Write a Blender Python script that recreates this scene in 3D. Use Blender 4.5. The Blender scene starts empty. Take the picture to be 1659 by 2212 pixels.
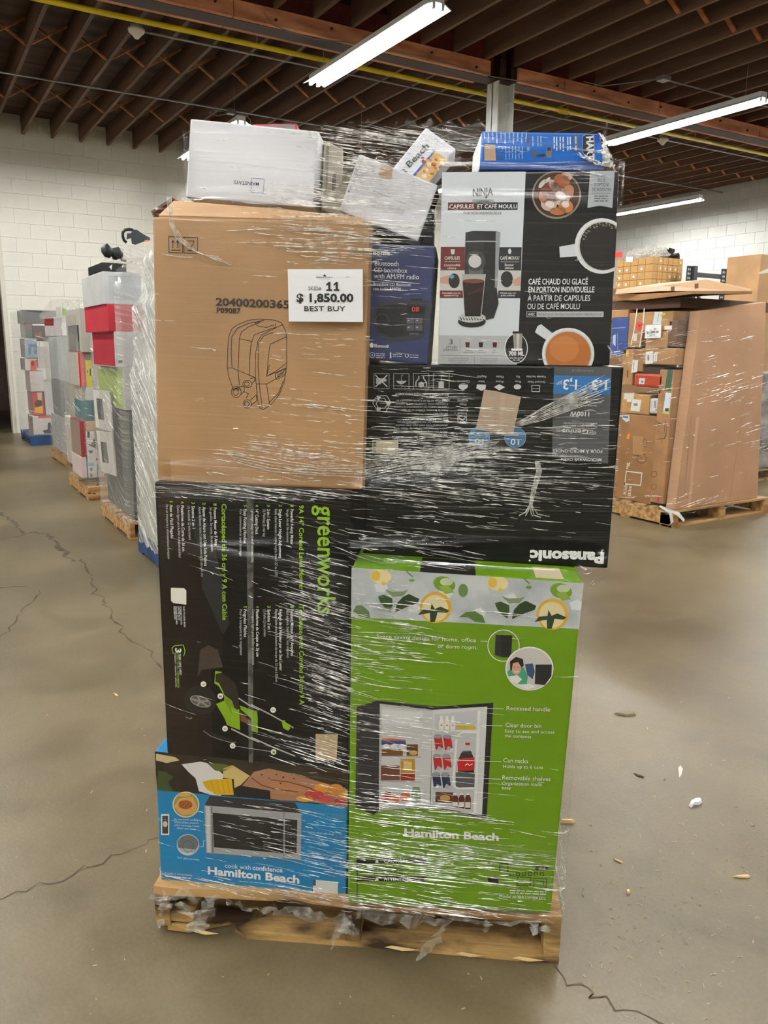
import bpy, bmesh, math, random
import numpy as np
from mathutils import Vector, Matrix

random.seed(7)
scene = bpy.context.scene
col = scene.collection

# ------------------------------------------------------------------ camera
# photo frame 1659 x 2212; room axes: X along the ceiling girder, Y along the joists
FPX, PITCH, ROLL, YAW, CAMH = 1703.7, math.radians(11.808), math.radians(-0.546), math.radians(30.99), 1.5
CX, CY = 829.5, 1106.0
def _cw(a):                     # camera-heading frame -> room frame
    x, y, z = a
    c, s = math.cos(YAW), math.sin(YAW)
    return np.array([x*c + y*s, -x*s + y*c, z])
_F = np.array([0, math.cos(PITCH), -math.sin(PITCH)]); _R0 = np.array([1., 0, 0]); _D0 = np.cross(_F, _R0)
_R = math.cos(ROLL)*_R0 + math.sin(ROLL)*_D0; _D = np.cross(_F, _R)
FW, RT, DN = _cw(_F), _cw(_R), _cw(_D)
CAM = np.array([0, 0, CAMH])
def ray(x, y): return FW + RT*((x-CX)/FPX) + DN*((y-CY)/FPX)
def on_z(x, y, z=0.0):
    d = ray(x, y); return CAM + d*((z-CAMH)/d[2])
def on_plane(x, y, P, n):
    d = ray(x, y); n = np.asarray(n, float); return CAM + d*(((np.asarray(P)-CAM)@n)/(d@n))
def on_x(x, y, v): return on_plane(x, y, (v, 0, 0), (1, 0, 0))
def on_y(x, y, u): return on_plane(x, y, (0, u, 0), (0, 1, 0))

cam_d = bpy.data.cameras.new('camera'); cam = bpy.data.objects.new('camera', cam_d); col.objects.link(cam)
cam_d.sensor_fit = 'VERTICAL'; cam_d.sensor_height = 24.0; cam_d.lens = FPX/2212*24.0
cam_d.clip_start = 0.05; cam_d.clip_end = 200
M = Matrix.Identity(4)
for i in range(3):
    M[i][0] = RT[i]; M[i][1] = -DN[i]; M[i][2] = -FW[i]; M[i][3] = CAM[i]
cam.matrix_world = M
scene.camera = cam

# ------------------------------------------------------------------ world, exposure
world = bpy.data.worlds.new('world'); scene.world = world; world.use_nodes = True
bg = world.node_tree.nodes['Background']; bg.inputs[0].default_value = (0.85, 0.9, 1, 1); bg.inputs[1].default_value = 0.05
TUBE_STRENGTH = 85.0
vs = scene.view_settings
vs.view_transform = 'Standard'; vs.look = 'None'; vs.gamma = 1.0; vs.use_curve_mapping = False; vs.exposure = 1.0
cy = scene.cycles
cy.max_bounces = 5; cy.diffuse_bounces = 3; cy.glossy_bounces = 2; cy.transmission_bounces = 2; cy.transparent_max_bounces = 12
cy.use_adaptive_sampling = True; cy.adaptive_threshold = 0.15; cy.adaptive_min_samples = 16
cy.caustics_reflective = False; cy.caustics_refractive = False
cy.use_denoising = True
cy.sample_clamp_indirect = 6.0

# ------------------------------------------------------------------ materials
def lin(c):
    return tuple(((v/255)/12.92 if v/255 <= 0.04045 else ((v/255+0.055)/1.055)**2.4) for v in c)
_M = {}
class NT:
    def __init__(s, name):
        s.m = bpy.data.materials.new(name); s.m.use_nodes = True; s.t = s.m.node_tree; s.n = s.t.nodes
        s.out = s.n['Material Output']; s.b = s.n['Principled BSDF']
    def new(s, ty, **kw):
        nd = s.n.new(ty)
        for k, v in kw.items():
            if k.startswith('i_'): nd.inputs[k[2:].replace('_', ' ')].default_value = v
            else: setattr(nd, k, v)
        return nd
    def lk(s, a, b): s.t.links.new(a, b)
def mapping(T, scale, rot=(0, 0, 0), coord='Object'):
    tc = T.new('ShaderNodeTexCoord'); mp = T.new('ShaderNodeMapping')
    mp.inputs['Scale'].default_value = scale; mp.inputs['Rotation'].default_value = rot
    T.lk(tc.outputs[coord], mp.inputs['Vector']); return mp.outputs[0]
def mat(name, rgb, rough=0.6, var=0.0, scale=(6, 6, 6), bump=0.0, bscale=None, rgb2=None, metal=0.0, spec=0.5, detail=4.0, lo=0.35, hi=0.65, coat=0.0):
    if name in _M: return _M[name]
    T = NT(name); b = T.b
    b.inputs['Roughness'].default_value = rough; b.inputs['Metallic'].default_value = metal
    b.inputs['Specular IOR Level'].default_value = spec
    if coat: b.inputs['Coat Weight'].default_value = coat; b.inputs['Coat Roughness'].default_value = 0.15
    c1 = lin(rgb)
    if rgb2 is None and var: rgb2 = tuple(v*(1-var) for v in rgb)
    if rgb2 is not None:
        nz = T.new('ShaderNodeTexNoise'); nz.inputs['Detail'].default_value = detail; nz.inputs['Scale'].default_value = 1.0
        T.lk(mapping(T, scale), nz.inputs['Vector'])
        rp = T.new('ShaderNodeValToRGB'); rp.color_ramp.elements[0].position = lo; rp.color_ramp.elements[1].position = hi
        rp.color_ramp.elements[0].color = (*lin(rgb2), 1); rp.color_ramp.elements[1].color = (*c1, 1)
        T.lk(nz.outputs['Fac'], rp.inputs[0]); T.lk(rp.outputs[0], b.inputs['Base Color'])
    else:
        b.inputs['Base Color'].default_value = (*c1, 1)
    if bump:
        nz2 = T.new('ShaderNodeTexNoise'); nz2.inputs['Detail'].default_value = 3.0; nz2.inputs['Scale'].default_value = 1.0
        T.lk(mapping(T, bscale or scale), nz2.inputs['Vector'])
        bp = T.new('ShaderNodeBump'); bp.inputs['Strength'].default_value = bump; bp.inputs['Distance'].default_value = 0.01
        T.lk(nz2.outputs['Fac'], bp.inputs['Height']); T.lk(bp.outputs[0], b.inputs['Normal'])
    _M[name] = T.m; return T.m
def ink(rgb, rough=0.45):
    return mat('ink_%02x%02x%02x' % tuple(rgb), rgb, rough)
def emis(name, rgb, st):
    if name in _M: return _M[name]
    T = NT(name); T.b.inputs['Base Color'].default_value = (0, 0, 0, 1)
    T.b.inputs['Emission Color'].default_value = (*rgb, 1); T.b.inputs['Emission Strength'].default_value = st
    _M[name] = T.m; return T.m
def film_material(name, sx=2.2, sz=150.0, tilt=0.10, fold=0.33, base=0.02, strength=0.9, milky=0.55, lo=0.53, hi=0.70, haze=0.0):
    """clear stretch film: mostly transparent, with long stretched wrinkles that catch the lamps.
    UV.x runs around the load in metres, UV.y is the height; attribute 'wrinkle' = how creased it is."""
    T = NT(name); n = T.n
    uv = T.new('ShaderNodeUVMap'); uv.uv_map = 'UVMap'
    # slow warp so that the creases fan and cross
    wn = T.new('ShaderNodeTexNoise'); wn.inputs['Scale'].default_value = 2.2; wn.inputs['Detail'].default_value = 1.0
    T.lk(uv.outputs[0], wn.inputs['Vector'])
    ws = T.new('ShaderNodeVectorMath', operation='MULTIPLY_ADD'); ws.inputs[1].default_value = (0, 0.10, 0); ws.inputs[2].default_value = (0, 0, 0)
    T.lk(wn.outputs['Color'], ws.inputs[0])
    ad = T.new('ShaderNodeVectorMath', operation='ADD'); T.lk(uv.outputs[0], ad.inputs[0]); T.lk(ws.outputs[0], ad.inputs[1])
    def streak(scx, scz, rot, det):
        mp = T.new('ShaderNodeMapping'); mp.inputs['Rotation'].default_value = (0, 0, rot); mp.inputs['Scale'].default_value = (scx, scz, 1)
        mp.vector_type = 'TEXTURE'
        mp.inputs['Scale'].default_value = (1/scx, 1/scz, 1)
        T.lk(ad.outputs[0], mp.inputs['Vector'])
        nz = T.new('ShaderNodeTexNoise'); nz.inputs['Scale'].default_value = 1.0; nz.inputs['Detail'].default_value = det; nz.inputs['Roughness'].default_value = 0.55
        T.lk(mp.outputs[0], nz.inputs['Vector']); return nz.outputs['Fac']
    a = streak(sx, sz, -tilt, 3.0); b2 = streak(sx*2.2, sz*1.9, -tilt*1.6, 2.0); c2 = streak(sx*0.8, sz*0.45, tilt*0.5, 2.0)
    h1 = T.new('ShaderNodeMath', operation='MULTIPLY_ADD'); T.lk(b2, h1.inputs[0]); h1.inputs[1].default_value = 0.45; T.lk(a, h1.inputs[2])
    h2 = T.new('ShaderNodeMath', operation='MULTIPLY_ADD'); T.lk(c2, h2.inputs[0]); h2.inputs[1].default_value = 0.8; T.lk(h1.outputs[0], h2.inputs[2])
    at = T.new('ShaderNodeAttribute'); at.attribute_name = 'wrinkle'
    bp = T.new('ShaderNodeBump'); bp.inputs['Distance'].default_value = 0.006
    st = T.new('ShaderNodeMath', operation='MULTIPLY'); T.lk(at.outputs['Fac'], st.inputs[0]); st.inputs[1].default_value = strength
    T.lk(st.outputs[0], bp.inputs['Strength']); T.lk(h2.outputs[0], bp.inputs['Height'])
    # fold mask: thin creases where the film is doubled up
    rp = T.new('ShaderNodeMapRange'); rp.inputs['From Min'].default_value = lo; rp.inputs['From Max'].default_value = hi; rp.clamp = True
    av = T.new('ShaderNodeMath', operation='MULTIPLY_ADD'); T.lk(b2, av.inputs[0]); av.inputs[1].default_value = 0.4
    av2 = T.new('ShaderNodeMath', operation='MULTIPLY'); T.lk(a, av2.inputs[0]); av2.inputs[1].default_value = 0.6; T.lk(av2.outputs[0], av.inputs[2])
    T.lk(av.outputs[0], rp.inputs['Value'])
    fm = T.new('ShaderNodeMath', operation='MULTIPLY'); T.lk(rp.outputs[0], fm.inputs[0]); T.lk(at.outputs['Fac'], fm.inputs[1])
    fac = T.new('ShaderNodeMath', operation='MULTIPLY_ADD'); T.lk(fm.outputs[0], fac.inputs[0]); fac.inputs[1].default_value = fold
    bw = T.new('ShaderNodeMath', operation='MULTIPLY_ADD'); T.lk(at.outputs['Fac'], bw.inputs[0]); bw.inputs[1].default_value = 0.035; bw.inputs[2].default_value = base
    T.lk(bw.outputs[0], fac.inputs[2])
    gl = T.new('ShaderNodeBsdfGlossy'); gl.inputs['Roughness'].default_value = 0.16; gl.inputs['Color'].default_value = (1, 1, 1, 1); T.lk(bp.outputs[0], gl.inputs['Normal'])
    df = T.new('ShaderNodeBsdfDiffuse'); df.inputs['Color'].default_value = (0.86, 0.86, 0.83, 1); T.lk(bp.outputs[0], df.inputs['Normal'])
    mk = T.new('ShaderNodeMath', operation='MULTIPLY_ADD'); T.lk(fm.outputs[0], mk.inputs[0]); mk.inputs[1].default_value = milky; mk.inputs[2].default_value = haze; mk.use_clamp = True
    m1 = T.new('ShaderNodeMixShader'); T.lk(mk.outputs[0], m1.inputs[0]); T.lk(gl.outputs[0], m1.inputs[1]); T.lk(df.outputs[0], m1.inputs[2])
    tr = T.new('ShaderNodeBsdfTransparent'); tr.inputs['Color'].default_value = (0.985, 0.985, 0.98, 1)
    m2 = T.new('ShaderNodeMixShader'); T.lk(fac.outputs[0], m2.inputs[0]); T.lk(tr.outputs[0], m2.inputs[1]); T.lk(m1.outputs[0], m2.inputs[2])
    T.lk(m2.outputs[0], T.out.inputs['Surface'])
    return T.m
def sheet_material(name, fac, rough=0.2, rgb=(235, 235, 228)):
    """bunched or torn film: half clear, half milky"""
    T = NT(name)
    nz = T.new('ShaderNodeTexNoise'); nz.inputs['Scale'].default_value = 60; nz.inputs['Detail'].default_value = 3
    T.lk(mapping(T, (1, 1, 1)), nz.inputs['Vector'])
    bp = T.new('ShaderNodeBump'); bp.inputs['Strength'].default_value = 1.0; bp.inputs['Distance'].default_value = 0.01; T.lk(nz.outputs['Fac'], bp.inputs['Height'])
    b = T.b; b.inputs['Base Color'].default_value = (*lin(rgb), 1); b.inputs['Roughness'].default_value = rough
    T.lk(bp.outputs[0], b.inputs['Normal'])
    rp = T.new('ShaderNodeMapRange'); rp.inputs['From Min'].default_value = 0.35; rp.inputs['From Max'].default_value = 0.7
    rp.inputs['To Min'].default_value = fac*0.35; rp.inputs['To Max'].default_value = min(1, fac*1.6)
    T.lk(nz.outputs['Fac'], rp.inputs['Value'])
    tr = T.new('ShaderNodeBsdfTransparent'); mx = T.new('ShaderNodeMixShader')
    T.lk(rp.outputs[0], mx.inputs[0]); T.lk(tr.outputs[0], mx.inputs[1]); T.lk(b.outputs[0], mx.inputs[2]); T.lk(mx.outputs[0], T.out.inputs['Surface'])
    return T.m
def concrete():
    T = NT('stained_concrete'); b = T.b
    co = mapping(T, (1, 1, 1))
    n1 = T.new('ShaderNodeTexNoise'); n1.inputs['Scale'].default_value = 0.55; n1.inputs['Detail'].default_value = 8; n1.inputs['Roughness'].default_value = 0.62; T.lk(co, n1.inputs['Vector'])
    n2 = T.new('ShaderNodeTexNoise'); n2.inputs['Scale'].default_value = 2.6; n2.inputs['Detail'].default_value = 6; n2.inputs['Distortion'].default_value = 1.2; T.lk(co, n2.inputs['Vector'])
    n3 = T.new('ShaderNodeTexNoise'); n3.inputs['Scale'].default_value = 90; n3.inputs['Detail'].default_value = 3; T.lk(co, n3.inputs['Vector'])
    r1 = T.new('ShaderNodeValToRGB'); e = r1.color_ramp.elements
    e[0].position = 0.3; e[0].color = (*lin((90, 79, 57)), 1); e[1].position = 0.72; e[1].color = (*lin((129, 116, 88)), 1)
    T.lk(n1.outputs['Fac'], r1.inputs[0])
    r2 = T.new('ShaderNodeValToRGB'); e = r2.color_ramp.elements
    e[0].position = 0.36; e[0].color = (0.80, 0.79, 0.77, 1); e[1].position = 0.6; e[1].color = (1, 1, 1, 1); T.lk(n2.outputs['Fac'], r2.inputs[0])
    mx = T.new('ShaderNodeMix', data_type='RGBA', blend_type='MULTIPLY'); mx.inputs[0].default_value = 1.0
    T.lk(r1.outputs[0], mx.inputs[6]); T.lk(r2.outputs[0], mx.inputs[7])
    r3 = T.new('ShaderNodeValToRGB'); e = r3.color_ramp.elements
    e[0].position = 0.3; e[0].color = (0.92, 0.92, 0.92, 1); e[1].position = 0.7; e[1].color = (1.05, 1.05, 1.05, 1); T.lk(n3.outputs['Fac'], r3.inputs[0])
    mx2 = T.new('ShaderNodeMix', data_type='RGBA', blend_type='MULTIPLY'); mx2.inputs[0].default_value = 1.0
    T.lk(mx.outputs[2], mx2.inputs[6]); T.lk(r3.outputs[0], mx2.inputs[7]); T.lk(mx2.outputs[2], b.inputs['Base Color'])
    rr = T.new('ShaderNodeMapRange'); rr.inputs['To Min'].default_value = 0.26; rr.inputs['To Max'].default_value = 0.52; T.lk(n2.outputs['Fac'], rr.inputs['Value']); T.lk(rr.outputs[0], b.inputs['Roughness'])
    bp = T.new('ShaderNodeBump'); bp.inputs['Strength'].default_value = 0.12; bp.inputs['Distance'].default_value = 0.004; T.lk(n3.outputs['Fac'], bp.inputs['Height']); T.lk(bp.outputs[0], b.inputs['Normal'])
    return T.m

MW_FLOOR = concrete()
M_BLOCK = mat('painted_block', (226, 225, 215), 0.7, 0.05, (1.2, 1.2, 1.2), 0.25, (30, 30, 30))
M_BLOCK_R = mat('painted_block_darkened', (196, 197, 193), 0.7, 0.08, (1.2, 1.2, 1.2), 0.25, (30, 30, 30))  # right wall colour darkened to offset overexposure from the lamp close to it
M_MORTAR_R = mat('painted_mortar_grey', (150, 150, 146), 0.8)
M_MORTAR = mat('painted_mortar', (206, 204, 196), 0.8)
M_JOIST = mat('joist_timber', (118, 86, 66), 0.75, 0.32, (1.5, 0.25, 6), 0.15, (40, 3, 40))
M_DECK = mat('roof_board', (96, 72, 54), 0.85, 0.4, (0.4, 5, 5))
M_BRIDGE = mat('bridging_timber', (182, 116, 72), 0.7, 0.3, (6, 6, 20))
M_LEDGER = mat('ledger_timber', (228, 158, 114), 0.65, rgb2=(168, 98, 66), scale=(2.2, 9, 9), bump=0.15, bscale=(4, 40, 40))
M_PRIMER = mat('red_primer_steel', (138, 56, 50), 0.6, 0.3, (3, 3, 3))
M_RUST = mat('dark_rust_steel', (58, 24, 22), 0.6, 0.3, (9, 9, 9))
M_COLUMN = mat('grey_painted_steel', (224, 228, 224), 0.45, 0.05, (3, 3, 3))
M_WHITE_STEEL = mat('white_enamel', (222, 224, 224), 0.35)
M_TUBE = emis('lit_tube', (1.0, 0.985, 0.945), TUBE_STRENGTH)
M_YELLOW = mat('yellow_pipe_paint', (222, 200, 20), 0.4, 0.12, (4, 20, 20))
M_GALV = mat('galvanised_conduit', (150, 150, 148), 0.4, 0.1, (20, 20, 20), metal=0.5)
M_CABLE = mat('grey_cable', (130, 125, 120), 0.5)
M_WOOD = mat('pallet_wood', (196, 158, 104), 0.75, rgb2=(140, 98, 56), scale=(1.6, 22, 22), bump=0.2, bscale=(3, 60, 60))
M_WOODD = mat('old_pallet_wood', (196, 160, 100), 0.8, rgb2=(58, 38, 20), scale=(5.5, 9, 16), bump=0.4, bscale=(4, 70, 70), lo=0.38, hi=0.58)
M_SPLINTER = mat('fresh_splinter', (226, 196, 140), 0.8)
M_BLUEWOOD = mat('blue_pallet_paint', (28, 66, 116), 0.6, 0.3, (5, 5, 5))
M_KRAFT = mat('kraft_board', (188, 147, 102), 0.62, 0.10, (3, 3, 3), 0.05, (2, 2, 240))
M_KRAFT_D = mat('kraft_board_brown', (160, 115, 70), 0.65, 0.12, (3, 3, 3))
M_KRAFT_P = mat('kraft_board_pink', (203, 158, 122), 0.62, 0.08, (2, 2, 2), 0.05, (120, 120, 2))
M_KRAFT_E = mat('kraft_edge', (120, 86, 54), 0.8, 0.3, (40, 40, 40))
M_TAPE = mat('parcel_tape', (176, 134, 86), 0.2, 0.05, (5, 5, 5), spec=0.8)
M_CARD_W = mat('white_board', (222, 224, 232), 0.5, 0.02, (4, 4, 4))
M_CARD_E = mat('white_board_edge', (236, 234, 226), 0.6)
M_PAPER = mat('paper', (238, 240, 244), 0.6)
M_BLACK = mat('black_print', (22, 22, 24), 0.35)
M_RACK_B = mat('blue_rack_steel', (24, 38, 58), 0.5)
M_RACK_G = mat('dark_rack_steel', (52, 56, 62), 0.5)
M_RUBBER = mat('black_rubber', (26, 26, 28), 0.55)
M_SCRAP = sheet_material('bunched_film', 0.22)
M_FOLD = sheet_material('film_rope', 0.75, 0.12)
def crease_material():
    T = NT('film_crease_white'); b = T.b; b.inputs['Base Color'].default_value = (0.93, 0.93, 0.91, 1); b.inputs['Roughness'].default_value = 0.12; b.inputs['Specular IOR Level'].default_value = 1.0
    nz = T.new('ShaderNodeTexNoise'); nz.inputs['Scale'].default_value = 55; T.lk(mapping(T, (1, 1, 1)), nz.inputs['Vector'])
    rp = T.new('ShaderNodeMapRange'); rp.inputs['From Min'].default_value = 0.38; rp.inputs['From Max'].default_value = 0.6; rp.inputs['To Min'].default_value = 0.30; rp.inputs['To Max'].default_value = 1.0; T.lk(nz.outputs['Fac'], rp.inputs['Value'])
    tr = T.new('ShaderNodeBsdfTransparent'); mx = T.new('ShaderNodeMixShader'); T.lk(rp.outputs[0], mx.inputs[0]); T.lk(tr.outputs[0], mx.inputs[1]); T.lk(b.outputs[0], mx.inputs[2]); T.lk(mx.outputs[0], T.out.inputs['Surface'])
    return T.m
M_CREASE = crease_material()
M_CLEARTAPE = sheet_material('clear_tape', 0.16, 0.08)

# ------------------------------------------------------------------ objects
_XF = {}
def _finish(o, name):
    o.name = name
def thing(name, label, cat, loc, rz=0.0, group=None):
    o = bpy.data.objects.new(name, None); col.objects.link(o); o.empty_display_size = 0.05
    o.location = tuple(float(c) for c in loc); o.rotation_euler = (0, 0, rz)
    tag(o, label, cat, group)
    return o
def tag(o, label=None, cat=None, group=None, kind=None):
    if label: o['label'] = label
    if cat: o['category'] = cat
    if group: o['group'] = group
    if kind: o['kind'] = kind
    return o
def _toloc(parent, V):
    V = np.asarray(V, float).reshape(-1, 3)
    while parent is not None and parent.parent is not None:
        parent = parent.parent
    if parent is None: return V
    L = np.array(parent.location); a = parent.rotation_euler[2]; c, s = math.cos(a), math.sin(a)
    W = V - L
    return np.stack([W[:, 0]*c + W[:, 1]*s, -W[:, 0]*s + W[:, 1]*c, W[:, 2]], 1)
def mesh(name, V, Fc, mats, parent=None, fm=None, smooth=False, bevel=0.0, kind=None, origin=None):
    """one mesh object; V in room coordinates"""
    V = np.asarray(V, float).reshape(-1, 3)
    if parent is None:
        O = np.array(origin) if origin is not None else np.array([V[:, 0].mean(), V[:, 1].mean(), V[:, 2].min()])
        L = V - O
    else:
        O = None; L = _toloc(parent, V)
    me = bpy.data.meshes.new(name); me.from_pydata(L.tolist(), [], [list(map(int, f)) for f in Fc])
    if not isinstance(mats, (list, tuple)): mats = [mats]
    for m in mats: me.materials.append(m)
    if fm is not None: me.polygons.foreach_set('material_index', fm)
    if bevel:
        bm = bmesh.new(); bm.from_mesh(me)
        bmesh.ops.recalc_face_normals(bm, faces=bm.faces)
        bmesh.ops.bevel(bm, geom=list(bm.edges), offset=bevel, segments=2, profile=0.6, affect='EDGES')
        bm.to_mesh(me); bm.free()
    if smooth: me.polygons.foreach_set('use_smooth', [True]*len(me.polygons))
    me.update()
    o = bpy.data.objects.new(name, me); col.objects.link(o)
    if O is not None: o.location = O.tolist()
    if parent is not None: o.parent = parent
    if kind: o['kind'] = kind
    return o
BF = [(0, 3, 2, 1), (4, 5, 6, 7), (0, 1, 5, 4), (1, 2, 6, 5), (2, 3, 7, 6), (3, 0, 4, 7)]
def box_v(x0, x1, y0, y1, z0, z1):
    return [(x0, y0, z0), (x1, y0, z0), (x1, y1, z0), (x0, y1, z0), (x0, y0, z1), (x1, y0, z1), (x1, y1, z1), (x0, y1, z1)]
def box(name, x0, x1, y0, y1, z0, z1, m, parent=None, bevel=0.0, **k):
    return mesh(name, box_v(x0, x1, y0, y1, z0, z1), BF, m, parent, bevel=bevel, **k)
def join(parts):
    V, Fc, FM = [], [], []
    for v, f, mi in parts:
        b = len(V); V += [tuple(q) for q in v]; Fc += [tuple(i+b for i in q) for q in f]; FM += [mi]*len(f)
    return V, Fc, FM
def tube_v(pts, r, n=6):
    P = [np.asarray(p, float) for p in pts]; rr = r if isinstance(r, (list, tuple)) else [r]*len(P)
    V, Fc = [], []; prev = None
    for i, p in enumerate(P):
        t = P[min(i+1, len(P)-1)] - P[max(i-1, 0)]; t = t/(np.linalg.norm(t)+1e-12)
        a = prev if prev is not None else np.array([0, 0, 1.0] if abs(t[2]) < .9 else [1.0, 0, 0])
        a = a - t*(a@t); a /= np.linalg.norm(a)+1e-12; b = np.cross(t, a); prev = a
        for k in range(n):
            an = 2*math.pi*k/n; V.append(p + rr[i]*(a*math.cos(an) + b*math.sin(an)))
    for i in range(len(P)-1):
        for k in range(n):
            k2 = (k+1) % n; Fc.append((i*n+k, i*n+k2, (i+1)*n+k2, (i+1)*n+k))
    Fc.append(tuple(range(n))[::-1]); Fc.append(tuple((len(P)-1)*n+k for k in range(n)))
    return V, Fc
def tube(name, pts, r, m, parent=None, n=8, smooth=True, **k):
    V, Fc = tube_v(pts, r, n); return mesh(name, V, Fc, m, parent, smooth=smooth, **k)
def ribbon(pts, w, side):
    """double-sided strip along pts; side = across direction(s)"""
    V, Fc = [], []
    for i, p in enumerate(pts):
        sd = side[i] if isinstance(side, list) else side; ww = w[i] if isinstance(w, (list, tuple)) else w
        p = np.asarray(p, float); V += [p - np.asarray(sd)*ww/2, p + np.asarray(sd)*ww/2]
    for i in range(len(pts)-1): Fc.append((2*i, 2*i+1, 2*i+3, 2*i+2))
    return V, Fc
def share(o, parent=None, loc=None, rot=None, scale=None, name=None):
    c = o.copy(); col.objects.link(c)
    if name: c.name = name
    c.parent = parent if parent is not None else o.parent
    if loc is not None: c.location = tuple(float(q) for q in loc)
    if rot is not None: c.rotation_euler = rot
    if scale is not None: c.scale = scale
    return c

# ================================================================== THE ROOM
WY, WX = 14.8, 15.33            # far block wall (plane y = WY) and right block wall (plane x = WX)
ZJ, JH = 4.81, 0.29             # joist underside and joist depth
XL, YB, WX0 = -6.5, -6.5, 1.55  # left wall, wall behind, free end of the far wall
ZD = ZJ + JH

floor = box('floor', XL-0.2, WX+0.2, YB-0.2, 20.2, -0.12, 0.0, MW_FLOOR, kind='structure')
ceiling = box('ceiling', XL-0.2, WX+0.2, YB-0.2, 20.2, ZD, ZD+0.1, M_DECK, kind='structure')
wall_left = box('wall_left', XL-0.2, XL, YB, 20.0, 0, ZD, M_BLOCK, kind='structure')
wall_back = box('wall_back', XL, WX, YB-0.2, YB, 0, ZD, M_BLOCK, kind='structure')
wall_far = box('wall_far', WX0+0.002, WX, WY+0.004, WY+0.2, 0, ZD, M_MORTAR, kind='structure')
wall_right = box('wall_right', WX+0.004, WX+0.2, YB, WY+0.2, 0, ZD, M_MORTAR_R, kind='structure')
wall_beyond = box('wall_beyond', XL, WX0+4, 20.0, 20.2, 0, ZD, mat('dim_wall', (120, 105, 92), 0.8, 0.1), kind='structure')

# concrete blocks of the two walls, where the photo shows them; plain painted wall beyond
BW, BH, BJ = 0.46, 0.229, 0.003
def block_mesh(w, along):
    t = 0.012
    v = box_v(0, w-BJ, 0, t, 0, BH-BJ) if along == 'x' else box_v(0, t, 0, w-BJ, 0, BH-BJ)
    return v
def lay_blocks(wall, along, a0, a1, z0, z1):
    base = {}
    Lw = Vector(wall.location)
    r = int(z0/BH); k = 0
    while r*BH < z1 - 0.05:
        off = 0 if r % 2 == 0 else BW/2
        a = a0 - off
        while a < a1 - 0.03:
            s0, s1 = max(a, a0), min(a+BW, a1)
            w = round(s1-s0, 3)
            hgt = min(BH, z1 - r*BH)
            if w > 0.04:
                key = (w, round(hgt, 3))
                p = (s0, WY-0.004, r*BH) if along == 'x' else (WX-0.004, s0, r*BH)
                if key not in base:
                    v = block_mesh(w, along); v = [(x, y, z*(hgt-BJ)/(BH-BJ)) for x, y, z in v]
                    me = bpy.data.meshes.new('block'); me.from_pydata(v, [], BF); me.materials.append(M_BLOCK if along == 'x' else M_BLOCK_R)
                    bm = bmesh.new(); bm.from_mesh(me); bmesh.ops.bevel(bm, geom=list(bm.edges), offset=0.003, segments=1, affect='EDGES'); bm.to_mesh(me); bm.free()
                    base[key] = me
                o = bpy.data.objects.new('block', base[key]); col.objects.link(o); o.parent = wall
                j = 0.0015*random.uniform(-1, 1)
                o.location = Vector(p) - Lw + (Vector((0, j, 0)) if along == 'x' else Vector((j, 0, 0)))
            a += BW
        r += 1
lay_blocks(wall_far, 'x', WX0, 4.9, 0.0, ZD)
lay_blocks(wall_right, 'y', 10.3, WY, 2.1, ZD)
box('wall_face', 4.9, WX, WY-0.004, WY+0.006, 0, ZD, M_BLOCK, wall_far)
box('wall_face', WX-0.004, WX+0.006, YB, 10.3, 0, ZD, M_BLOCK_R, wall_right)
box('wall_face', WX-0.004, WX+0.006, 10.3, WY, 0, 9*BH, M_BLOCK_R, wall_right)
box('wall_end', WX0-0.06, WX0, WY-0.01, WY+0.22, 0, ZD, mat('scuffed_white', (206, 203, 190), 0.7, rgb2=(150, 135, 110), scale=(5, 5, 1.2), lo=0.25, hi=0.42), wall_far)

# joists: far side (girder to wall) and near side
JS = 0.443
GY0, GY1 = 8.10, 8.45
def long_part(name, L, w, h, m, parent):
    return box(name, -w/2, w/2, 0, L, 0, h, m, parent)
CL = Vector(ceiling.location)
jf = None; jn = None
xs = [2.03-0.022 + JS*k for k in range(-18, 30)]
def put(o, first, parent, p):
    c = o if first else share(o, parent)
    c.location = Vector(p) - CL; return c
def joist_obj(name, L):
    me = bpy.data.meshes.new(name); me.from_pydata(box_v(-0.022, 0.022, 0, L, 0, JH), [], BF); me.materials.append(M_JOIST); return me
mjf = joist_obj('joist', WY-GY1+0.1); mjb = joist_obj('joist', 20.1-GY1); mjn = joist_obj('joist', GY0-YB)
far_x, near_x = [], []
for x in xs:
    if XL < x < WX-0.05:
        o = bpy.data.objects.new('joist', mjf if x > WX0 else mjb); col.objects.link(o); o.parent = ceiling; o.location = Vector((x, GY1-0.08, ZJ)) - CL; far_x.append(x)
    x2 = x + 0.20
    if XL < x2 < WX-0.05:
        o = bpy.data.objects.new('joist', mjn); col.objects.link(o); o.parent = ceiling; o.location = Vector((x2, YB, ZJ)) - CL; near_x.append(x2)
# cross bridging between joists
def strut_mesh(sgn):
    w, t = 0.05, 0.02
    a = np.array([0.022, 0, 0.015]); b = np.array([JS-0.022, 0, JH-0.02])
    if sgn < 0: a[2], b[2] = b[2], a[2]
    d = (b-a)/np.linalg.norm(b-a); nrm = np.array([-d[2], 0, d[0]])
    V = []
    for p in (a, b):
        for y in (-w/2, w/2):
            for q in (-t/2, t/2): V.append(p + nrm*q + np.array([0, y, 0]))
    Fc = [(0, 1, 3, 2), (4, 6, 7, 5), (0, 4, 5, 1), (2, 3, 7, 6), (0, 2, 6, 4), (1, 5, 7, 3)]
    me = bpy.data.meshes.new('bridging_strut'); me.from_pydata([tuple(q) for q in V], [], Fc); me.materials.append(M_BRIDGE); return me
SM = (strut_mesh(1), strut_mesh(-1))
BR1 = float(on_z(63, 99, ZJ)[1]); BR2 = float(on_z(11, 212, ZJ)[1]); BR3 = float(on_z(1485, 34, ZJ)[1])
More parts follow.
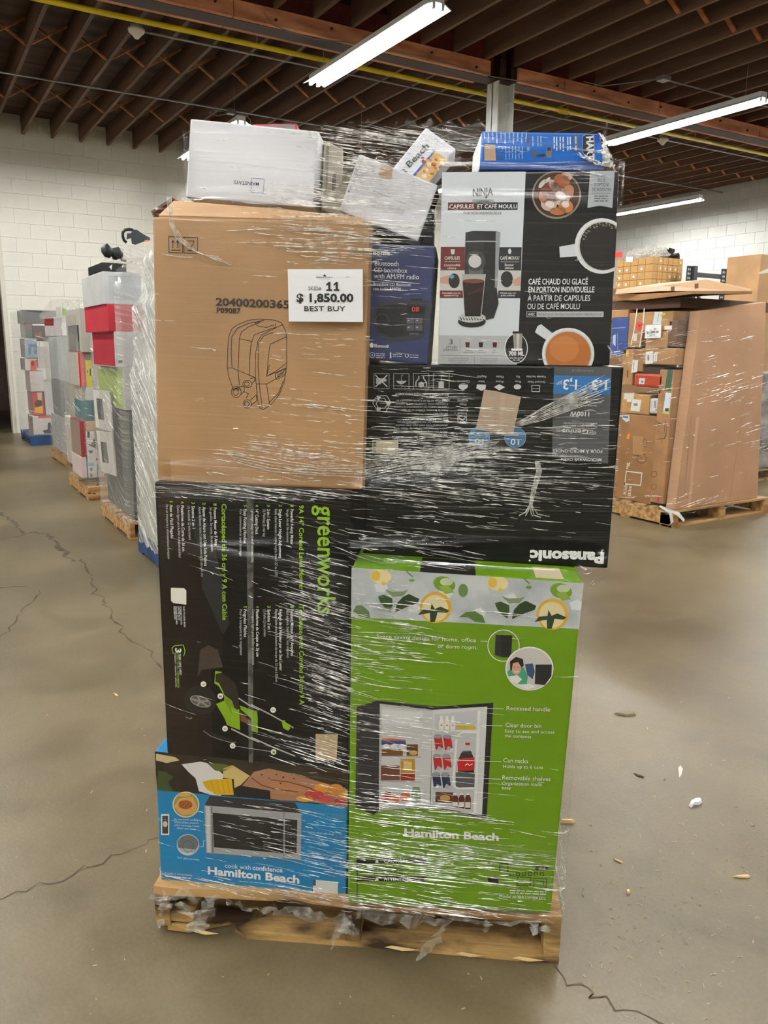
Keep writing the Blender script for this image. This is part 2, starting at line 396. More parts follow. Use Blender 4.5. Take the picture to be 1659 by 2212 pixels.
for rows, lst, lim in (((BR1, BR2), far_x, (0.6, 14.6)), ((BR3,), near_x, (4.5, 14.6))):
    for y in rows:
        for x in lst:
            if lim[0] < x < lim[1]:
                for k, sm in enumerate(SM):
                    o = bpy.data.objects.new('bridging_strut', sm); col.objects.link(o); o.parent = ceiling; o.location = Vector((x, y + (0.03 if k else -0.03), ZJ)) - CL
# girder: primed steel web with bolted timber ledgers under the joists
GZ = ZJ - 0.155
box('girder_web', XL, WX, 8.26, 8.28, GZ, ZD, M_PRIMER, ceiling)
box('girder_flange', XL, WX, 8.16, 8.38, GZ-0.004, GZ+0.018, M_RUST, ceiling)
box('girder_flange', XL, WX, 8.16, 8.38, ZD-0.02, ZD, M_RUST, ceiling)
colx = 6.57
for (a, b) in ((XL, 1.2), (1.2, 3.1), (3.1, 4.85), (4.85, colx-0.29), (colx+0.13, 7.45), (7.45, 9.2), (9.2, 11.4), (11.4, 13.2), (13.2, WX)):
    box('ledger_board', a+0.004, b-0.004, GY0, GY0+0.15, GZ, ZJ, M_LEDGER, ceiling, bevel=0.004)
    box('ledger_board', a+0.004, b-0.004, GY1-0.15, GY1, GZ, ZJ, M_LEDGER, ceiling, bevel=0.004)
bolt = None
for i in range(26):
    bx = -1.5 + i*0.63
    if abs(bx-colx) < 0.35: continue
    V, Fc = tube_v([(bx, GY0-0.018, GZ+0.05+0.04*(i % 2)), (bx, GY0+0.002, GZ+0.05+0.04*(i % 2))], 0.014, 6); mesh('bolt', V, Fc, M_RUST, ceiling)

# steel column with riveted bracket
tcol = thing('steel_column', 'grey painted steel H column holding the ceiling girder', 'column', (colx, 8.27, 0))
def h_section(z0, z1, w=0.25, d=0.22, t=0.014):
    return join([(box_v(colx-w/2, colx-w/2+t, 8.27-d/2, 8.27+d/2, z0, z1), BF, 0), (box_v(colx+w/2-t, colx+w/2, 8.27-d/2, 8.27+d/2, z0, z1), BF, 0), (box_v(colx-w/2, colx+w/2, 8.27-t/2, 8.27+t/2, z0, z1), BF, 0)])
V, Fc, FM = h_section(0, GZ-0.01); mesh('shaft', V, Fc, M_COLUMN, tcol)
box('base_plate', colx-0.2, colx+0.2, 8.07, 8.47, 0, 0.02, M_COLUMN, tcol)
for s in (-1, 1):
    b = box('bracket', colx+s*0.085-0.045, colx+s*0.085+0.045, 8.13, 8.26, GZ, ZD-0.06, M_RUST, tcol, bevel=0.004)
    for k in range(5):
        for e in (-0.022, 0.022):
            zz = GZ+0.06+k*0.075
            V, Fc = tube_v([(colx+s*0.085+e, 8.118, zz), (colx+s*0.085+e, 8.131, zz)], [0.006, 0.011], 6); mesh('rivet', V, Fc, M_RUST, b)

# pipes, conduits and boxes under the ceiling
def run(name, label, cat, pts, r, m, n=8):
    V, Fc = tube_v(pts, r, n); return tag(mesh(name, V, Fc, m, smooth=True), label, cat)
pz = 0.5*(on_y(375, 61, 8.62)[2] + on_y(1245, 245, 8.62)[2])
tp = thing('gas_pipe', 'yellow painted gas pipe hung along the ceiling girder', 'pipe', (4.5, 8.62, pz))
tube('pipe', [(XL+0.1, 8.62, pz), (WX-0.05, 8.62, pz)], 0.028, M_YELLOW, tp)
for hx in (3.55, 6.3, 8.0, 10.6):
    V, Fc = tube_v([(hx, 8.62, pz-0.03), (hx, 8.62, ZJ)], 0.008, 6); mesh('hanger', V, Fc, M_GALV, tp)
V, Fc = tube_v([(7.85, 8.62, pz), (8.0, 8.62, pz)], 0.04, 8); mesh('coupling', V, Fc, M_YELLOW, tp)
cz = 0.5*(on_y(560, 123, 8.95)[2] + on_y(1245, 260, 8.95)[2])
d0 = on_y(295, 72, 8.95)
run('conduit', 'thin galvanised conduit running from the round ceiling detector beside the yellow pipe', 'conduit', [(d0[0]+0.05, 8.95, cz), (WX-0.05, 8.95, cz)], 0.013, M_GALV)
q0, q1 = on_z(0, 160, ZJ-0.03), on_z(830, 292, ZJ-0.03); qy = 0.5*(q0[1]+q1[1])
run('conduit', 'thin galvanised conduit crossing the dark joists nearer the white block wall', 'conduit', [(WX0-3, qy, ZJ-0.025), (WX-0.05, qy, ZJ-0.025)], 0.013, M_GALV)
def detector(p, label):
    t = thing('ceiling_detector', label, 'detector', (p[0], p[1], p[2]-0.06))
    V, Fc = tube_v([(p[0], p[1], p[2]+0.06), (p[0], p[1], p[2]+0.01)], 0.06, 14); mesh('mount_box', V, Fc, M_GALV, t, smooth=True)
    V, Fc = tube_v([(p[0], p[1], p[2]+0.01), (p[0], p[1], p[2]-0.02), (p[0], p[1], p[2]-0.05), (p[0], p[1], p[2]-0.08)], [0.085, 0.08, 0.045, 0.02], 16); mesh('sensor_head', V, Fc, mat('detector_plastic', (224, 222, 214), 0.4), t, smooth=True)
    V, Fc = tube_v([(p[0], p[1], p[2]+0.05), (p[0], p[1], ZJ)], 0.01, 6); mesh('drop_rod', V, Fc, M_GALV, t)
detector((d0[0], 8.95, cz), 'round white ceiling detector at the end of a conduit below the girder')
d1 = on_y(1432, 302, 8.95); detector((d1[0], 8.95, cz), 'round clear ceiling detector under the long lamp right of the column')
jb = on_z(1433, 175, ZJ-0.05); je = on_z(1585, 213, ZJ-0.05)
tj = thing('junction_box', 'galvanised junction box with a cable under the joists', 'junction box', jb)
box('box_body', jb[0]-0.07, jb[0]+0.07, jb[1]-0.06, jb[1]+0.06, jb[2], ZJ, M_GALV, tj, bevel=0.005)
tube('conduit_arm', [jb + np.array([0.07, 0, 0.02]), np.array([je[0]+2.5, jb[1], ZJ-0.03])], 0.011, M_GALV, tj)
tube('cable', [jb + np.array([-0.07, 0, 0.02]), jb + np.array([-0.3, 0.1, -0.03]), jb + np.array([-0.55, 0.5, -0.02]), np.array([jb[0]-0.75, GY0-0.1, ZJ-0.02])], 0.006, M_CABLE, tj)
jb2 = on_z(498, 242, ZJ-0.04)
tj = thing('junction_box', 'small grey junction box with a looped cable over the hanging lamp by the far wall', 'junction box', jb2)
box('box_body', jb2[0]-0.06, jb2[0]+0.06, jb2[1]-0.05, jb2[1]+0.05, jb2[2]-0.03, ZJ, M_GALV, tj, bevel=0.005)
tube('cable', [jb2 + np.array(q) for q in ((0.05, 0, -0.03), (0.12, 0, -0.01), (0.25, 0.02, -0.005), (0.32, 0.05, -0.05), (0.34, 0.1, -0.25))], 0.008, M_CABLE, tj)
tube('cable', [jb2 + np.array(q) for q in ((-0.06, 0, -0.03), (-0.2, 0, -0.08), (-0.32, 0, -0.05), (-0.25, 0, -0.01), (-0.05, 0, -0.01))], 0.008, M_CABLE, tj)
# loose cable clipped on the ledger
lc = [on_y(x, y, GY0-0.015) for x, y in ((570, 27), (577, 40), (592, 55), (625, 68), (680, 84), (745, 91), (830, 108), (905, 122), (985, 142), (1062, 165), (1110, 173), (1180, 182), (1260, 202), (1340, 224))]
run('loose_cable', 'thin loose cable clipped along the orange timber of the girder', 'cable', lc, 0.006, M_CABLE, 6)

# fluorescent strip lamps: an even grid of hanging fixtures
FZ, FL = 4.36, 2.45
def fixture(x, y0, label):
    t = thing('strip_lamp', label, 'lamp', (x, y0, FZ), 0, 'hanging fluorescent strip lamps')
    y1 = y0 + FL
    prof = [(-0.055, 0.10), (0.055, 0.10), (0.06, 0.045), (0.135, 0.005), (0.13, 0.0), (0.05, 0.038), (-0.05, 0.038), (-0.13, 0.0), (-0.135, 0.005), (-0.06, 0.045)]
    n = len(prof); V = [(x+a, y, FZ+b) for y in (y0, y1) for a, b in prof]
    Fc = [(i, (i+1) % n, n+(i+1) % n, n+i) for i in range(n)] + [tuple(range(n)), tuple(range(2*n-1, n-1, -1))]
    h = mesh('housing', V, Fc, M_WHITE_STEEL, t)
    for s in (-1, 1):
        tube('lamp_tube', [(x+s*0.047, y0+0.03, FZ+0.012), (x+s*0.047, y1-0.03, FZ+0.012)], 0.019, M_TUBE, t, n=10)
        for e, yy in ((0, y0), (1, y1-0.03)):
            box('lamp_holder', x+s*0.047-0.014, x+s*0.047+0.014, yy, yy+0.03, FZ-0.01, FZ+0.04, M_WHITE_STEEL, t)
    for yy in (y0+0.25, y1-0.25):
        tube('hanger_wire', [(x, yy, FZ+0.1), (x, yy, ZD)], 0.0035, M_CABLE, t, n=5)
ax = float(0.5*(on_z(668, 183, FZ)[0]+on_z(968, 14, FZ)[0])); b_x = float(on_z(1310, 313, FZ)[0]); c_x = float(on_z(1513, 432, FZ)[0])
ay = float(on_z(668, 183, FZ)[1])-FL; by = float(on_z(1310, 313, FZ)[1])-FL; cyy = float(on_z(1513, 432, FZ)[1]); dyy = float(on_z(525, 268, FZ)[1])
fixture(ax, ay, 'lit strip lamp hanging in front of the yellow pipe left of the grey column')
fixture(b_x, by, 'lit strip lamp hanging across the girder right of the grey column')
fixture(c_x, cyy, 'lit strip lamp hanging close to the right block wall')
fixture(ax-0.12, dyy, 'lit strip lamp hanging behind the white carton near the far wall')
for x, y, w in ((b_x, dyy, 'over the aisle behind the coffee maker carton'), (c_x, by, 'beside the right block wall, over the racks'),
             (-0.5, -2.6, 'over the open floor by the back wall'), (-0.5, 1.8, 'over the open floor in front of the skid'), (-0.5, by, 'over the aisle left of the wrapped skids'), (-0.5, dyy, 'over the aisle end by the open doorway'),
             (ax, -2.6, 'second row, at the wall behind'), (ax, 1.8, 'over the tall skid with the price sheet'), (b_x, 1.8, 'over the skid covered with a cardboard sheet'), (b_x, -2.6, 'third row, at the wall behind'), (c_x, 1.8, 'beside the right wall, middle'), (-4.9, -2.6, 'beside the left wall, added unseen to brighten the carton fronts'), (-4.9, 1.8, 'beside the left wall, middle'), (-4.9, by, 'beside the left wall, towards the doorway')):  # lamp in the left back corner is an unseen addition for more front light
    fixture(x, y, 'lit strip lamp hanging ' + w)
# bare wires hanging from the joists
for (px_, y0_, y1_, lab) in ((781, 150, 300, 'thin bare wire hanging from the joists behind the white cartons'),):
    a = on_y(px_, y0_+25, 10.5); tag(tube('hanging_wire', [(a[0], 10.5, ZD), (a[0], 10.5, 2.9)], 0.004, mat('copper_wire', (170, 110, 80), 0.4), None, n=5), lab, 'wire')
# torn scrap of film caught on a joist
sp = on_z(1453, 192, ZJ-0.08)
V, Fc = ribbon([sp + np.array(q) for q in ((-0.12, 0, 0.0), (-0.08, 0.02, 0.07), (0.02, 0.0, 0.08), (0.08, 0.03, 0.04), (0.11, 0.0, -0.1))], [0.02, 0.06, 0.07, 0.05, 0.01], np.array([0.1, 0.6, 0.75]))
tag(mesh('torn_film_scrap', V, Fc, M_SCRAP), 'torn scrap of plastic film caught under the joists by the junction box', 'film scrap')

# cracks in the slab
def kz(x0, y0, s): return lambda x, y: (x0 + x/s, y0 + y/s)
M_CRACK = mat('crack_dark', (58, 50, 38), 0.9, rgb2=(96, 86, 66), scale=(14, 14, 14))
def crack(pts, w0, w1, seed):
    rnd = random.Random(seed); P = [on_z(*p) for p in pts]; Q = []
    for a, b in zip(P[:-1], P[1:]):
        L = np.linalg.norm(b-a); k = max(2, int(L/0.05))
        for i in range(k): Q.append(a + (b-a)*i/k + np.array([rnd.gauss(0, 1), rnd.gauss(0, 1), 0])*0.012)
    Q.append(P[-1]); n = len(Q); V, Fc = [], []
    for i, p in enumerate(Q):
        t = Q[min(i+1, n-1)]-Q[max(i-1, 0)]; sd = np.array([-t[1], t[0], 0]); sd /= np.linalg.norm(sd)+1e-9
        w = (w0 + (w1-w0)*i/n)*rnd.uniform(0.15, 0.75)
        V += [p - sd*w/2 + np.array([0, 0, 0.0012]), p + sd*w/2 + np.array([0, 0, 0.0012])]
    for i in range(n-1): Fc.append((2*i, 2*i+1, 2*i+3, 2*i+2))
    mesh('crack', V, Fc, M_CRACK, floor)
L1 = kz(0, 1100, 1.9895); R1 = kz(1200, 1080, 1.954)
crack([L1(*p) for p in ((0, 15), (50, 50), (100, 105), (140, 100), (195, 105), (250, 150), (285, 195), (318, 225))], 0.05, 0.07, 1)
crack([L1(*p) for p in ((330, 215), (370, 240), (410, 330), (440, 390), (490, 450), (530, 520), (545, 555), (620, 600), (660, 630), (695, 685))], 0.03, 0.02, 2)
crack([L1(*p) for p in ((0, 132), (60, 120), (110, 108))], 0.03, 0.02, 3)
crack([L1(*p) for p in ((0, 340), (60, 335), (120, 333))], 0.03, 0.02, 4)
crack([L1(*p) for p in ((175, 345), (120, 410), (60, 490), (0, 545))], 0.014, 0.016, 5)
crack([L1(*p) for p in ((690, 1395), (610, 1445), (540, 1490), (440, 1515), (360, 1545), (250, 1590), (140, 1625), (60, 1650), (-20, 1680))], 0.011, 0.008, 6)
crack([R1(*p) for p in ((5, 1970), (60, 2040), (130, 2075), (180, 2100), (250, 2115), (340, 2160), (460, 2220))], 0.012, 0.012, 7)

# ================================================================== PRINTING ON CARTON FACES
class Face:
    """a flat printed face: photo pixels are turned into points of that plane"""
    def __init__(s, P, n, quad=None, thing_=None):
        s.P = np.asarray(P, float); n = np.asarray(n, float); s.n = n/np.linalg.norm(n)
        s.ex = np.cross(np.array([0, 0, 1.0]), s.n); s.ex = s.ex/np.linalg.norm(s.ex)
        s.ey = np.cross(s.n, s.ex)
        s.thing = thing_; s.groups = {}; s.poly = [s.loc(*q) for q in quad] if quad else None
    def loc(s, x, y):
        p = on_plane(x, y, s.P, s.n) - s.P; return np.array([p@s.ex, p@s.ey])
    def w(s, a, off): return s.P + s.ex*a[0] + s.ey*a[1] + s.n*off
TEXTS = []
def clip_poly(poly, clip):
    def area(p): return sum(p[i][0]*p[(i+1) % len(p)][1]-p[(i+1) % len(p)][0]*p[i][1] for i in range(len(p)))
    if area(clip) < 0: clip = clip[::-1]
    out = list(poly)
    for i in range(len(clip)):
        a, b = clip[i], clip[(i+1) % len(clip)]; e = b-a; inp, out = out, []
        if not inp: return []
        def side(p): return e[0]*(p[1]-a[1]) - e[1]*(p[0]-a[0])
        for j in range(len(inp)):
            p, q = inp[j-1], inp[j]; sp, sq = side(p), side(q)
            if (sp >= 0) != (sq >= 0):
                t = sp/(sp-sq); out.append(p + (q-p)*t)
            if sq >= 0: out.append(q)
    return out
def _add(F, grp, pts, m, layer, clip=True):
    if clip and F.poly is not None: pts = clip_poly([np.asarray(p) for p in pts], F.poly)
    if len(pts) < 3: return
    F.groups.setdefault(grp, []).append(([F.w(p, 0.0004+0.00022*layer) for p in pts], m))
class Art:
    def __init__(s, F, K): s.F = F; s.K = K
    def poly(s, grp, pts, rgb, layer=1):
        # triangulated later by n-gon; concave shapes are split by fan from tessellate
        P = [s.F.loc(*s.K(*p)) for p in pts]
        m = rgb if not isinstance(rgb, tuple) else ink(rgb)
        from mathutils.geometry import tessellate_polygon
        tri = tessellate_polygon([[Vector((p[0], p[1], 0)) for p in P]])
        conv = all((P[(i+1) % len(P)]-P[i])[0]*(P[(i+2) % len(P)]-P[(i+1) % len(P)])[1]-(P[(i+1) % len(P)]-P[i])[1]*(P[(i+2) % len(P)]-P[(i+1) % len(P)])[0] <= 1e-12 for i in range(len(P)))
        if conv or len(P) == 4: _add(s.F, grp, P, m, layer)
        else:
            for t in tri: _add(s.F, grp, [P[i] for i in t], m, layer)
    def rect(s, grp, x0, y0, x1, y1, rgb, layer=1): s.poly(grp, [(x0, y0), (x1, y0), (x1, y1), (x0, y1)], rgb, layer)
    def ell(s, grp, cx, cy, rx, ry, rgb, layer=1, rot=0.0, n=28):
        c, q = math.cos(rot), math.sin(rot)
        P = [s.F.loc(*s.K(cx + rx*math.cos(a)*c - ry*math.sin(a)*q, cy + rx*math.cos(a)*q + ry*math.sin(a)*c)) for a in (2*math.pi*i/n for i in range(n))]
        _add(s.F, grp, P, ink(rgb) if isinstance(rgb, tuple) else rgb, layer)
    def line(s, grp, pts, wpx, rgb, layer=2, closed=False):
        P = [s.F.loc(*s.K(*p)) for p in pts]
        if closed: P.append(P[0])
        x0 = s.K(0, 0); x1 = s.K(1, 0); k = np.linalg.norm(s.F.loc(*s.K(*pts[0])) - s.F.loc(*s.K(pts[0][0]+wpx, pts[0][1])))/2
        for a, b in zip(P[:-1], P[1:]):
            d = b-a; L = np.linalg.norm(d)
            if L < 1e-9: continue
            d = d/L; nn = np.array([-d[1], d[0]])*k; e = d*k*0.6
            _add(s.F, grp, [a-nn-e, b-nn+e, b+nn+e, a+nn-e], ink(rgb) if isinstance(rgb, tuple) else rgb, layer)
    def ring(s, grp, cx, cy, r, wpx, rgb, layer=2, n=32):
        s.line(grp, [(cx+r*math.cos(2*math.pi*i/n), cy+r*math.sin(2*math.pi*i/n)) for i in range(n)], wpx, rgb, layer, True)
    def text(s, t, p0, p1, cap, rgb, bold=0.0, layer=4, grp='lettering'):
        a, b = s.F.loc(*s.K(*p0)), s.F.loc(*s.K(*p1))
        k = np.linalg.norm(s.F.loc(*s.K(p0[0], p0[1]+1)) - a)
        TEXTS.append((s.F, grp, t, a, b, cap*k, ink(rgb), bold, layer))
def greek(A, p0, p1, cap, rgb, seed=0, layer=4):
    # print too small to read: broken strokes the length of words
    rnd = random.Random(int(p0[0]*7+p0[1]*13+seed)); d = np.array(p1, float)-np.array(p0, float); L = np.linalg.norm(d); d /= L; up = np.array([d[1], -d[0]])
    x = 0.0
    while x < L:
        w = min(cap*rnd.uniform(1.6, 5.0), L-x); a = np.array(p0)+d*x; b = a+d*w
        A.poly('fine_print', [tuple(a), tuple(b), tuple(b+up*cap*0.62), tuple(a+up*cap*0.62)], rgb, layer); x += w + cap*0.6
_cap = None
def flush_text():
    global _cap
    objs = []
    for T in [(None, '', 'H', None, None, 1, None, 0, 0)] + TEXTS:
        cu = bpy.data.curves.new('txt', 'FONT'); cu.body = T[2]; cu.size = 1.0; cu.offset = T[7]; cu.resolution_u = 2
        o = bpy.data.objects.new('txt', cu); col.objects.link(o); objs.append(o)
    dg = bpy.context.evaluated_depsgraph_get(); dg.update()
    for i, (T, o) in enumerate(zip([None]+TEXTS, objs)):
        me = o.evaluated_get(dg).to_mesh()
        n = len(me.vertices); V = np.empty(n*3); me.vertices.foreach_get('co', V); V = V.reshape(-1, 3)
        if i == 0: _cap = V[:, 1].max(); o.evaluated_get(dg).to_mesh_clear(); continue
        F, grp, t, a, b, cap, m, bold, layer = T
        if n:
            x0, x1 = V[:, 0].min(), V[:, 0].max(); d = b-a; L = np.linalg.norm(d); d = d/L; up = np.array([-d[1], d[0]])
            sx, sy = L/(x1-x0), cap/_cap
            pts = [F.w(a + d*((v[0]-x0)*sx) + up*(v[1]*sy), 0.0004+0.00022*layer) for v in V]
            F.groups.setdefault(grp, []).append((pts, m, [tuple(p.vertices) for p in me.polygons]))
        o.evaluated_get(dg).to_mesh_clear()
    for o in objs:
        cu = o.data; bpy.data.objects.remove(o); bpy.data.curves.remove(cu)
FACES = []
def flush_art():
    flush_text()
    for F in FACES:
        for grp, items in F.groups.items():
            V, Fc, FM, mats = [], [], [], []
            for it in items:
                b = len(V); V += it[0]
                if it[1] not in mats: mats.append(it[1])
                mi = mats.index(it[1]); fs = it[2] if len(it) > 2 else [tuple(range(len(it[0])))]
                for f in fs: Fc.append(tuple(i+b for i in f)); FM.append(mi)
            # face the viewer side of the carton
            V = np.array(V)
            out = []
            for f in Fc:
                a = np.cross(V[f[1]]-V[f[0]], V[f[2]]-V[f[0]])
                out.append(f if a@F.n >= 0 else f[::-1])
            mesh(grp, V, out, mats, F.thing, fm=FM)

# ================================================================== CARTONS OF THE MAIN SKID
def cwv(x, y, z=0.0): return _cw((x, y, z))
def carton_px(name, label, quad, y0, x_at, yaw_deg, depth, mats, cat='box', bevel=0.004, group=None, fmats=None):
    """carton whose front face has the photo corners quad = BL, BR, TR, TL; the face stands y0 metres ahead at x_at (camera heading), turned by yaw"""
    a = math.radians(yaw_deg)
    P = cwv(x_at, y0, 1.0); n = _cw((math.sin(a), -math.cos(a), 0))
    Q = [on_plane(x, y, P, n) for x, y in quad]
    back = -n*depth
    V = [Q[0], Q[1], Q[1]+back, Q[0]+back, Q[3], Q[2], Q[2]+back, Q[3]+back]
    zb = min(q[2] for q in Q)
    ctr = (Q[0]+Q[1])/2 + back/2
    ang = math.atan2(n[0], -n[1])
    t = thing(name, label, cat, (ctr[0], ctr[1], zb), ang, group)
    body = mesh('carton_body', V, BF, mats, t, fm=fmats, bevel=bevel)
    F = Face(P, n, quad, t); FACES.append(F)
    F.Q = Q; F.back = back; F.body = body; F.depth = depth
    return t, F
def carton_seam(F, side, m, w=0.05):
    pass
I_ = lambda x, y: (x, y)
WHT, GRN, BLK = (240, 241, 243), (142, 190, 20), (20, 20, 22)

# ---- pallet under the skid
PB = (cwv(-0.585, 1.792), cwv(0.446, 1.692))
pe = PB[1]-PB[0]; PWD = float(np.linalg.norm(pe)); pe = pe/PWD; pd = np.array([-pe[1], pe[0], 0])   # across / into depth
PROT = math.atan2(pe[1], pe[0])
def pallet(name, label, O, ex, ey, w, d, wood, block=False, zt=0.14, nb=7, group=None, front_broken=False, wood2=None):
    t = thing(name, label, 'pallet', O + ex*w/2 + ey*d/2, math.atan2(ex[1], ex[0]), group)
    wood2 = wood2 or wood
    def bd(nm, a0, a1, b0, b1, z0, z1, m, bevel=0.003):
        V = [O + ex*a + ey*b + np.array([0, 0, z]) for z in (z0, z1) for a, b in ((a0, b0), (a1, b0), (a1, b1), (a0, b1))]
        return mesh(nm, V, BF, m, t, bevel=bevel)
    for i in range(3):
        a = i*(w-0.04)/2
        bd('stringer', a, a+0.04, 0.0, d, 0.018, zt-0.022, wood)
    bw = min(0.13, d/nb*0.8)
    for i in range(nb):
        b = i*(d-bw)/(nb-1)
        if front_broken and i == 0: continue
        bd('deck_board', 0, w, b, b+bw, zt-0.022, zt, wood2 if i % 2 else wood)
    for i in range(3):
        b = i*(d-bw)/2
        if front_broken and i == 0: continue
        bd('bottom_board', 0, w, b, b+bw, 0, 0.018, wood)
    return t, bd
zero = np.zeros(3)
tp, pbd = pallet('wooden_pallet', 'worn wooden pallet with a broken front board under the tall skid', PB[0], pe, pd, PWD, 1.2, M_WOODD, front_broken=True, zt=0.135)
def jag(nm, top, z0, z1, b0, b1, m):
    """board with a ragged end: outline in (a, b) across the pallet"""
    V = [PB[0] + pe*a + pd*b + np.array([0, 0, z]) for z in (z0, z1) for a, b in top]; n = len(top)
    Fc = [tuple(range(n))[::-1], tuple(range(n, 2*n))] + [(i, (i+1) % n, n+(i+1) % n, n+i) for i in range(n)]
    return mesh(nm, V, Fc, m, tp)
jag('deck_board', [(0, 0.0), (0.05, -0.004), (0.12, 0.0), (0.30, 0.004), (0.36, 0.015), (0.42, 0.004), (0.52, 0.0), (PWD, 0.0), (PWD, 0.13), (0, 0.13)], 0.113, 0.135, 0, 0, M_WOOD)
jag('bottom_board', [(0.205, 0.02), (0.24, 0.0), (0.6, 0.004), (PWD-0.1, 0.0), (PWD, 0.004), (PWD, 0.13), (0.30, 0.13), (0.26, 0.10), (0.29, 0.07)], 0.0, 0.02, 0, 0, M_WOODD)
jag('bottom_board', [(0.03, 0.004), (0.09, 0.0), (0.16, 0.03), (0.25, 0.06), (0.27, 0.09), (0.29, 0.13), (0.03, 0.13)], 0.004, 0.024, 0, 0, M_WOODD)
pbd('splinter_board', 0.015, 0.10, 0.005, 0.12, 0.03, 0.055, M_WOODD)
for (a, b, l) in ((0.60, -0.004, 0.09), (0.78, -0.006, 0.07), (0.92, -0.005, 0.08), (0.10, -0.004, 0.07)):
    V = [PB[0] + pe*(a+p) + pd*(b+q) + np.array([0, 0, z]) for p, q, z in ((0, 0, 0.012), (l*0.5, -0.003, 0.008), (l, 0, 0.012), (l*0.55, 0.0, 0.016), (l*0.2, 0.002, 0.017))]
    mesh('splinter', V, [(0, 1, 2, 3, 4)], M_SPLINTER, tp)

# ---- blue microwave carton (bottom left)
ZB = kz(320, 1580, 3.456)
q = [(347.5, 1900), (748, 1936), (752, 1664), (334.5, 1623)]
M_BLUE_SKY = mat('sky_blue_print', (20, 136, 196), 0.4, 0.04, (4, 4, 4))
t, F = carton_px('microwave_carton', 'sky blue microwave oven carton with a food picture, on the pallet under the black carton', q, 1.818, -0.573, -6.0, 0.40, [M_BLUE_SKY])
A = Art(F, ZB)
A.poly('food_picture', [(40, 140), (1500, 290), (1500, 562), (70, 437)], mat('food_dark', (58, 42, 30), 0.4, rgb2=(30, 24, 18), scale=(14, 14, 14)), 0)
A.poly('food_picture', [(70, 437), (72, 290), (130, 300), (190, 340), (150, 380), (185, 437), (170, 447)], (62, 78, 38), 1)
A.poly('food_picture', [(60, 165), (200, 190), (235, 215), (140, 235), (60, 215)], (206, 186, 140), 1)
A.poly('food_picture', [(250, 245), (390, 225), (470, 240), (560, 320), (545, 480), (460, 470), (380, 445), (355, 350), (300, 300)], (226, 224, 224), 1)
A.poly('food_picture', [(440, 235), (560, 240), (640, 262), (560, 300), (500, 290)], (96, 104, 46), 2)
A.poly('food_picture', [(405, 375), (470, 358), (625, 352), (640, 472), (510, 470), (440, 430)], (222, 176, 30), 3)
for k in range(4): A.line('food_picture', [(470+k*40, 362), (500+k*38, 466)], 4, (196, 146, 18), 4)
A.poly('food_picture', [(560, 275), (630, 250), (760, 330), (690, 400), (645, 420), (640, 355), (560, 345)], (214, 190, 122), 2)
A.poly('food_picture', [(690, 420), (790, 300), (900, 275), (1100, 320), (1300, 380), (1490, 430), (1490, 560), (1200, 524), (1000, 514), (900, 500), (800, 450)], (172, 124, 96), 2)
A.poly('food_picture', [(900, 400), (930, 355), (1080, 380), (1190, 430), (1100, 470), (960, 455)], (186, 126, 88), 3)
A.line('food_picture', [(775, 345), (850, 400), (960, 430), (1120, 450)], 9, (112, 70, 50), 4)
A.line('food_picture', [(920, 360), (1050, 375), (1210, 420), (1300, 470)], 8, (110, 68, 48), 4)
for (x, y, r) in ((850, 320, 8), (905, 345, 6), (960, 320, 7), (1010, 340, 8), (1090, 350, 7), (990, 385, 7), (1440, 352, 18)): A.ell('food_picture', x, y, r, r*.7, (40, 30, 26), 5)
A.poly('food_picture', [(650, 430), (690, 402), (910, 440), (915, 505), (760, 492), (660, 475)], (24, 21, 20), 4)
for (x, y, rx, ry, c) in ((1300, 420, 60, 36, (226, 150, 52)), (1400, 430, 60, 40, (214, 138, 50)), (1460, 470, 40, 30, (222, 160, 70)), (1240, 470, 70, 34, (196, 62, 66)), (1330, 505, 60, 26, (206, 80, 84)), (1440, 520, 50, 26, (190, 60, 60)), (1170, 500, 62, 24, (222, 158, 60))): A.ell('food_picture', x, y, rx, ry, c, 5)
A.ell('inset_picture', 283, 545, 100, 97, (228, 226, 214), 1); A.ell('inset_picture', 283, 545, 92, 90, (150, 150, 78), 2)
A.poly('inset_picture', [(195, 560), (230, 500), (330, 485), (368, 560), (345, 615), (250, 625)], (216, 166, 92), 3)
A.ell('inset_picture', 270, 470, 50, 16, (216, 172, 96), 4); A.ell('inset_picture', 280, 545, 52, 34, (162, 90, 42), 4)
for k in range(9): A.ell('inset_picture', 245+k*9, 540+(k*37 % 30)-12, 9, 7, (196, 112, 60) if k % 2 else (120, 62, 30), 5)
for i, (s_, a_, b_) in enumerate((('Six one-touch cooking', 195, 375), ('menus: potato, popcorn,', 197, 382), ('pizza, beverage, frozen', 200, 384), ('dinner and reheat', 215, 360))): A.text(s_, (a_, 658+i*22), (b_, 666+i*23), 13, WHT)
A.rect('inset_picture', 98, 616, 158, 772, WHT, 1); A.rect('inset_picture', 106, 628, 150, 762, (70, 60, 52), 2); A.ell('inset_picture', 128, 690, 18, 22, (214, 206, 196), 3)
A.ell('inset_picture', 298, 845, 84, 80, (206, 212, 218), 1); A.ell('inset_picture', 298, 838, 78, 66, (112, 118, 126), 2); A.poly('inset_picture', [(230, 868), (366, 880), (350, 905), (250, 895)], (176, 180, 184), 3); A.ring('inset_picture', 300, 855, 40, 3, (70, 74, 80), 4)
A.text('12.4" glass turntable', (220, 945), (383, 962), 13, WHT)
A.line('callouts', [(385, 858), (412, 860), (414, 815), (432, 816)], 3, WHT)
A.poly('product_picture', [(460, 480), (1095, 530), (1145, 612), (422, 552)], (44, 44, 48), 1)
A.poly('product_picture', [(420, 550), (1145, 610), (1140, 955), (435, 905)], (166, 168, 170), 2)
A.poly('product_picture', [(435, 905), (1140, 955), (1138, 1000), (440, 950)], (40, 128, 178), 1)
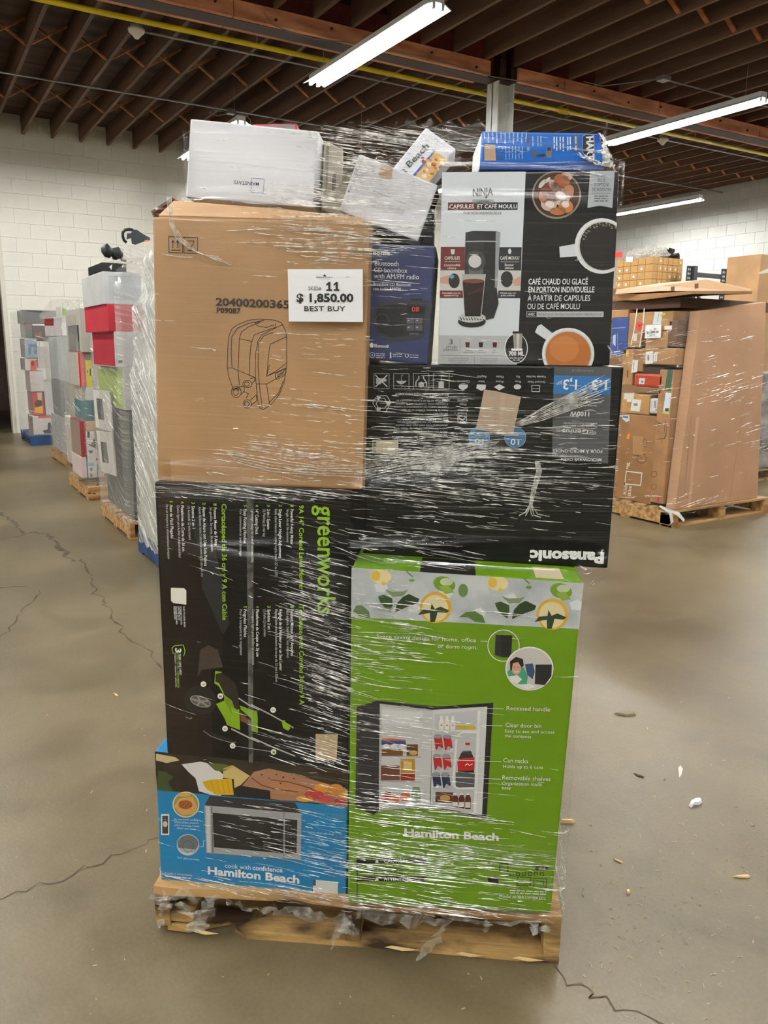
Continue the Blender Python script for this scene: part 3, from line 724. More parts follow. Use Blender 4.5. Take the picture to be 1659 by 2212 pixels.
A.poly('product_picture', [(482, 605), (1010, 652), (1008, 908), (492, 862)], (28, 28, 30), 3)
A.poly('product_picture', [(1022, 650), (1115, 660), (1108, 915), (1022, 908)], (34, 34, 36), 3)
A.line('product_picture', [(1015, 600), (1014, 945)], 4, (90, 92, 94), 4); A.line('product_picture', [(475, 560), (485, 905)], 5, (60, 60, 62), 4)
A.poly('product_picture', [(432, 560), (462, 562), (468, 900), (442, 897)], (206, 208, 210), 3)
for r in range(6):
    for c in range(3): A.ell('product_picture', 1045+c*24, 720+r*32+c*2, 7, 5, (96, 98, 100), 5)
for y, s_ in ((755, 'kitchen timer and clock'), (935, 'child safety lock')):
    A.text(s_, (1192, y), (1192+len(s_)*8.6, y+18), 14, WHT); A.line('callouts', [(1150, y-12), (1180, y-8)], 3, WHT)
A.text('cook with', (575, 1015), (768, 1031), 32, WHT); A.text('confidence', (780, 1032), (1005, 1050), 34, WHT, 0.02)
A.text('Hamilton Beach', (447, 1062), (1130, 1132), 54, WHT, 0.035)
A.text('Product dimensions', (128, 1060), (330, 1078), 12, WHT); greek(A, (130, 1082), (322, 1098), 12, WHT)
greek(A, (680, 1118), (930, 1140), 9, (150, 200, 226))
A.poly('barcode_label', [(1230, 1104), (1418, 1122), (1415, 1218), (1232, 1202)], (226, 228, 232), 2); A.poly('barcode_label', [(1230, 1104), (1252, 1106), (1252, 1150), (1230, 1148)], (90, 90, 92), 3)
# ---- black corded mower carton
ZM = kz(320, 1030, 3.456); MA = kz(340, 1050, 7.541); MBk = kz(540, 1050, 7.213); MCk = kz(340, 1320, 6.914); MDk = kz(540, 1320, 6.504)
q = [(361, 1627), (751, 1668), (757.5, 1063), (333.5, 1041)]
M_MOWBOX = mat('mower_black_print', (11, 11, 12), 0.3, 0.2, (3, 3, 3), spec=0.3)
t, F = carton_px('mower_carton', 'tall black lawn mower carton with green sideways lettering', q, 1.815, -0.545, -6.0, 0.52, [M_MOWBOX])
A = Art(F, ZM); B_, C_ = (236, 238, 236), (205, 208, 206)
A.poly('brown_panel', [(70, 60), (330, 60), (300, 300), (420, 640), (400, 820), (560, 1180), (560, 1300), (470, 1440), (480, 2090), (150, 2070)], mat('mower_brown_print', (48, 32, 25), 0.3, rgb2=(24, 17, 14), scale=(3, 3, 3), spec=0.3), 0)
A.poly('brown_panel', [(300, 300), (420, 640), (400, 820), (560, 1180), (610, 1100), (540, 700), (440, 300)], mat('mower_grey_print', (34, 38, 42), 0.3, rgb2=(20, 22, 24), scale=(4, 4, 4)), 1)
A.poly('brown_panel', [(390, 1290), (450, 1255), (520, 1290), (560, 1420), (400, 1440), (370, 1500)], (66, 52, 44), 1)
A.text('greenworks', (1266, 212), (1268, 1022), 132, GRN, 0.014)
A.text('9A 14" Corded Lawn Mower', (1128, 210), (1130, 845), 34, GRN, 0.02)
A.text('Tondeuse avec Cordon 36 cm 9 A', (1128, 955), (1132, 1698), 34, GRN, 0.02)
A.text('Cortacésped de 36 cm y 9 A con Cable', (550, 200), (556, 1068), 36, GRN, 0.02)
def tl(s_, x0, x1, y0, y1, bold): A.text(s_, (x0, y0), (x1, y1), 22 if bold else 19, B_ if bold else C_, 0.012 if bold else 0.0)
for i, (h_, hy, s_, sy, x) in enumerate((('Powerful 9-Amp Motor', 505, 'No gas. No oil. No emissions.', 490, 1064), ('Single Lever Height Adjustment', 605, 'Easily adjust between 5 cutting heights from 1.25" to 3.375".', 750, 977), ('2-in-1 System', 390, '(1) Mulching (2) rear bag', 445, 889), ('14" Cutting Deck', 430, 'Lightweight design for ease of maneuverability', 640, 802), ('Easy Folding Handles', 495, 'For convenience and storage', 590, 714))):
    tl(h_, x, x, 240, hy, True); tl(s_, x-30, x-30, 240, sy, False); A.text(str(i+1), (x, 207), (x, 222), 22, GRN, 0.02)
for i, (h_, hy, s_, sy, x) in enumerate((('Puissant Moteur de 9 Ampères', 1335, 'Sans essence. Sans huile. Sans émissions', 1350, 1064), ('Réglage de la Hauteur par un Seul Levier', 1445, 'Réglage facile entre 5 hauteurs de coupe de 32 mm à 85 mm', 1530, 979), ('Système 2 en 1', 1155, '(1) Paillis (2) sac arrière', 1190, 892), ('Plateforme de Coupe de 36 cm', 1340, 'Conception légère pour faciliter les manœuvres', 1400, 806), ('Poignées Pliables', 1195, 'Pour le transport et le rangement', 1330, 714))):
    tl(h_, x, x+2, 988, hy, True); tl(s_, x-30, x-28, 988, sy, False); A.text(str(i+1), (x, 962), (x, 976), 22, GRN, 0.02)
for i, (h_, hy, s_, sy, x, y0) in enumerate((('Potente Motor de 9 Amp', 512, 'Sin gasolina. Sin aceite. Sin emisiones', 558, 490, 228), ('Ajuste de Altura con Una Sola Palanca', 665, 'Ajuste fácilmente entre 5 alturas de corte de 32 mm a 85 mm', 745, 408, 222), ('Sistema 2 en 1', 385, '(1) Acolchado (2) bolsa trasera', 470, 326, 217), ('Plataforma de Corte de 36 cm', 555, 'Diseño ligero para facilitar la maniobrabilidad', 600, 246, 212), ('Asas de Fácil Plegado', 458, 'Para un transporte y almacenamiento compacto', 612, 163, 206))):
    k = (hy-y0)/440; k2 = (sy-y0)/440
    tl(h_, x, x+14*k, y0, hy, True); tl(s_, x-30, x-30+16*k2, y0, sy, False); A.text(str(i+1), (x, y0-30), (x, y0-14), 22, GRN, 0.02)
A.poly('blank_code_tile', [(170, 830), (182, 827), (268, 830), (286, 848), (286, 954), (190, 942), (172, 925)], (236, 234, 226), 2)
for x, s_, y1 in ((262, 'SCAN TO LEARN MORE', 1120), (238, 'SCANNEZ POUR EN', 1102), (222, 'SAVOIR PLUS', 1068), (204, 'ESCANEE PARA MÁS', 1100), (190, 'INFORMACIÓN', 1062)): A.text(s_, (x, 966), (x+6, y1), 12, B_, 0.01)
A.line('warranty_mark', [(190, 1318), (180, 1300), (180, 1278), (198, 1260), (264, 1254), (276, 1300), (266, 1338)], 6, GRN)
A.text('3', (205, 1277), (206, 1312), 40, B_, 0.04); A.text('YEAR / ANS / AÑO', (229, 1318), (236, 1478), 15, B_, 0.02); A.text('TOOL / OUTIL / HERRAMIENTA', (213, 1312), (221, 1574), 13, GRN, 0.02); A.text('WARRANTY / GARANTIE / GARANTÍA', (197, 1312), (205, 1570), 10, B_)
C5 = Art(F, MCk); D6 = Art(F, MDk)
C5.ell('mower_picture', 640, 1330, 245, 215, (26, 20, 17), 2, 0.3)
C5.ell('mower_picture', 645, 1347, 162, 80, (150, 148, 144), 3, 0.33); C5.ell('mower_picture', 645, 1347, 148, 68, (92, 86, 80), 4, 0.33)
for k in range(5):
    a = k*2*math.pi/5+0.5; C5.line('mower_picture', [(645, 1347), (645+(140*math.cos(a)*0.945-64*math.sin(a)*0.324), 1347+(140*math.cos(a)*0.324+64*math.sin(a)*0.945))], 26, (150, 148, 144), 5)
C5.poly('mower_picture', [(865, 890), (960, 905), (965, 918), (880, 935), (868, 1050), (920, 1070), (985, 1200), (1005, 1250), (1110, 1330), (1170, 1440), (1200, 1470), (1225, 1460), (1238, 1775), (1040, 1700), (1010, 1610), (878, 1385), (1000, 1335), (998, 1270), (920, 1120), (853, 1075)], (136, 176, 22), 3)
C5.poly('mower_picture', [(1000, 1260), (1110, 1335), (1165, 1440), (1180, 1480), (1100, 1420), (1120, 1560), (1060, 1440), (1010, 1350)], (112, 148, 16), 4)
C5.poly('mower_picture', [(872, 940), (960, 922), (1060, 985), (1150, 1060), (1195, 1150), (1215, 1300), (1220, 1460), (1190, 1470), (1150, 1430), (1110, 1320), (1000, 1230), (930, 1080), (870, 1040)], (38, 27, 20), 5)
C5.poly('mower_picture', [(1228, 1405), (1400, 1470), (1490, 1490), (1502, 1600), (1500, 1815), (1412, 1790), (1400, 1600), (1250, 1470)], (130, 172, 20), 3)
C5.poly('mower_picture', [(1240, 1480), (1300, 1560), (1390, 1640), (1400, 1700), (1245, 1640)], (110, 70, 46), 4)
C5.line('mower_picture', [(1220, 1300), (1380, 1405), (1521, 1470)], 20, (176, 174, 168), 6); D6.line('mower_picture', [(20, 1310), (330, 1470), (470, 1550), (610, 1635)], 20, (176, 174, 168), 6)
C5.line('mower_picture', [(1110, 1755), (1400, 1900), (1521, 1950)], 22, (186, 184, 178), 6); D6.line('mower_picture', [(20, 1770), (330, 1910), (630, 2030)], 20, (186, 184, 178), 6)
D6.poly('mower_picture', [(445, 1535), (490, 1530), (512, 1580), (552, 1580), (566, 1650), (535, 1675), (470, 1640)], (140, 184, 20), 7)
for i, (x, y) in enumerate(((415, 1545), (541, 1634), (576, 1877), (633, 2005), (935, 1738), (938, 2051))):
    A.ell('number_badge', x, y, 21, 21, (240, 240, 236), 8); A.text('412351'[i], (x-7, y-6), (x-7, y+7), 16, (90, 130, 10), 0.02, 10)
A.line('callouts', [(633, 2005), (760, 2025), (938, 2051)], 3, (220, 220, 216), 6)
D6.poly('kraft_label', [(925, 1720), (1236, 1725), (1220, 2096), (925, 2086)], mat('kraft_label', (196, 172, 134), 0.6), 9)
C5.poly('torn_hole', [(700, 1790), (800, 1800), (960, 1850), (1060, 1880), (1150, 1930), (1100, 1950), (960, 1920), (800, 1870), (730, 1830)], (8, 8, 8), 9)
C5.line('torn_hole', [(690, 1780), (800, 1860), (960, 1918), (1100, 1955), (1180, 1950)], 7, (190, 188, 180), 10)
C5.line('torn_hole', [(430, 1575), (500, 1605), (520, 1580)], 8, (190, 188, 180), 10)
A.poly('seam_tape', [(735, 70), (790, 75), (785, 2240), (755, 2236)], M_CLEARTAPE, 11)
# ---- green fridge carton
ZF = kz(740, 1190, 3.072); ZG = kz(740, 1500, 3.072)
q = [(751, 1953), (1190, 1974), (1261, 1258), (759.5, 1226)]
M_GREENBOX = mat('apple_green_print', (112, 158, 14), 0.4, 0.05, (3, 3, 3))
t, F = carton_px('fridge_carton', 'apple green mini fridge carton with an ice and lemon band', q, 1.72, -0.085, -5.0, 0.50, [M_GREENBOX], bevel=0.006)
A = Art(F, ZF); G = Art(F, ZG)
A.poly('ice_picture', [(40, 105), (1620, 215), (1600, 520), (40, 438)], mat('ice_print', (206, 212, 214), 0.4, rgb2=(176, 184, 188), scale=(16, 16, 16)), 0)
LEAF, LEAFD, LEM, LEMP, LIME = (58, 84, 44), (44, 66, 36), (226, 190, 84), (236, 220, 164), (120, 160, 50)
for dx, dy in ((0, 0), (775, 45)):
    A.ell('ice_picture', 255+dx, 170+dy, 70, 48, LEMP, 1, 0.1); A.ell('ice_picture', 220+dx, 165+dy, 30, 34, LEM, 2); A.ell('ice_picture', 272+dx, 215+dy, 14, 12, LEM, 2)
    A.poly('ice_picture', [(235+dx, 300+dy), (275+dx, 290+dy), (330+dx, 315+dy), (332+dx, 360+dy), (318+dx, 403+dy), (285+dx, 380+dy), (250+dx, 340+dy)], LEAF, 2)
    A.poly('ice_picture', [(348+dx, 408+dy), (362+dx, 345+dy), (400+dx, 305+dy), (440+dx, 285+dy), (510+dx, 318+dy), (500+dx, 345+dy), (430+dx, 370+dy)], LEAFD, 2)
    A.poly('ice_picture', [(280+dx, 255+dy), (330+dx, 270+dy), (400+dx, 268+dy), (438+dx, 258+dy), (400+dx, 300+dy), (330+dx, 305+dy)], (132, 150, 110), 1)
    A.ell('ice_picture', 618+dx, 375+dy, 106, 104, (222, 176, 62), 1); A.ell('ice_picture', 614+dx, 380+dy, 86, 88, (228, 216, 170), 2)
    A.poly('ice_picture', [(498+dx, 425+dy), (530+dx, 390+dy), (585+dx, 385+dy), (590+dx, 345+dy), (612+dx, 385+dy), (650+dx, 368+dy), (710+dx, 395+dy), (690+dx, 410+dy), (630+dx, 405+dy), (625+dx, 430+dy), (612+dx, 470+dy), (582+dx, 470+dy), (580+dx, 410+dy)], LEAFD, 4)
    A.ell('ice_picture', 675+dx, 220+dy, 74, 50, LIME, 1, 0.25); A.ell('ice_picture', 690+dx, 205+dy, 44, 26, (196, 208, 170), 2); A.poly('ice_picture', [(640+dx, 235+dy), (700+dx, 225+dy), (740+dx, 275+dy), (680+dx, 285+dy)], (150, 180, 70), 3)
    A.line('ice_picture', [(410+dx, 120+dy), (440+dx, 150+dy), (465+dx, 170+dy)], 8, (90, 130, 50), 2); A.ell('ice_picture', 460+dx, 195+dy, 20, 10, LIME, 2)
A.poly('ice_picture', [(70, 400), (90, 362), (130, 360), (175, 400), (185, 446), (120, 440)], (98, 124, 76), 2)
A.poly('ice_picture', [(770, 440), (820, 405), (880, 400), (930, 430), (948, 478), (880, 470), (830, 440)], (92, 124, 60), 2)
A.ell('ice_picture', 800, 262, 32, 44, (110, 140, 80), 1)
for k in range(14):
    x = 100+k*108; y = 150+(k*61 % 230)+x*0.06; A.poly('ice_picture', [(x, y), (x+60, y-24), (x+96, y+18), (x+70, y+52), (x+16, y+46)], (220, 226, 228) if k % 2 else (190, 198, 202), 0.5)
A.text('Space saving design for home, office', (225, 578), (886, 605), 26, WHT); A.text('or dorm room.', (632, 642), (893, 652), 26, WHT)
A.line('callouts', [(918, 598), (962, 600)], 4, WHT); A.ring('inset_picture', 1068, 628, 104, 6, WHT, 2)
A.poly('inset_picture', [(1015, 555), (1125, 560), (1118, 705), (1060, 705), (1010, 690)], (30, 30, 34), 2); A.poly('inset_picture', [(1010, 690), (1015, 555), (1050, 560), (1048, 700)], (46, 46, 50), 3)
A.ell('inset_picture', 1240, 780, 160, 146, WHT, 4); A.ell('inset_picture', 1240, 780, 152, 138, (206, 204, 202), 5)
A.poly('inset_picture', [(1280, 752), (1388, 752), (1385, 830), (1340, 890), (1275, 880)], (38, 38, 42), 6)
A.poly('inset_picture', [(1210, 750), (1262, 745), (1275, 800), (1260, 850), (1225, 820)], (56, 84, 124), 6)
A.poly('inset_picture', [(1092, 800), (1130, 770), (1200, 770), (1230, 830), (1220, 890), (1160, 880), (1150, 830), (1100, 830)], (74, 164, 128), 7)
A.poly('inset_picture', [(1105, 830), (1160, 822), (1190, 850), (1160, 880), (1120, 868)], (232, 232, 226), 8)
A.ell('inset_picture', 1152, 775, 32, 44, (214, 168, 144), 9); A.poly('inset_picture', [(1112, 790), (1110, 730), (1150, 700), (1195, 715), (1202, 760), (1185, 770), (1165, 735), (1130, 742), (1122, 790)], (44, 30, 28), 10)
A.line('inset_picture', [(1138, 795), (1152, 802), (1166, 796)], 5, (240, 236, 232), 11); A.ell('inset_picture', 1141, 770, 4, 3, (40, 30, 28), 11); A.ell('inset_picture', 1164, 770, 4, 3, (40, 30, 28), 11)
A.poly('inset_picture', [(1150, 885), (1240, 880), (1290, 900), (1220, 918)], (236, 236, 236), 9)
for s_, p0, p1, c_ in (('Recessed handle', (1088, 102), (1376, 112), 27), ('Clear door bin', (1080, 214), (1318, 221), 27), ('Easy to see and access', (1078, 250), (1405, 259), 20), ('the contents', (1075, 282), (1250, 289), 20), ('Can racks', (1066, 448), (1230, 455), 27), ('Holds up to 6 cans', (1065, 486), (1330, 493), 22), ('Removable shelves', (1060, 562), (1380, 574), 27), ('Organization made', (1057, 598), (1322, 606), 22), ('easy', (1057, 627), (1118, 629), 22)): G.text(s_, p0, p1, c_, WHT)
G.text('Hamilton Beach', (410, 936), (1036, 969), 46, WHT, 0.035)
for ln in ([(935, 90), (1068, 94)], [(640, 195), (1060, 206)], [(680, 430), (1050, 444)], [(520, 535), (1048, 560)]): G.line('callouts', ln, 4, WHT, 9)
G.poly('product_picture', [(95, 80), (150, 68), (225, 40), (600, 78), (640, 80), (1000, 55), (955, 828), (900, 822), (580, 745), (240, 772), (205, 800), (85, 745)], (30, 30, 34), 1)
G.poly('product_picture', [(95, 82), (225, 42), (248, 58), (238, 772), (205, 796), (87, 742)], (46, 46, 52), 2)
G.poly('product_picture', [(245, 60), (598, 102), (580, 742), (240, 770)], (186, 188, 190), 2)
G.poly('product_picture', [(262, 80), (596, 112), (578, 728), (258, 748)], (204, 206, 208), 3)
G.poly('product_picture', [(258, 100), (535, 118), (530, 218), (258, 192)], (222, 224, 226), 4); G.ell('product_picture', 520, 172, 14, 16, (190, 192, 194), 5)
G.poly('product_picture', [(598, 102), (960, 80), (925, 800), (585, 742)], (214, 216, 218), 2)
G.poly('product_picture', [(612, 130), (900, 105), (872, 780), (595, 728)], (198, 200, 204), 3)
G.line('product_picture', [(905, 110), (878, 782)], 20, (230, 232, 234), 4); G.line('product_picture', [(620, 240), (885, 240)], 9, (230, 232, 234), 5)
G.line('product_picture', [(755, 300), (735, 600), (760, 620), (868, 620)], 14, (236, 238, 240), 5); G.line('product_picture', [(765, 270), (790, 250), (885, 250)], 10, (236, 238, 240), 5)
for k in range(3):
    x = 656+k*38; G.poly('product_picture', [(x-15, 232), (x-17, 185), (x-8, 160), (x-7, 140), (x+7, 140), (x+8, 160), (x+16, 185), (x+14, 232)], (240, 238, 232), 6); G.ell('product_picture', x, 200, 6, 8, (206, 90, 50), 7)
for x in (785, 848): G.rect('product_picture', x-30, 200, x+30, 230, (206, 176, 40), 6)
for r, y in enumerate((310, 440, 560)):
    for c in range(2):
        x = 634+c*62-r*6; cc = (186, 32, 40) if r < 2 else (34, 44, 84)
        G.poly('product_picture', [(x-28, y-30), (x+24, y-34), (x+34, y+40), (x+10, y+62), (x-16, y+58)], cc, 6); G.ell('product_picture', x-2, y-34, 27, 14, (150, 152, 156), 7); G.poly('product_picture', [(x-10, y+60), (x+12, y+62), (x+28, y+44), (x+4, y+30)], (176, 178, 182), 7)
G.rect('product_picture', 815, 318, 845, 335, (190, 24, 30), 6)
G.poly('product_picture', [(770, 615), (762, 440), (790, 380), (800, 372), (850, 372), (860, 390), (876, 440), (866, 612)], (38, 34, 34), 6); G.poly('product_picture', [(764, 505), (766, 425), (875, 415), (872, 500)], (196, 26, 32), 7); G.line('product_picture', [(815, 468), (828, 455), (840, 468), (862, 458)], 5, WHT, 9)
G.poly('product_picture', [(750, 515), (878, 515), (874, 612), (752, 610)], (86, 88, 92), 8)
G.poly('product_picture', [(618, 645), (735, 648), (725, 718), (615, 712)], (84, 54, 34), 6); G.ell('product_picture', 680, 685, 34, 22, (196, 150, 84), 7)
for k in range(3):
    x = 748+k*42; G.poly('product_picture', [(x-20, 748+k*5), (x-20, 690), (x-10, 662), (x+10, 662), (x+20, 690), (x+18, 750+k*5)], (92, 24, 32), 6); G.rect('product_picture', x-18, 712, x+16, 740+k*4, (226, 222, 214), 7); G.rect('product_picture', x-10, 652, x+10, 664, (236, 236, 236), 7)
G.rect('product_picture', 258, 305, 420, 333, (44, 84, 160), 5); G.poly('product_picture', [(260, 290), (330, 290), (420, 300), (420, 312), (258, 308)], (206, 110, 50), 5)
for k in range(3): G.ell('product_picture', 290+k*52, 342, 20, 16, (236, 234, 228), 6)
G.rect('product_picture', 260, 362, 400, 405, (120, 76, 40), 5); G.rect('product_picture', 425, 330, 500, 405, (96, 62, 26), 5); G.ell('product_picture', 470, 385, 28, 16, (206, 160, 40), 6)
for y in (406, 572, 705): G.line('product_picture', [(256, y), (520, y+8)], 6, (160, 164, 166), 5)
G.rect('product_picture', 385, 425, 480, 520, (188, 140, 34), 5); G.rect('product_picture', 405, 445, 460, 500, (214, 190, 120), 6); G.rect('product_picture', 255, 470, 380, 568, (112, 70, 54), 5); G.rect('product_picture', 385, 525, 480, 570, (150, 44, 24), 5)
for (x, y, r, c_) in ((290, 690, 34, (190, 84, 50)), (340, 695, 36, (206, 104, 60)), (415, 680, 36, (212, 110, 60)), (300, 660, 24, (150, 40, 36))): G.ell('product_picture', x, y, r, r*0.85, c_, 5)
G.poly('product_picture', [(455, 705), (458, 640), (470, 610), (510, 612), (520, 650), (515, 712)], (120, 150, 120), 5)
for y, s_, x1 in ((1088, 'CAUTION!', 437), (1206, 'ATTENTION', 448)):
    G.poly('warning_panel', [(95, y), (557, y+2), (556, y+34), (95, y+32)], BLK, 1); G.text(s_, (275, y+27), (x1, y+29), 20, WHT, 0.01); G.poly('warning_panel', [(215, y+28), (228, y+6), (242, y+28)], WHT, 3)
G.line('warning_panel', [(97, 1090), (97, 1350)], 5, BLK, 2)
greek(G, (100, 1046), (350, 1056), 12, (176, 200, 120)); greek(G, (100, 1066), (400, 1078), 12, (176, 200, 120))
for i in range(3): greek(G, (110, 1150+i*17), (400, 1154+i*17), 10, (50, 70, 16))
G.rect('shipping_marks', 1040, 1120, 1100, 1180, BLK, 1); G.rect('shipping_marks', 1046, 1126, 1094, 1174, M_GREENBOX, 2)
G.poly('shipping_marks', [(950, 1130), (970, 1108), (985, 1130)], BLK, 1); G.poly('shipping_marks', [(960, 1210), (1030, 1205), (1035, 1250), (970, 1258)], BLK, 1); G.line('shipping_marks', [(940, 1200), (1045, 1260)], 5, BLK, 2)
G.rect('shipping_marks', 1280, 1138, 1362, 1165, BLK, 1); G.text('SIDE', (1300, 1160), (1346, 1162), 14, WHT)
for k in range(6): G.rect('shipping_marks', 1110+k*40, 1180, 1136+k*40, 1202, BLK, 1); G.rect('shipping_marks', 1114+k*40, 1184, 1132+k*40, 1198, M_GREENBOX, 2)
G.line('shipping_marks', [(1270, 1218), (1355, 1222), (1350, 1284), (1268, 1280)], 4, BLK, 1, True); G.line('shipping_marks', [(1285, 1236), (1335, 1240), (1332, 1268)], 4, BLK, 2)
G.line('shipping_marks', [(1160, 1210), (1250, 1214), (1248, 1270), (1158, 1266)], 4, BLK, 1, True)
greek(G, (1110, 1302), (1352, 1312), 11, WHT); greek(G, (1110, 1318), (1350, 1328), 11, WHT)
G.text('Model #HBR33MBKE02', (1040, 1346), (1347, 1362), 20, WHT)
# things printed on the lid of the fridge carton
lidF = Face(F.Q[3] + np.array([0, 0, 0.0]), np.array([0.0, 0, 1.0]) + 1e-4*F.n); 
zt_ = F.Q[3][2]
def lid(x0, x1, b0, b1, m, nm, h=0.0006):
    e = (F.Q[2]-F.Q[3]); V = []
    for z in (0.0004, 0.0004+h):
        for a, b in ((x0, b0), (x1, b0), (x1, b1), (x0, b1)): V.append(F.Q[3] + e*a - F.n*b + np.array([0, 0, z]))
    return mesh(nm, V, BF, m, t)
lid(0.80, 0.92, 0.012, 0.10, mat('kraft_label_l', (206, 190, 160), 0.6), 'lid_label'); lid(0.30, 0.54, 0.0, 0.12, M_BLACK, 'lid_tape', 0.0008)

# ---- black microwave carton lying upside down on the fridge carton
ZP = kz(760, 770, 2.765); K7 = kz(780, 780, 5.53); K8 = kz(1060, 780, 5.72)
q = [(784, 1201), (1312.5, 1228), (1348, 792), (794, 788)]
M_PBOX = mat('charcoal_print', (14, 14, 15), 0.32, 0.2, (3, 3, 3), spec=0.3)
t, F = carton_px('oven_carton', 'wide black oven carton lying upside down on the green carton', q, 1.85, -0.055, -6.0, 0.46, [M_PBOX])
A = Art(F, ZP); S = Art(F, K7); E8 = Art(F, K8)
GY, LG = (176, 178, 180), (206, 208, 210)
A.text('Panasonic', (1507, 1172), (1064, 1158), 62, WHT, 0.05)
A.ell('lettering_mark', 1062, 1218, 6, 6, WHT, 3)
A.poly('grey_panel', [(1208, 62), (1552, 66), (1530, 640), (1195, 600)], mat('grey_panel_print', (98, 101, 105), 0.35, rgb2=(78, 80, 84), scale=(2, 2, 2)), 0)
A.poly('blue_panel', [(1207, 112), (1548, 122), (1543, 230), (1203, 223)], (44, 120, 188), 1)
E8.text('1.3', (1440, 240), (1252, 236), 118, WHT, 0.02); E8.text('cu ft', (1238, 300), (1160, 298), 30, WHT); E8.text('1,3', (1068, 232), (897, 230), 118, WHT, 0.02); E8.text('pi³', (880, 250), (818, 248), 46, WHT)
E8.text('1100W', (1218, 627), (978, 622), 54, WHT, 0.02); E8.text('the', (1305, 872), (1218, 870), 34, WHT); E8.text('Genius', (1208, 845), (880, 842), 56, WHT, 0.01)
E8.text('One touch Optical Sensor cooks', (1315, 800), (880, 796), 20, WHT); E8.text('and reheats food automatically', (1315, 762), (900, 758), 20, WHT)
E8.text('Système Genius à une touche', (1310, 545), (900, 541), 20, WHT); E8.text('permettant de cuire et réchauffer', (1368, 508), (900, 503), 20, WHT); E8.text('automatiquement', (1330, 470), (1060, 466), 20, WHT)
E8.text('NN-SU65CB', (1262, 108), (1002, 104), 26, (150, 152, 154)); E8.text('FOUR À MICRO-ONDES', (1378, 1095), (770, 1088), 38, WHT, 0.01); E8.text('MICROWAVE OVEN', (1368, 1200), (870, 1194), 38, WHT, 0.01)
for s_, p0, p1 in (('Casserole', (1298, 232), (1150, 230)), ('Stew', (1476, 232), (1400, 231)), ('Ragoût', (1496, 174), (1386, 172)), ('Frozen', (1262, 615), (1156, 613)), ('Entrées', (1272, 575), (1154, 573)), ('Mets', (1256, 505), (1176, 503)), ('surgelés', (1278, 465), (1150, 463))): S.text(s_, p0, p1, 26, LG)
for s_, p0, p1 in (('Pasta', (156, 242), (66, 240)), ('Pâtes', (158, 182), (70, 180)), ('Rice', (372, 242), (300, 240)), ('Riz', (360, 182), (315, 180)), ('Ground Meat', (676, 246), (456, 244)), ('Viande hachée', (686, 182), (440, 180))): E8.text(s_, p0, p1, 27, LG)
for s_, p0, p1, b in (('POUR USAGE DOMESTIQUE UNIQUEMENT', (1046, 385), (405, 381), .01), ('faire réparer le tout', (1042, 430), (775, 428), 0), ("d'emballage au cas où il serait nécessaire de", (1042, 466), (425, 463), 0), ("d'utilisation inclus. Conserver tout le matériel", (1042, 505), (415, 502), 0), ("l'appareil, veuillez lire attentivement le manuel", (1042, 541), (400, 538), 0), ("Avant de brancher, d'utiliser ou de régler", (1040, 578), (470, 576), 0), ('IMPORTANT', (1038, 620), (862, 618), .01), ('FOR HOUSEHOLD USE ONLY', (1038, 679), (610, 677), .01), ('transportation for warranty or repair service.', (1035, 722), (430, 718), 0), ('all packaging in the event your oven requires', (1034, 760), (415, 757), 0), ('enclosed instructions completely. Please retain', (1033, 797), (390, 793), 0), ('Before operating this product, please read the', (1030, 836), (390, 832), 0), ('IMPORTANT', (1028, 876), (855, 873), .01)): S.text(s_, p0, p1, 25 if b else 22, LG, b)
for (x0, y0, x1, y1) in ((155, 150, 335, 330), (390, 150, 572, 332), (625, 148, 810, 335), (863, 150, 1052, 338)): S.line('handling_marks', [(x0, y0), (x1, y0+1), (x1, y1), (x0, y1)], 6, GY, 1, True)
S.poly('handling_marks', [(178, 205), (260, 205), (300, 210), (312, 240), (260, 250), (225, 280), (180, 270)], GY, 2); S.line('handling_marks', [(172, 168), (312, 305)], 12, LG, 3); S.line('handling_marks', [(312, 168), (175, 305)], 12, LG, 3)
S.poly('handling_marks', [(415, 235), (545, 235), (520, 262), (480, 280), (440, 262)], GY, 2); S.line('handling_marks', [(482, 235), (482, 170), (495, 165), (500, 178)], 5, GY, 2)
for k in range(8): S.ell('handling_marks', 425+k*14, 290+(k*17 % 24), 4, 4, GY, 2)
S.poly('handling_marks', [(685, 262), (718, 245), (752, 260), (752, 300), (718, 318), (686, 300)], GY, 2)
for m_ in (1, -1): S.line('handling_marks', [(718+m_*28, 180), (718+m_*28, 205), (718+m_*62, 250), (718+m_*64, 298)], 14, GY, 2)
S.poly('handling_marks', [(925, 320), (925, 255), (942, 240), (972, 240), (990, 255), (990, 320)], GY, 2); S.line('handling_marks', [(958, 240), (958, 168)], 6, GY, 2); S.line('handling_marks', [(930, 168), (992, 168)], 6, GY, 2)
for a in (0, 120, 240):
    ca, sa = math.cos(math.radians(a)), math.sin(math.radians(a)); f_ = lambda x, y: (248 + x*ca - y*sa, 505 + x*sa + y*ca)
    S.line('recycling_mark', [f_(-62, -88), f_(58, -92), f_(96, -30), f_(60, -14), f_(30, -62), f_(-48, -62)], 7, LG, 2, True); S.poly('recycling_mark', [f_(112, -8), f_(70, 30), f_(48, -18)], LG, 2)
S.poly('food_marks', [(1162, 300), (1280, 305), (1255, 330), (1215, 350), (1175, 328)], LG, 2); S.poly('food_marks', [(1175, 278), (1275, 280), (1272, 304), (1168, 300)], LG, 2)
S.poly('food_marks', [(1385, 278), (1490, 282), (1488, 330), (1440, 356), (1375, 325)], LG, 2); E8.poly('food_marks', [(40, 320), (105, 285), (178, 322), (105, 362)], LG, 2); E8.ell('food_marks', 330, 318, 46, 32, LG, 2)
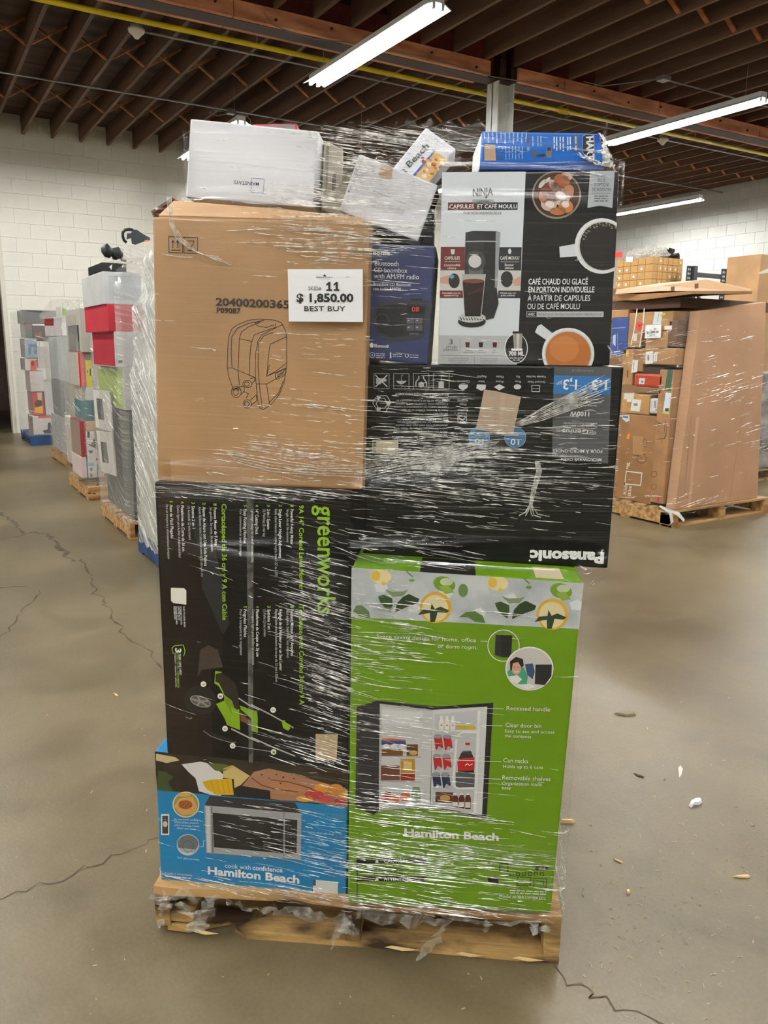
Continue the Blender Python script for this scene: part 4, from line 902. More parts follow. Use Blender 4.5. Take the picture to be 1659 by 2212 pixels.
E8.line('food_marks', [(505, 300), (605, 302), (602, 378), (508, 376)], 7, LG, 2, True); E8.line('food_marks', [(515, 340), (600, 342)], 6, LG, 2); S.line('food_marks', [(1155, 660), (1258, 663), (1256, 742), (1158, 740)], 7, LG, 2, True); S.line('food_marks', [(1165, 670), (1248, 735)], 9, LG, 2); S.line('food_marks', [(1248, 672), (1165, 735)], 9, LG, 2)
S.ell('blue_badge', 1411, 910, 128, 126, (120, 176, 214), 2); S.ell('blue_badge', 1411, 910, 121, 119, (64, 124, 172), 3); S.text('10', (1465, 930), (1360, 924), 74, WHT, 0.015, 6); S.text('menus', (1460, 882), (1352, 880), 18, WHT, 0, 6); S.text('de cuisson', (1500, 848), (1325, 845), 18, WHT, 0, 6)
A.ell('blue_badge', 976, 483, 65, 62, (120, 176, 214), 2); A.ell('blue_badge', 976, 483, 61, 58, (64, 124, 172), 3); A.text('10', (1000, 494), (948, 493), 34, WHT, 0.015, 6); A.text('auto', (995, 466), (955, 466), 9, WHT, 0, 6)
A.line('rule', [(615, 432), (750, 432)], 4, LG, 2)
V = [F.w(F.loc(*ZP(*p)), o_) for o_ in (0.002, 0.006) for p in ((790, 197), (850, 205), (1010, 240), (990, 330), (962, 470), (850, 452), (740, 435), (765, 320))]
mesh('taped_board_patch', V, [tuple(range(8))[::-1], tuple(range(8, 16))] + [(i, (i+1) % 8, 8+(i+1) % 8, 8+i) for i in range(8)], mat('grey_board', (190, 168, 146), 0.7, 0.06, (60, 4, 4)), t)
A.poly('kraft_label', [(122, 500), (278, 500), (278, 582), (122, 580)], (206, 196, 170), 2)
for k in range(4): A.rect('kraft_label', 126, 508+k*18, 146, 518+k*18, (70, 62, 52), 3)

# ---- big brown carton
Z7 = kz(320, 400, 3.318)
q = [(340, 1040), (783, 1058), (799, 480), (329, 468)]
t, F = carton_px('brown_carton', 'large plain brown carton with a line drawing of a water heater', q, 1.84, -0.543, -5.0, 0.52, [M_KRAFT], bevel=0.005)
A = Art(F, Z7); DK = (44, 34, 28)
A.text('20400200365', (486, 862), (1012, 884), 54, DK, 0.03); A.text('P09087', (492, 914), (664, 921), 37, DK, 0.03)
A.line('handling_marks', [(147, 369), (248, 372), (248, 486), (150, 483)], 5, DK, 2, True); A.line('handling_marks', [(257, 373), (355, 377), (354, 488), (257, 487)], 5, DK, 2, True)
for x in (178, 212): A.line('handling_marks', [(x, 450), (x, 405)], 6, DK, 2); A.poly('handling_marks', [(x-12, 412), (x, 388), (x+12, 412)], DK, 2)
A.line('handling_marks', [(168, 466), (232, 467)], 6, DK, 2)
A.line('handling_marks', [(285, 400), (330, 400), (320, 430), (307, 440), (307, 465), (285, 470), (330, 470)], 5, DK, 2)
DR = 'line_drawing'
for pts in ([(577, 1090), (600, 1030), (640, 1000), (720, 968), (800, 960), (900, 966), (955, 985), (985, 1040), (993, 1100), (994, 1290), (975, 1410), (940, 1500), (880, 1575), (825, 1608), (803, 1598), (788, 1550), (776, 1450), (768, 1330), (772, 1200), (788, 1115), (815, 1075), (870, 1045), (940, 1010), (970, 1000)],
            [(577, 1090), (570, 1180), (568, 1300), (578, 1370), (606, 1450)], [(600, 1085), (640, 1025), (720, 990), (830, 968)], [(600, 1085), (596, 1200), (602, 1310)], [(602, 1310), (760, 1375)], [(570, 1310), (602, 1310)],
            [(655, 1095), (670, 1050), (720, 1015), (800, 985)], [(655, 1095), (645, 1330), (655, 1430)], [(655, 1100), (745, 1120)], [(740, 1120), (728, 1240), (728, 1370)], [(745, 1120), (760, 1075), (820, 1050), (910, 1020), (915, 990)],
            [(765, 990), (790, 1010), (850, 1020), (905, 1000)], [(765, 990), (830, 968)], [(870, 1290), (850, 1370), (990, 1310)], [(868, 1180), (875, 1140), (994, 1085)], [(868, 1180), (850, 1370)], [(850, 1370), (920, 1330), (992, 1275)],
            [(778, 1425), (850, 1425), (920, 1385), (985, 1320)], [(915, 1350), (985, 1315), (990, 1340), (975, 1365), (922, 1393), (912, 1375), (915, 1350)], [(928, 1360), (970, 1338), (965, 1358), (930, 1378), (928, 1360)], [(850, 1430), (870, 1565)], [(862, 1565), (935, 1490), (970, 1400)],
            [(790, 1130), (788, 1300), (800, 1460), (820, 1600)], [(800, 1120), (830, 1080), (900, 1055)]):
    A.line(DR, pts, 4, DK, 2)
for (x, y, r1, r2) in ((632, 1482, 36, 40), (712, 1425, 34, 26), (712, 1568, 30, 30)):
    A.line(DR, [(x+r1*math.cos(i*.449), y+r2*math.sin(i*.449)) for i in range(14)], 4, DK, 2, True); A.line(DR, [(x-4+r1*.55*math.cos(i*.63), y+r2*.6*math.sin(i*.63)) for i in range(10)], 4, DK, 2, True)
for pts in ([(650, 1445), (690, 1440), (690, 1475), (668, 1500)], [(735, 1385), (765, 1378), (762, 1405), (742, 1425)], [(735, 1540), (775, 1502), (780, 1545), (740, 1575)], [(690, 1480), (720, 1495), (705, 1525)], [(640, 1450), (620, 1460)], [(650, 1455), (600, 1462)]): A.line(DR, pts, 4, DK, 2)
for k in range(6): A.line(DR, [(605+k*10, 1450+abs(k-3)*3), (610+k*10, 1470)], 4, DK, 2)
for pts in ([(80, 230), (90, 1500), (100, 2100)], ): pass
A.poly('kraft_tape', [(1470, 440), (1590, 445), (1580, 520), (1465, 515)], M_TAPE, 1); A.poly('kraft_tape', [(75, 1960), (160, 1965), (165, 2115), (72, 2110)], M_TAPE, 1)
# open flaps along its top
e1 = (F.Q[2]-F.Q[3]); L1_ = np.linalg.norm(e1); e1 = e1/L1_; UPV = np.array([0, 0, 1.0])
V = []
for (a, h, b) in ((0.012, 0.004, 0.006), (0.15*L1_/0.49*0.49, 0.004, 0.004), (L1_*0.5, 0.003, 0.003), (L1_*0.98, 0.002, 0.004)): V.append(F.Q[3] + e1*a + UPV*h - F.n*b)
for (a, h, b) in ((L1_*0.95, 0.012, 0.02), (L1_*0.6, 0.03, 0.05), (L1_*0.3, 0.036, 0.05), (0.035, 0.042, 0.045)): V.append(F.Q[3] + e1*a + UPV*h - F.n*b)
V2 = [v - UPV*0.004 - F.n*0.001 for v in V]
mesh('top_flap', V + V2, [tuple(range(8)), tuple(range(15, 7, -1))] + [(i, (i+1) % 8, 8+(i+1) % 8, 8+i) for i in range(8)], M_KRAFT, t)
V = [F.Q[3] + e1*a + UPV*h - F.n*b for a, h, b in ((-0.002, 0.002, 0.01), (-0.014, 0.016, 0.03), (0.03, 0.05, 0.05), (0.03, 0.05, 0.3), (-0.02, 0.03, 0.3), (-0.004, 0.0, 0.3))]
V2 = [v + np.array([0, 0, -0.004]) + e1*0.004 for v in V]
mesh('top_flap', V + V2, [(0, 1, 4, 5), (1, 2, 3, 4), (11, 10, 7, 6), (10, 9, 8, 7), (0, 5, 11, 6), (2, 1, 7, 8), (3, 2, 8, 9)], [M_KRAFT_E], t)
BROWN = F
# ---- coffee maker carton
ZN = kz(780, 250, 2.86)
q = [(946, 786), (1317, 790), (1338, 369), (955, 372)]
M_NBOX = mat('coffee_black_print', (20, 21, 26), 0.35, 0.12, (3, 3, 3))
t, F = carton_px('coffee_maker_carton', 'black and white coffee maker carton with cups of coffee', q, 1.845, 0.121, -5.0, 0.34, [M_NBOX])
A = Art(F, ZN); RB, DKG, NW = (110, 46, 38), (44, 46, 50), (216, 224, 232)
A.poly('white_panel', [(495, 345), (1017, 345), (972, 1365), (480, 1365)], NW, 0); A.poly('white_panel', [(480, 1356), (972, 1360), (962, 1545), (470, 1535)], (184, 188, 192), 1)
A.text('NINJA', (690, 498), (815, 492), 46, DKG, 0.02)
A.rect('title_bar', 688, 517, 818, 545, (176, 180, 184), 1); A.text('CAFETIÈRE', (715, 537), (790, 537), 13, DKG); A.poly('title_bar', [(537, 536), (717, 535), (717, 583), (536, 583)], RB, 1); A.poly('title_bar', [(717, 535), (968, 535), (966, 582), (717, 583)], DKG, 1)
A.text('CAPSULES', (545, 574), (697, 573), 24, WHT, 0.02); A.text('ET CAFÉ MOULU', (718, 573), (962, 573), 24, WHT, 0.02); A.text('PORTION INDIVIDUELLE', (633, 610), (866, 609), 14, DKG)
A.poly('side_panel', [(492, 810), (642, 810), (640, 955), (490, 955)], RB, 1); A.poly('side_panel', [(850, 812), (992, 812), (988, 957), (850, 955)], DKG, 1)
A.text('CAPSULES', (516, 890), (610, 889), 20, WHT, 0.01); A.text('Commodité', (512, 930), (612, 929), 14, WHT, 0.01); A.text('ultime', (535, 948), (588, 948), 13, WHT, 0.01); A.text('CAFÉ MOULU', (858, 890), (976, 889), 20, WHT, 0.01); A.text('Saveur', (886, 928), (944, 928), 14, WHT, 0.01); A.text('ultime', (888, 947), (942, 947), 13, WHT, 0.01)
A.poly('side_panel', [(553, 825), (580, 825), (575, 856), (558, 856)], NW, 2); A.ell('side_panel', 918, 838, 10, 17, NW, 2); A.line('side_panel', [(516, 902), (612, 902)], 2, NW, 2); A.line('side_panel', [(862, 903), (976, 903)], 2, NW, 2)
A.poly('side_panel', [(489, 956), (640, 956), (638, 1080), (487, 1080)], (206, 206, 204), 1); A.poly('side_panel', [(488, 1000), (540, 985), (570, 1010), (540, 1040), (490, 1035)], (206, 160, 138), 2); A.ell('side_panel', 575, 1020, 34, 46, (40, 40, 42), 2); A.ell('side_panel', 560, 994, 16, 12, (80, 160, 190), 3)
A.poly('side_panel', [(850, 957), (988, 957), (985, 1082), (848, 1080)], (206, 206, 204), 1); A.ell('side_panel', 900, 1010, 38, 50, (40, 40, 42), 2); A.poly('side_panel', [(930, 1020), (986, 990), (985, 1050), (950, 1050)], (206, 160, 138), 3)
A.poly('side_panel', [(487, 1079), (640, 1080), (638, 1126), (486, 1126)], RB, 1); A.poly('side_panel', [(848, 1080), (986, 1081), (985, 1127), (846, 1126)], DKG, 1)
A.text('Compatible avec les', (500, 1100), (614, 1100), 10, WHT, 0.01); A.text('capsules K-Cup', (512, 1115), (602, 1115), 10, WHT, 0.01); A.text('Infusez avec vos', (860, 1100), (955, 1100), 10, WHT, 0.01); A.text('grains préférés', (862, 1115), (950, 1115), 10, WHT, 0.01)
PP = 'machine_picture'
A.poly(PP, [(645, 722), (690, 712), (830, 714), (860, 720), (842, 990), (836, 1070), (640, 1100), (640, 950)], (46, 48, 52), 3); A.poly(PP, [(832, 718), (860, 720), (842, 1060), (826, 1064)], (150, 156, 160), 4); A.poly(PP, [(760, 716), (832, 718), (824, 1070), (752, 1070)], (34, 35, 38), 4)
A.line(PP, [(648, 778), (755, 776), (845, 778)], 7, (176, 180, 184), 5)
A.ell(PP, 708, 898, 60, 64, (70, 72, 76), 5); A.poly(PP, [(664, 940), (756, 940), (750, 985), (666, 985)], (98, 101, 105), 4); A.ell(PP, 703, 900, 40, 40, (206, 208, 210), 6)
A.poly(PP, [(760, 1066), (838, 1064), (850, 1160), (820, 1250), (770, 1262), (735, 1220), (738, 1100)], (30, 30, 32), 4)
A.ell(PP, 684, 1272, 86, 36, (26, 26, 28), 5); A.ell(PP, 684, 1248, 86, 30, (196, 198, 200), 6)
for k in range(9): A.line(PP, [(612+k*17, 1246), (622+k*17, 1262)], 6, (60, 60, 64), 7)
A.poly(PP, [(622, 980), (768, 980), (740, 1240), (640, 1240)], (34, 20, 22), 7); A.poly(PP, [(622, 980), (768, 980), (765, 1020), (626, 1022)], (176, 176, 172), 8); A.ell(PP, 694, 1022, 66, 14, (120, 70, 50), 9)
for k in range(7): A.ell(PP, 650+k*17, 1050+(k*53 % 60), 12, 9, (70, 30, 34), 9)
A.line(PP, [(622, 980), (640, 1240)], 4, (196, 198, 198), 9); A.line(PP, [(768, 980), (740, 1240)], 4, (196, 198, 198), 9)
A.text('3', (545, 1412), (565, 1412), 30, DKG); A.text('STYLES', (525, 1436), (592, 1436), 11, DKG); A.text("D'INFUSION", (508, 1452), (598, 1452), 11, DKG); A.line('footer', [(612, 1378), (611, 1465)], 2, (120, 122, 126), 3); A.line('footer', [(488, 1480), (870, 1484)], 2, (120, 122, 126), 3); A.line('footer', [(700, 1490), (699, 1535)], 2, (120, 122, 126), 3)
for x, c_ in ((658, (70, 40, 30)), (740, (50, 40, 36)), (826, (90, 24, 28))): A.poly('footer', [(x-14, 1400), (x+14, 1400), (x+11, 1430), (x-11, 1430)], c_, 3)
for s_, x in (('Classic', 664), ('Rich', 741), ('Sur', 823)): A.text(s_, (x-len(s_)*3, 1452), (x+len(s_)*3, 1452), 8, DKG)
for s_, x in (('(classique)', 664), ('(intense)', 741), ('glace', 823)): A.text(s_, (x-len(s_)*3, 1465), (x+len(s_)*3, 1465), 7, DKG)
for s_, x, y in (('4 FORMATS POUR LE', 600, 1503), ('CAFÉ EN CAPSULES', 598, 1516), ('175 à 350 ml', 597, 1529), ('7 FORMATS POUR', 790, 1505), ('LE CAFÉ MOULU', 788, 1518), ('175 à 700 ml', 787, 1531)): A.text(s_, (x-len(s_)*3.8, y), (x+len(s_)*3.8, y), 8, (110, 112, 116))
A.ell('badge', 958, 1437, 72, 93, WHT, 4); A.ell('badge', 958, 1437, 67, 88, (24, 24, 26), 5); A.poly('badge', [(938, 1340), (998, 1340), (992, 1440), (944, 1440)], (158, 156, 152), 6); A.poly('badge', [(960, 1345), (978, 1345), (975, 1438), (962, 1438)], (206, 204, 200), 7); A.rect('badge', 936, 1332, 1000, 1346, (40, 40, 42), 7); A.rect('badge', 928, 1438, 996, 1452, WHT, 7)
A.text('700 ML', (912, 1482), (1008, 1482), 25, WHT, 0.03, 9); A.text('avec des grains', (918, 1500), (1000, 1500), 9, WHT, 0.01, 9); A.text('de café', (938, 1513), (982, 1513), 9, WHT, 0.01, 9)
CU = 'coffee_picture'
A.ell(CU, 1207, 490, 152, 148, (150, 138, 112), 1); A.ell(CU, 1207, 488, 142, 138, (58, 30, 20), 2)
for (x, y, rx, ry, r, c_) in ((1180, 470, 70, 60, .3, (120, 60, 34)), (1240, 400, 50, 40, .2, (168, 96, 60)), (1230, 500, 62, 52, .5, (226, 206, 200)), (1160, 545, 50, 44, .1, (210, 184, 172)), (1265, 560, 46, 40, .4, (198, 124, 72)), (1190, 430, 40, 26, .9, (216, 190, 180)), (1280, 470, 34, 46, .2, (188, 128, 92)), (1130, 500, 34, 40, 0, (176, 104, 58)), (1215, 590, 50, 24, 0, (190, 120, 66)), (1270, 375, 36, 24, .2, (206, 170, 160)), (1120, 420, 14, 34, .7, (206, 206, 202)), (1150, 400, 10, 26, .8, (220, 218, 214))): A.ell(CU, x, y, rx, ry, c_, 3, r)
for (x, y, a, b, r) in ((1235, 495, 34, 24, .5), (1165, 548, 28, 22, .2), (1262, 548, 24, 20, .3)): A.ell(CU, x, y, a, b, (236, 222, 216), 5, r)
A.poly('tag', [(1415, 340), (1567, 340), (1552, 570), (1476, 556), (1398, 570)], (176, 184, 192), 1)
for s_, x0, x1, y in (('PLUS', 1462, 1508, 409), ("D'OPTIONS", 1440, 1532, 437), ('DE BOISSONS', 1427, 1545, 466)): A.text(s_, (x0, y), (x1, y), 20, (70, 76, 84))
A.line('tag', [(1425, 480), (1545, 481)], 2, (90, 94, 100), 3)
for i in range(3): greek(A, (1440, 500+i*15), (1525, 500+i*15), 9, (90, 94, 100))
A.poly(CU, [(1224, 810), (1330, 790), (1340, 850), (1335, 868), (1228, 876)], NW, 1); A.ell(CU, 1487, 805, 168, 172, (230, 232, 234), 2); A.ell(CU, 1492, 805, 150, 154, (204, 206, 208), 3); A.ell(CU, 1494, 806, 144, 148, (28, 24, 24), 4)
for k in range(40):
    a = math.radians(-170+k*3.2+(k*29 % 11)); A.ell(CU, 1494+math.cos(a)*(140-(k*17 % 22)), 806+math.sin(a)*(144-(k*17 % 22)), 3+k % 4, 3+k % 3, (150, 136, 120), 5)
for s_, x0, x1, y in (('CAFÉ CHAUD OU GLACÉ', 1033, 1400, 1042), ('EN PORTION INDIVIDUELLE', 1033, 1440, 1091)): A.text(s_, (x0, y), (x1, y), 34, WHT, 0.02)
for s_, x0, x1, y in (('À PARTIR DE CAPSULES', 1028, 1415, 1144), ('OU DE CAFÉ MOULU', 1026, 1350, 1195)): A.text(s_, (x0, y), (x1, y), 34, WHT, 0.005)
A.rect('footer_bar', 1022, 1209, 1498, 1244, (192, 194, 196), 1); A.rect('footer_bar', 1025, 1212, 1084, 1241, (24, 24, 26), 2); A.text('AVEC', (1031, 1236), (1074, 1236), 18, WHT, 0.01); A.text("TECHNOLOGIE D'EXTRACTION DE SAVEUR THERMIQUE DUO", (1090, 1234), (1488, 1234), 14, (110, 114, 118))
A.poly(CU, [(1074, 1338), (1090, 1300), (1112, 1288), (1205, 1362), (1168, 1402)], NW, 1); A.ell(CU, 1279, 1470, 162, 160, (232, 234, 236), 2); A.ell(CU, 1279, 1470, 146, 144, (206, 206, 204), 3); A.ell(CU, 1279, 1472, 140, 138, (190, 116, 58), 4); A.ell(CU, 1255, 1440, 90, 80, (206, 132, 72), 5)
NINJA_F = F
# ---- blue music player carton
q = [(792, 776), (924, 788), (941, 531), (801, 526)]
t, F = carton_px('boombox_carton', 'narrow dark blue boombox carton between the brown and the coffee maker cartons', q, 1.86, -0.042, -5.0, 0.30, [mat('navy_print', (58, 66, 112), 0.4, 0.05, (3, 3, 3))])
A = Art(F, ZN)
A.text('börne', (75, 860), (179, 862), 26, WHT, 0.03); A.text('Bluetooth', (85, 926), (232, 930), 29, WHT); A.text('CD boombox', (80, 967), (286, 971), 29, WHT); A.text('with AM/FM radio', (80, 1004), (357, 1011), 29, WHT); A.text('Boombox CD Bluetooth', (77, 1050), (309, 1055), 20, WHT); A.text('con radio AM/FM', (75, 1078), (244, 1082), 20, WHT)
A.poly('player_picture', [(72, 1230), (85, 1175), (130, 1150), (250, 1140), (430, 1150), (440, 1170), (400, 1350), (360, 1385), (200, 1395), (120, 1370), (85, 1320)], (60, 62, 72), 1); A.poly('player_picture', [(90, 1240), (100, 1190), (140, 1172), (266, 1166), (262, 1360), (190, 1372), (120, 1345), (98, 1310)], (36, 37, 44), 2); A.ring('player_picture', 130, 1265, 40, 4, (80, 84, 96), 3)
A.poly('player_picture', [(268, 1166), (400, 1172), (385, 1350), (264, 1358)], (44, 45, 54), 2); A.rect('player_picture', 305, 1130, 378, 1142, (30, 30, 36), 2); A.poly('player_picture', [(280, 1175), (395, 1178), (390, 1222), (280, 1220)], (24, 18, 22), 3); A.text('08', (313, 1210), (358, 1210), 28, (230, 40, 50), 0.02)
for c in range(2):
    for r in range(2): A.rect('player_picture', 282+c*52, 1250+r*42, 328+c*52, 1286+r*42, (92, 94, 104), 4); A.rect('player_picture', 288+c*52, 1262+r*42, 300+c*52, 1268+r*42, (196, 198, 204), 5)
A.text('börne', (300, 1352), (355, 1353), 12, (150, 152, 160)); A.text('Bluetooth', (82, 1430), (173, 1434), 20, WHT, 0.02); A.ell('player_picture', 66, 1418, 12, 16, WHT, 3)
A.ring('feature_icon', 69, 1478, 16, 3, WHT, 3); A.ell('feature_icon', 69, 1478, 5, 5, WHT, 3); A.line('feature_icon', [(183, 1465), (183, 1495)], 8, WHT, 3); A.ring('feature_icon', 283, 1482, 10, 3, WHT, 3)
for x, y in ((92, 1472), (92, 1484), (92, 1496), (196, 1476), (196, 1488), (300, 1480), (300, 1494)): greek(A, (x, y), (x+55, y+2), 8, (200, 204, 220))
A.text('Bluetooth', (0, 0), (1, 0), 0.001, WHT) if False else None
BLUE_F = F
e = F.Q[1]-F.Q[0]
mesh('white_side', [F.Q[1]+F.n*0.0003+e*0.001, F.Q[1]-F.n*0.30+e*0.001, F.Q[2]-F.n*0.30+e*0.001, F.Q[2]+F.n*0.0003+e*0.001], [(0, 1, 2, 3)], M_CARD_W, t)
# ---- white carton on top of the brown one
ZS = kz(380, 240, 5.184)
q = [(401, 426), (676, 449), (689, 284), (411, 256)]
t, F = carton_px('white_carton', 'plain white carton upside down on top of the large brown carton', q, 1.93, -0.45, -3.0, 0.30, [M_CARD_W])
MAIN_F = F
A = Art(F, ZS); A.text('MAINSTAYS', (932, 800), (650, 778), 38, (52, 54, 74), 0.008); A.line('logo_square', [(846, 750), (988, 762), (983, 916), (842, 908)], 5, (70, 84, 150), 2, True)
A.line('crease', [(140, 545), (700, 590), (1560, 690)], 3, (196, 198, 206), 1); A.line('crease', [(130, 655), (900, 700)], 2, (204, 206, 214), 1)
# ---- tilted white carton with icons
ZT = kz(660, 270, 5.53)
q = [(732, 454), (903, 522), (947, 400), (776, 332)]
t, F = carton_px('tilted_carton', 'white carton with small icons tipped over beside the coffee maker carton', q, 1.885, -0.107, -5.0, 0.13, [M_CARD_W, M_BLACK], fmats=[1, 0, 0, 0, 0, 1])
TILT_F = F
A = Art(F, ZT)
A.line('icon', [(595, 520), (625, 545), (600, 552)], 8, DKG, 2); A.ring('icon', 597, 603, 24, 6, DKG, 2); A.ell('icon', 597, 603, 6, 6, DKG, 2); A.ring('icon', 577, 685, 14, 5, DKG, 2); A.line('icon', [(530, 735), (555, 745)], 8, (120, 122, 126), 2); A.line('icon', [(526, 760), (550, 768)], 6, (120, 122, 126), 2); A.ell('icon', 520, 792, 12, 12, (120, 122, 126), 2)
A.line('icon', [(812, 790), (1190, 940)], 4, (110, 112, 130), 2); A.poly('icon', [(805, 782), (830, 790), (815, 805)], DKG, 3)
A.poly('icon', [(770, 900), (1190, 1000), (1160, 1080), (760, 980)], (198, 200, 208), 1); A.poly('icon', [(905, 460), (1040, 510), (1030, 640), (930, 640), (872, 595)], mat('kraft_label2', (190, 160, 130), 0.6), 2)
# ---- tipped blender carton behind it
q = [(842, 372), (905, 420), (985, 322), (920, 275)]
t, F = carton_px('blender_carton', 'white blender carton with a food picture standing on its corner behind the tilted carton', q, 2.03, -0.03, -4.0, 0.12, [M_CARD_W])
BLEND_F = F
A = Art(F, ZT)
A.text('n Beach', (1160, 600), (1480, 260), 74, (60, 62, 66), 0.02)
A.poly('food_picture', [(1280, 600), (1540, 300), (1700, 420), (1560, 660), (1430, 690)], (216, 176, 110), 2); A.poly('food_picture', [(1280, 600), (1540, 300), (1555, 312), (1310, 612)], (70, 96, 176), 3)
for k in range(22): A.ell('food_picture', 1400+(k*67 % 240), 390+(k*41 % 230), 20+k % 3*6, 16+k % 4*4, ((196, 110, 50), (226, 190, 120), (160, 60, 40), (236, 220, 190))[k % 4], 4)
# ---- bright blue tool carton on the coffee maker carton
ZH = kz(1000, 260, 4.608)
q = [(1036, 366), (1306, 367), (1297, 288), (1041, 283)]
t, F = carton_px('tool_carton', 'bright blue power tool carton lying on the coffee maker carton', q, 1.86, 0.205, -1.0, 0.22, [mat('tool_blue_print', (16, 112, 214), 0.35, 0.05, (3, 3, 3)), M_CARD_E], fmats=[0, 0, 0, 1, 0, 1])
HART_F = F
A = Art(F, ZH)
A.poly('dark_band', [(160, 425), (1400, 400), (1400, 505), (160, 510)], (12, 74, 160), 1)
A.poly('maker_panel', [(1190, 160), (1230, 140), (1300, 150), (1312, 400), (1240, 402), (1185, 300)], (40, 46, 60), 2); A.line('maker_panel', [(1190, 160), (1230, 140), (1300, 150), (1312, 400), (1240, 402), (1185, 300)], 5, (170, 190, 220), 3, True)
A.text('HART', (1228, 165), (1238, 396), 70, WHT, 0.04, 5)
A.poly('maker_panel', [(1098, 145), (1150, 148), (1152, 310), (1110, 312)], (90, 104, 130), 2); greek(A, (1112, 160), (1116, 300), 26, (190, 198, 212))
A.poly('maker_panel', [(1310, 145), (1360, 145), (1350, 220), (1312, 235)], (22, 60, 170), 2)
for k in range(11): greek(A, (205+k*42, 122), (210+k*41, 190+(k*37 % 70)), 16, (176, 206, 240), k)
for k in range(6): greek(A, (420+k*33, 260), (424+k*32, 390), 15, (150, 190, 232), k)
for k, x in enumerate((900, 925, 960, 990, 1035, 1060)): greek(A, (x, 165), (x+2, 290+(k*13 % 20)), 20, (226, 236, 248), k)
for k, x in enumerate((690, 740, 770)): greek(A, (x, 160), (x+2, 260), 14, (190, 214, 242), k)
A.poly('tool_picture', [(685, 310), (720, 300), (740, 330), (725, 375), (695, 370)], (90, 96, 106), 3); A.poly('tool_picture', [(735, 345), (800, 332), (830, 345), (800, 362), (740, 358)], (40, 48, 66), 3); A.poly('tool_picture', [(835, 265), (875, 262), (886, 320), (880, 372), (838, 378), (822, 340)], (120, 126, 134), 3); A.poly('tool_picture', [(840, 270), (872, 268), (876, 300), (838, 305)], (40, 44, 52), 4); A.ell('tool_picture', 650, 285, 16, 20, (150, 156, 166), 3); A.poly('tool_picture', [(640, 170), (665, 170), (668, 225), (636, 225)], (60, 80, 120), 3)
A.poly('kraft_label', [(215, 240), (320, 245), (330, 402), (212, 402)], mat('kraft_label3', (196, 170, 140), 0.6), 3); A.ring('tool_picture', 370, 285, 26, 6, (120, 170, 226), 3); A.rect('tool_picture', 340, 350, 395, 388, (60, 100, 160), 2)
A.text('5', (565, 330), (600, 332), 24, (190, 214, 242))
# ---- red carton and beige carton standing behind the top row
q = [(545, 300), (642, 300), (641, 266), (545, 268)]
t, F = carton_px('red_carton', 'red and grey carton just showing behind the white carton', q, 2.27, -0.30, -2.0, 0.20, [mat('red_print', (176, 32, 44), 0.4), mat('grey_print', (120, 122, 124), 0.4)], fmats=[0, 0, 1, 0, 0, 0])
RED_F = F
q = [(694, 452), (738, 470), (742, 322), (700, 302)]
t, F = carton_px('beige_carton', 'beige carton with a hand hole wedged between the white carton and the tilted carton', q, 1.99, -0.15, 8.0, 0.24, [mat('beige_board', (196, 188, 168), 0.55, 0.06, (6, 6, 6))])
BEIGE_F = F
A = Art(F, ZT); A.ell('hand_hole', 340, 690, 24, 110, (120, 114, 104), 1, 0.08); A.line('edge_line', [(250, 240), (220, 900)], 8, (150, 144, 132), 1); A.poly('edge_line', [(255, 240), (285, 240), (262, 700), (235, 860)], (140, 136, 128), 1)
q = [(806, 530), (900, 530), (899, 478), (806, 470)]
t, F = carton_px('black_carton', 'small black carton under the tilted white carton', q, 2.03, 0.0, -5.0, 0.2, [M_BLACK])
SMALL_F = F
q = [(900, 520), (934, 530), (938, 395), (905, 420)]
t, F = carton_px('grey_carton', 'pale grey carton in the gap beside the coffee maker carton', q, 2.0, 0.1, -5.0, 0.2, [mat('grey_board2', (150, 150, 152), 0.5, 0.1, (8, 8, 8))])
STACK_TOP = True

# ---- price sheet taped to the outside of the film
tS = None
P = cwv(-0.15, 1.786, 1.5); n_ = _cw((math.sin(math.radians(-4.0)), -math.cos(math.radians(-4.0)), 0))
Qs = [on_plane(x, y, P, n_) for x, y in ((624, 694.5), (784, 695.5), (783.5, 581.5), (621.5, 581.5))]
ctr = sum(Qs)/4; tS = thing('price_sheet', 'white price sheet with large black figures on the large brown carton', 'sign', (ctr[0], ctr[1], Qs[0][2]), math.atan2(n_[0], -n_[1]))
mesh('sheet', [v + n_*o for o in (0.0006, 0.0) for v in Qs], [(0, 1, 2, 3), (7, 6, 5, 4), (0, 4, 5, 1), (1, 5, 6, 2), (2, 6, 7, 3), (3, 7, 4, 0)], M_PAPER, tS)
F = Face(P + n_*0.0006, n_, None, tS); FACES.append(F); A = Art(F, Z7); K_ = (28, 28, 30)
A.text('SKID#', (1150, 754), (1242, 754), 28, (60, 60, 62)); 
for x_ in (1277, 1330): A.poly('figures', [(x_, 722), (x_, 708), (x_+18, 694), (x_+30, 694), (x_+30, 747), (x_+41, 747), (x_+41, 758), (x_+1, 758), (x_+1, 747), (x_+14, 747), (x_+14, 712)], K_, 4)
A.text('$ 1,850.00', (1065, 836), (1472, 836), 56, K_, 0.035); A.text('BEST BUY', (1120, 902), (1415, 902), 34, K_, 0.01)
A.text('liquidationDeals.ca', (1207, 664), (1323, 664), 9, K_, 0.01); A.poly('leaf_mark', [(1252, 642), (1258, 648), (1264, 636), (1270, 648), (1277, 642), (1274, 652), (1265, 656), (1255, 652)], K_, 2); A.line('leaf_mark', [(1225, 672), (1308, 672)], 1.5, (120, 120, 122), 2); A.line('leaf_mark', [(1420, 658), (1442, 658)], 4, (150, 150, 152), 2)

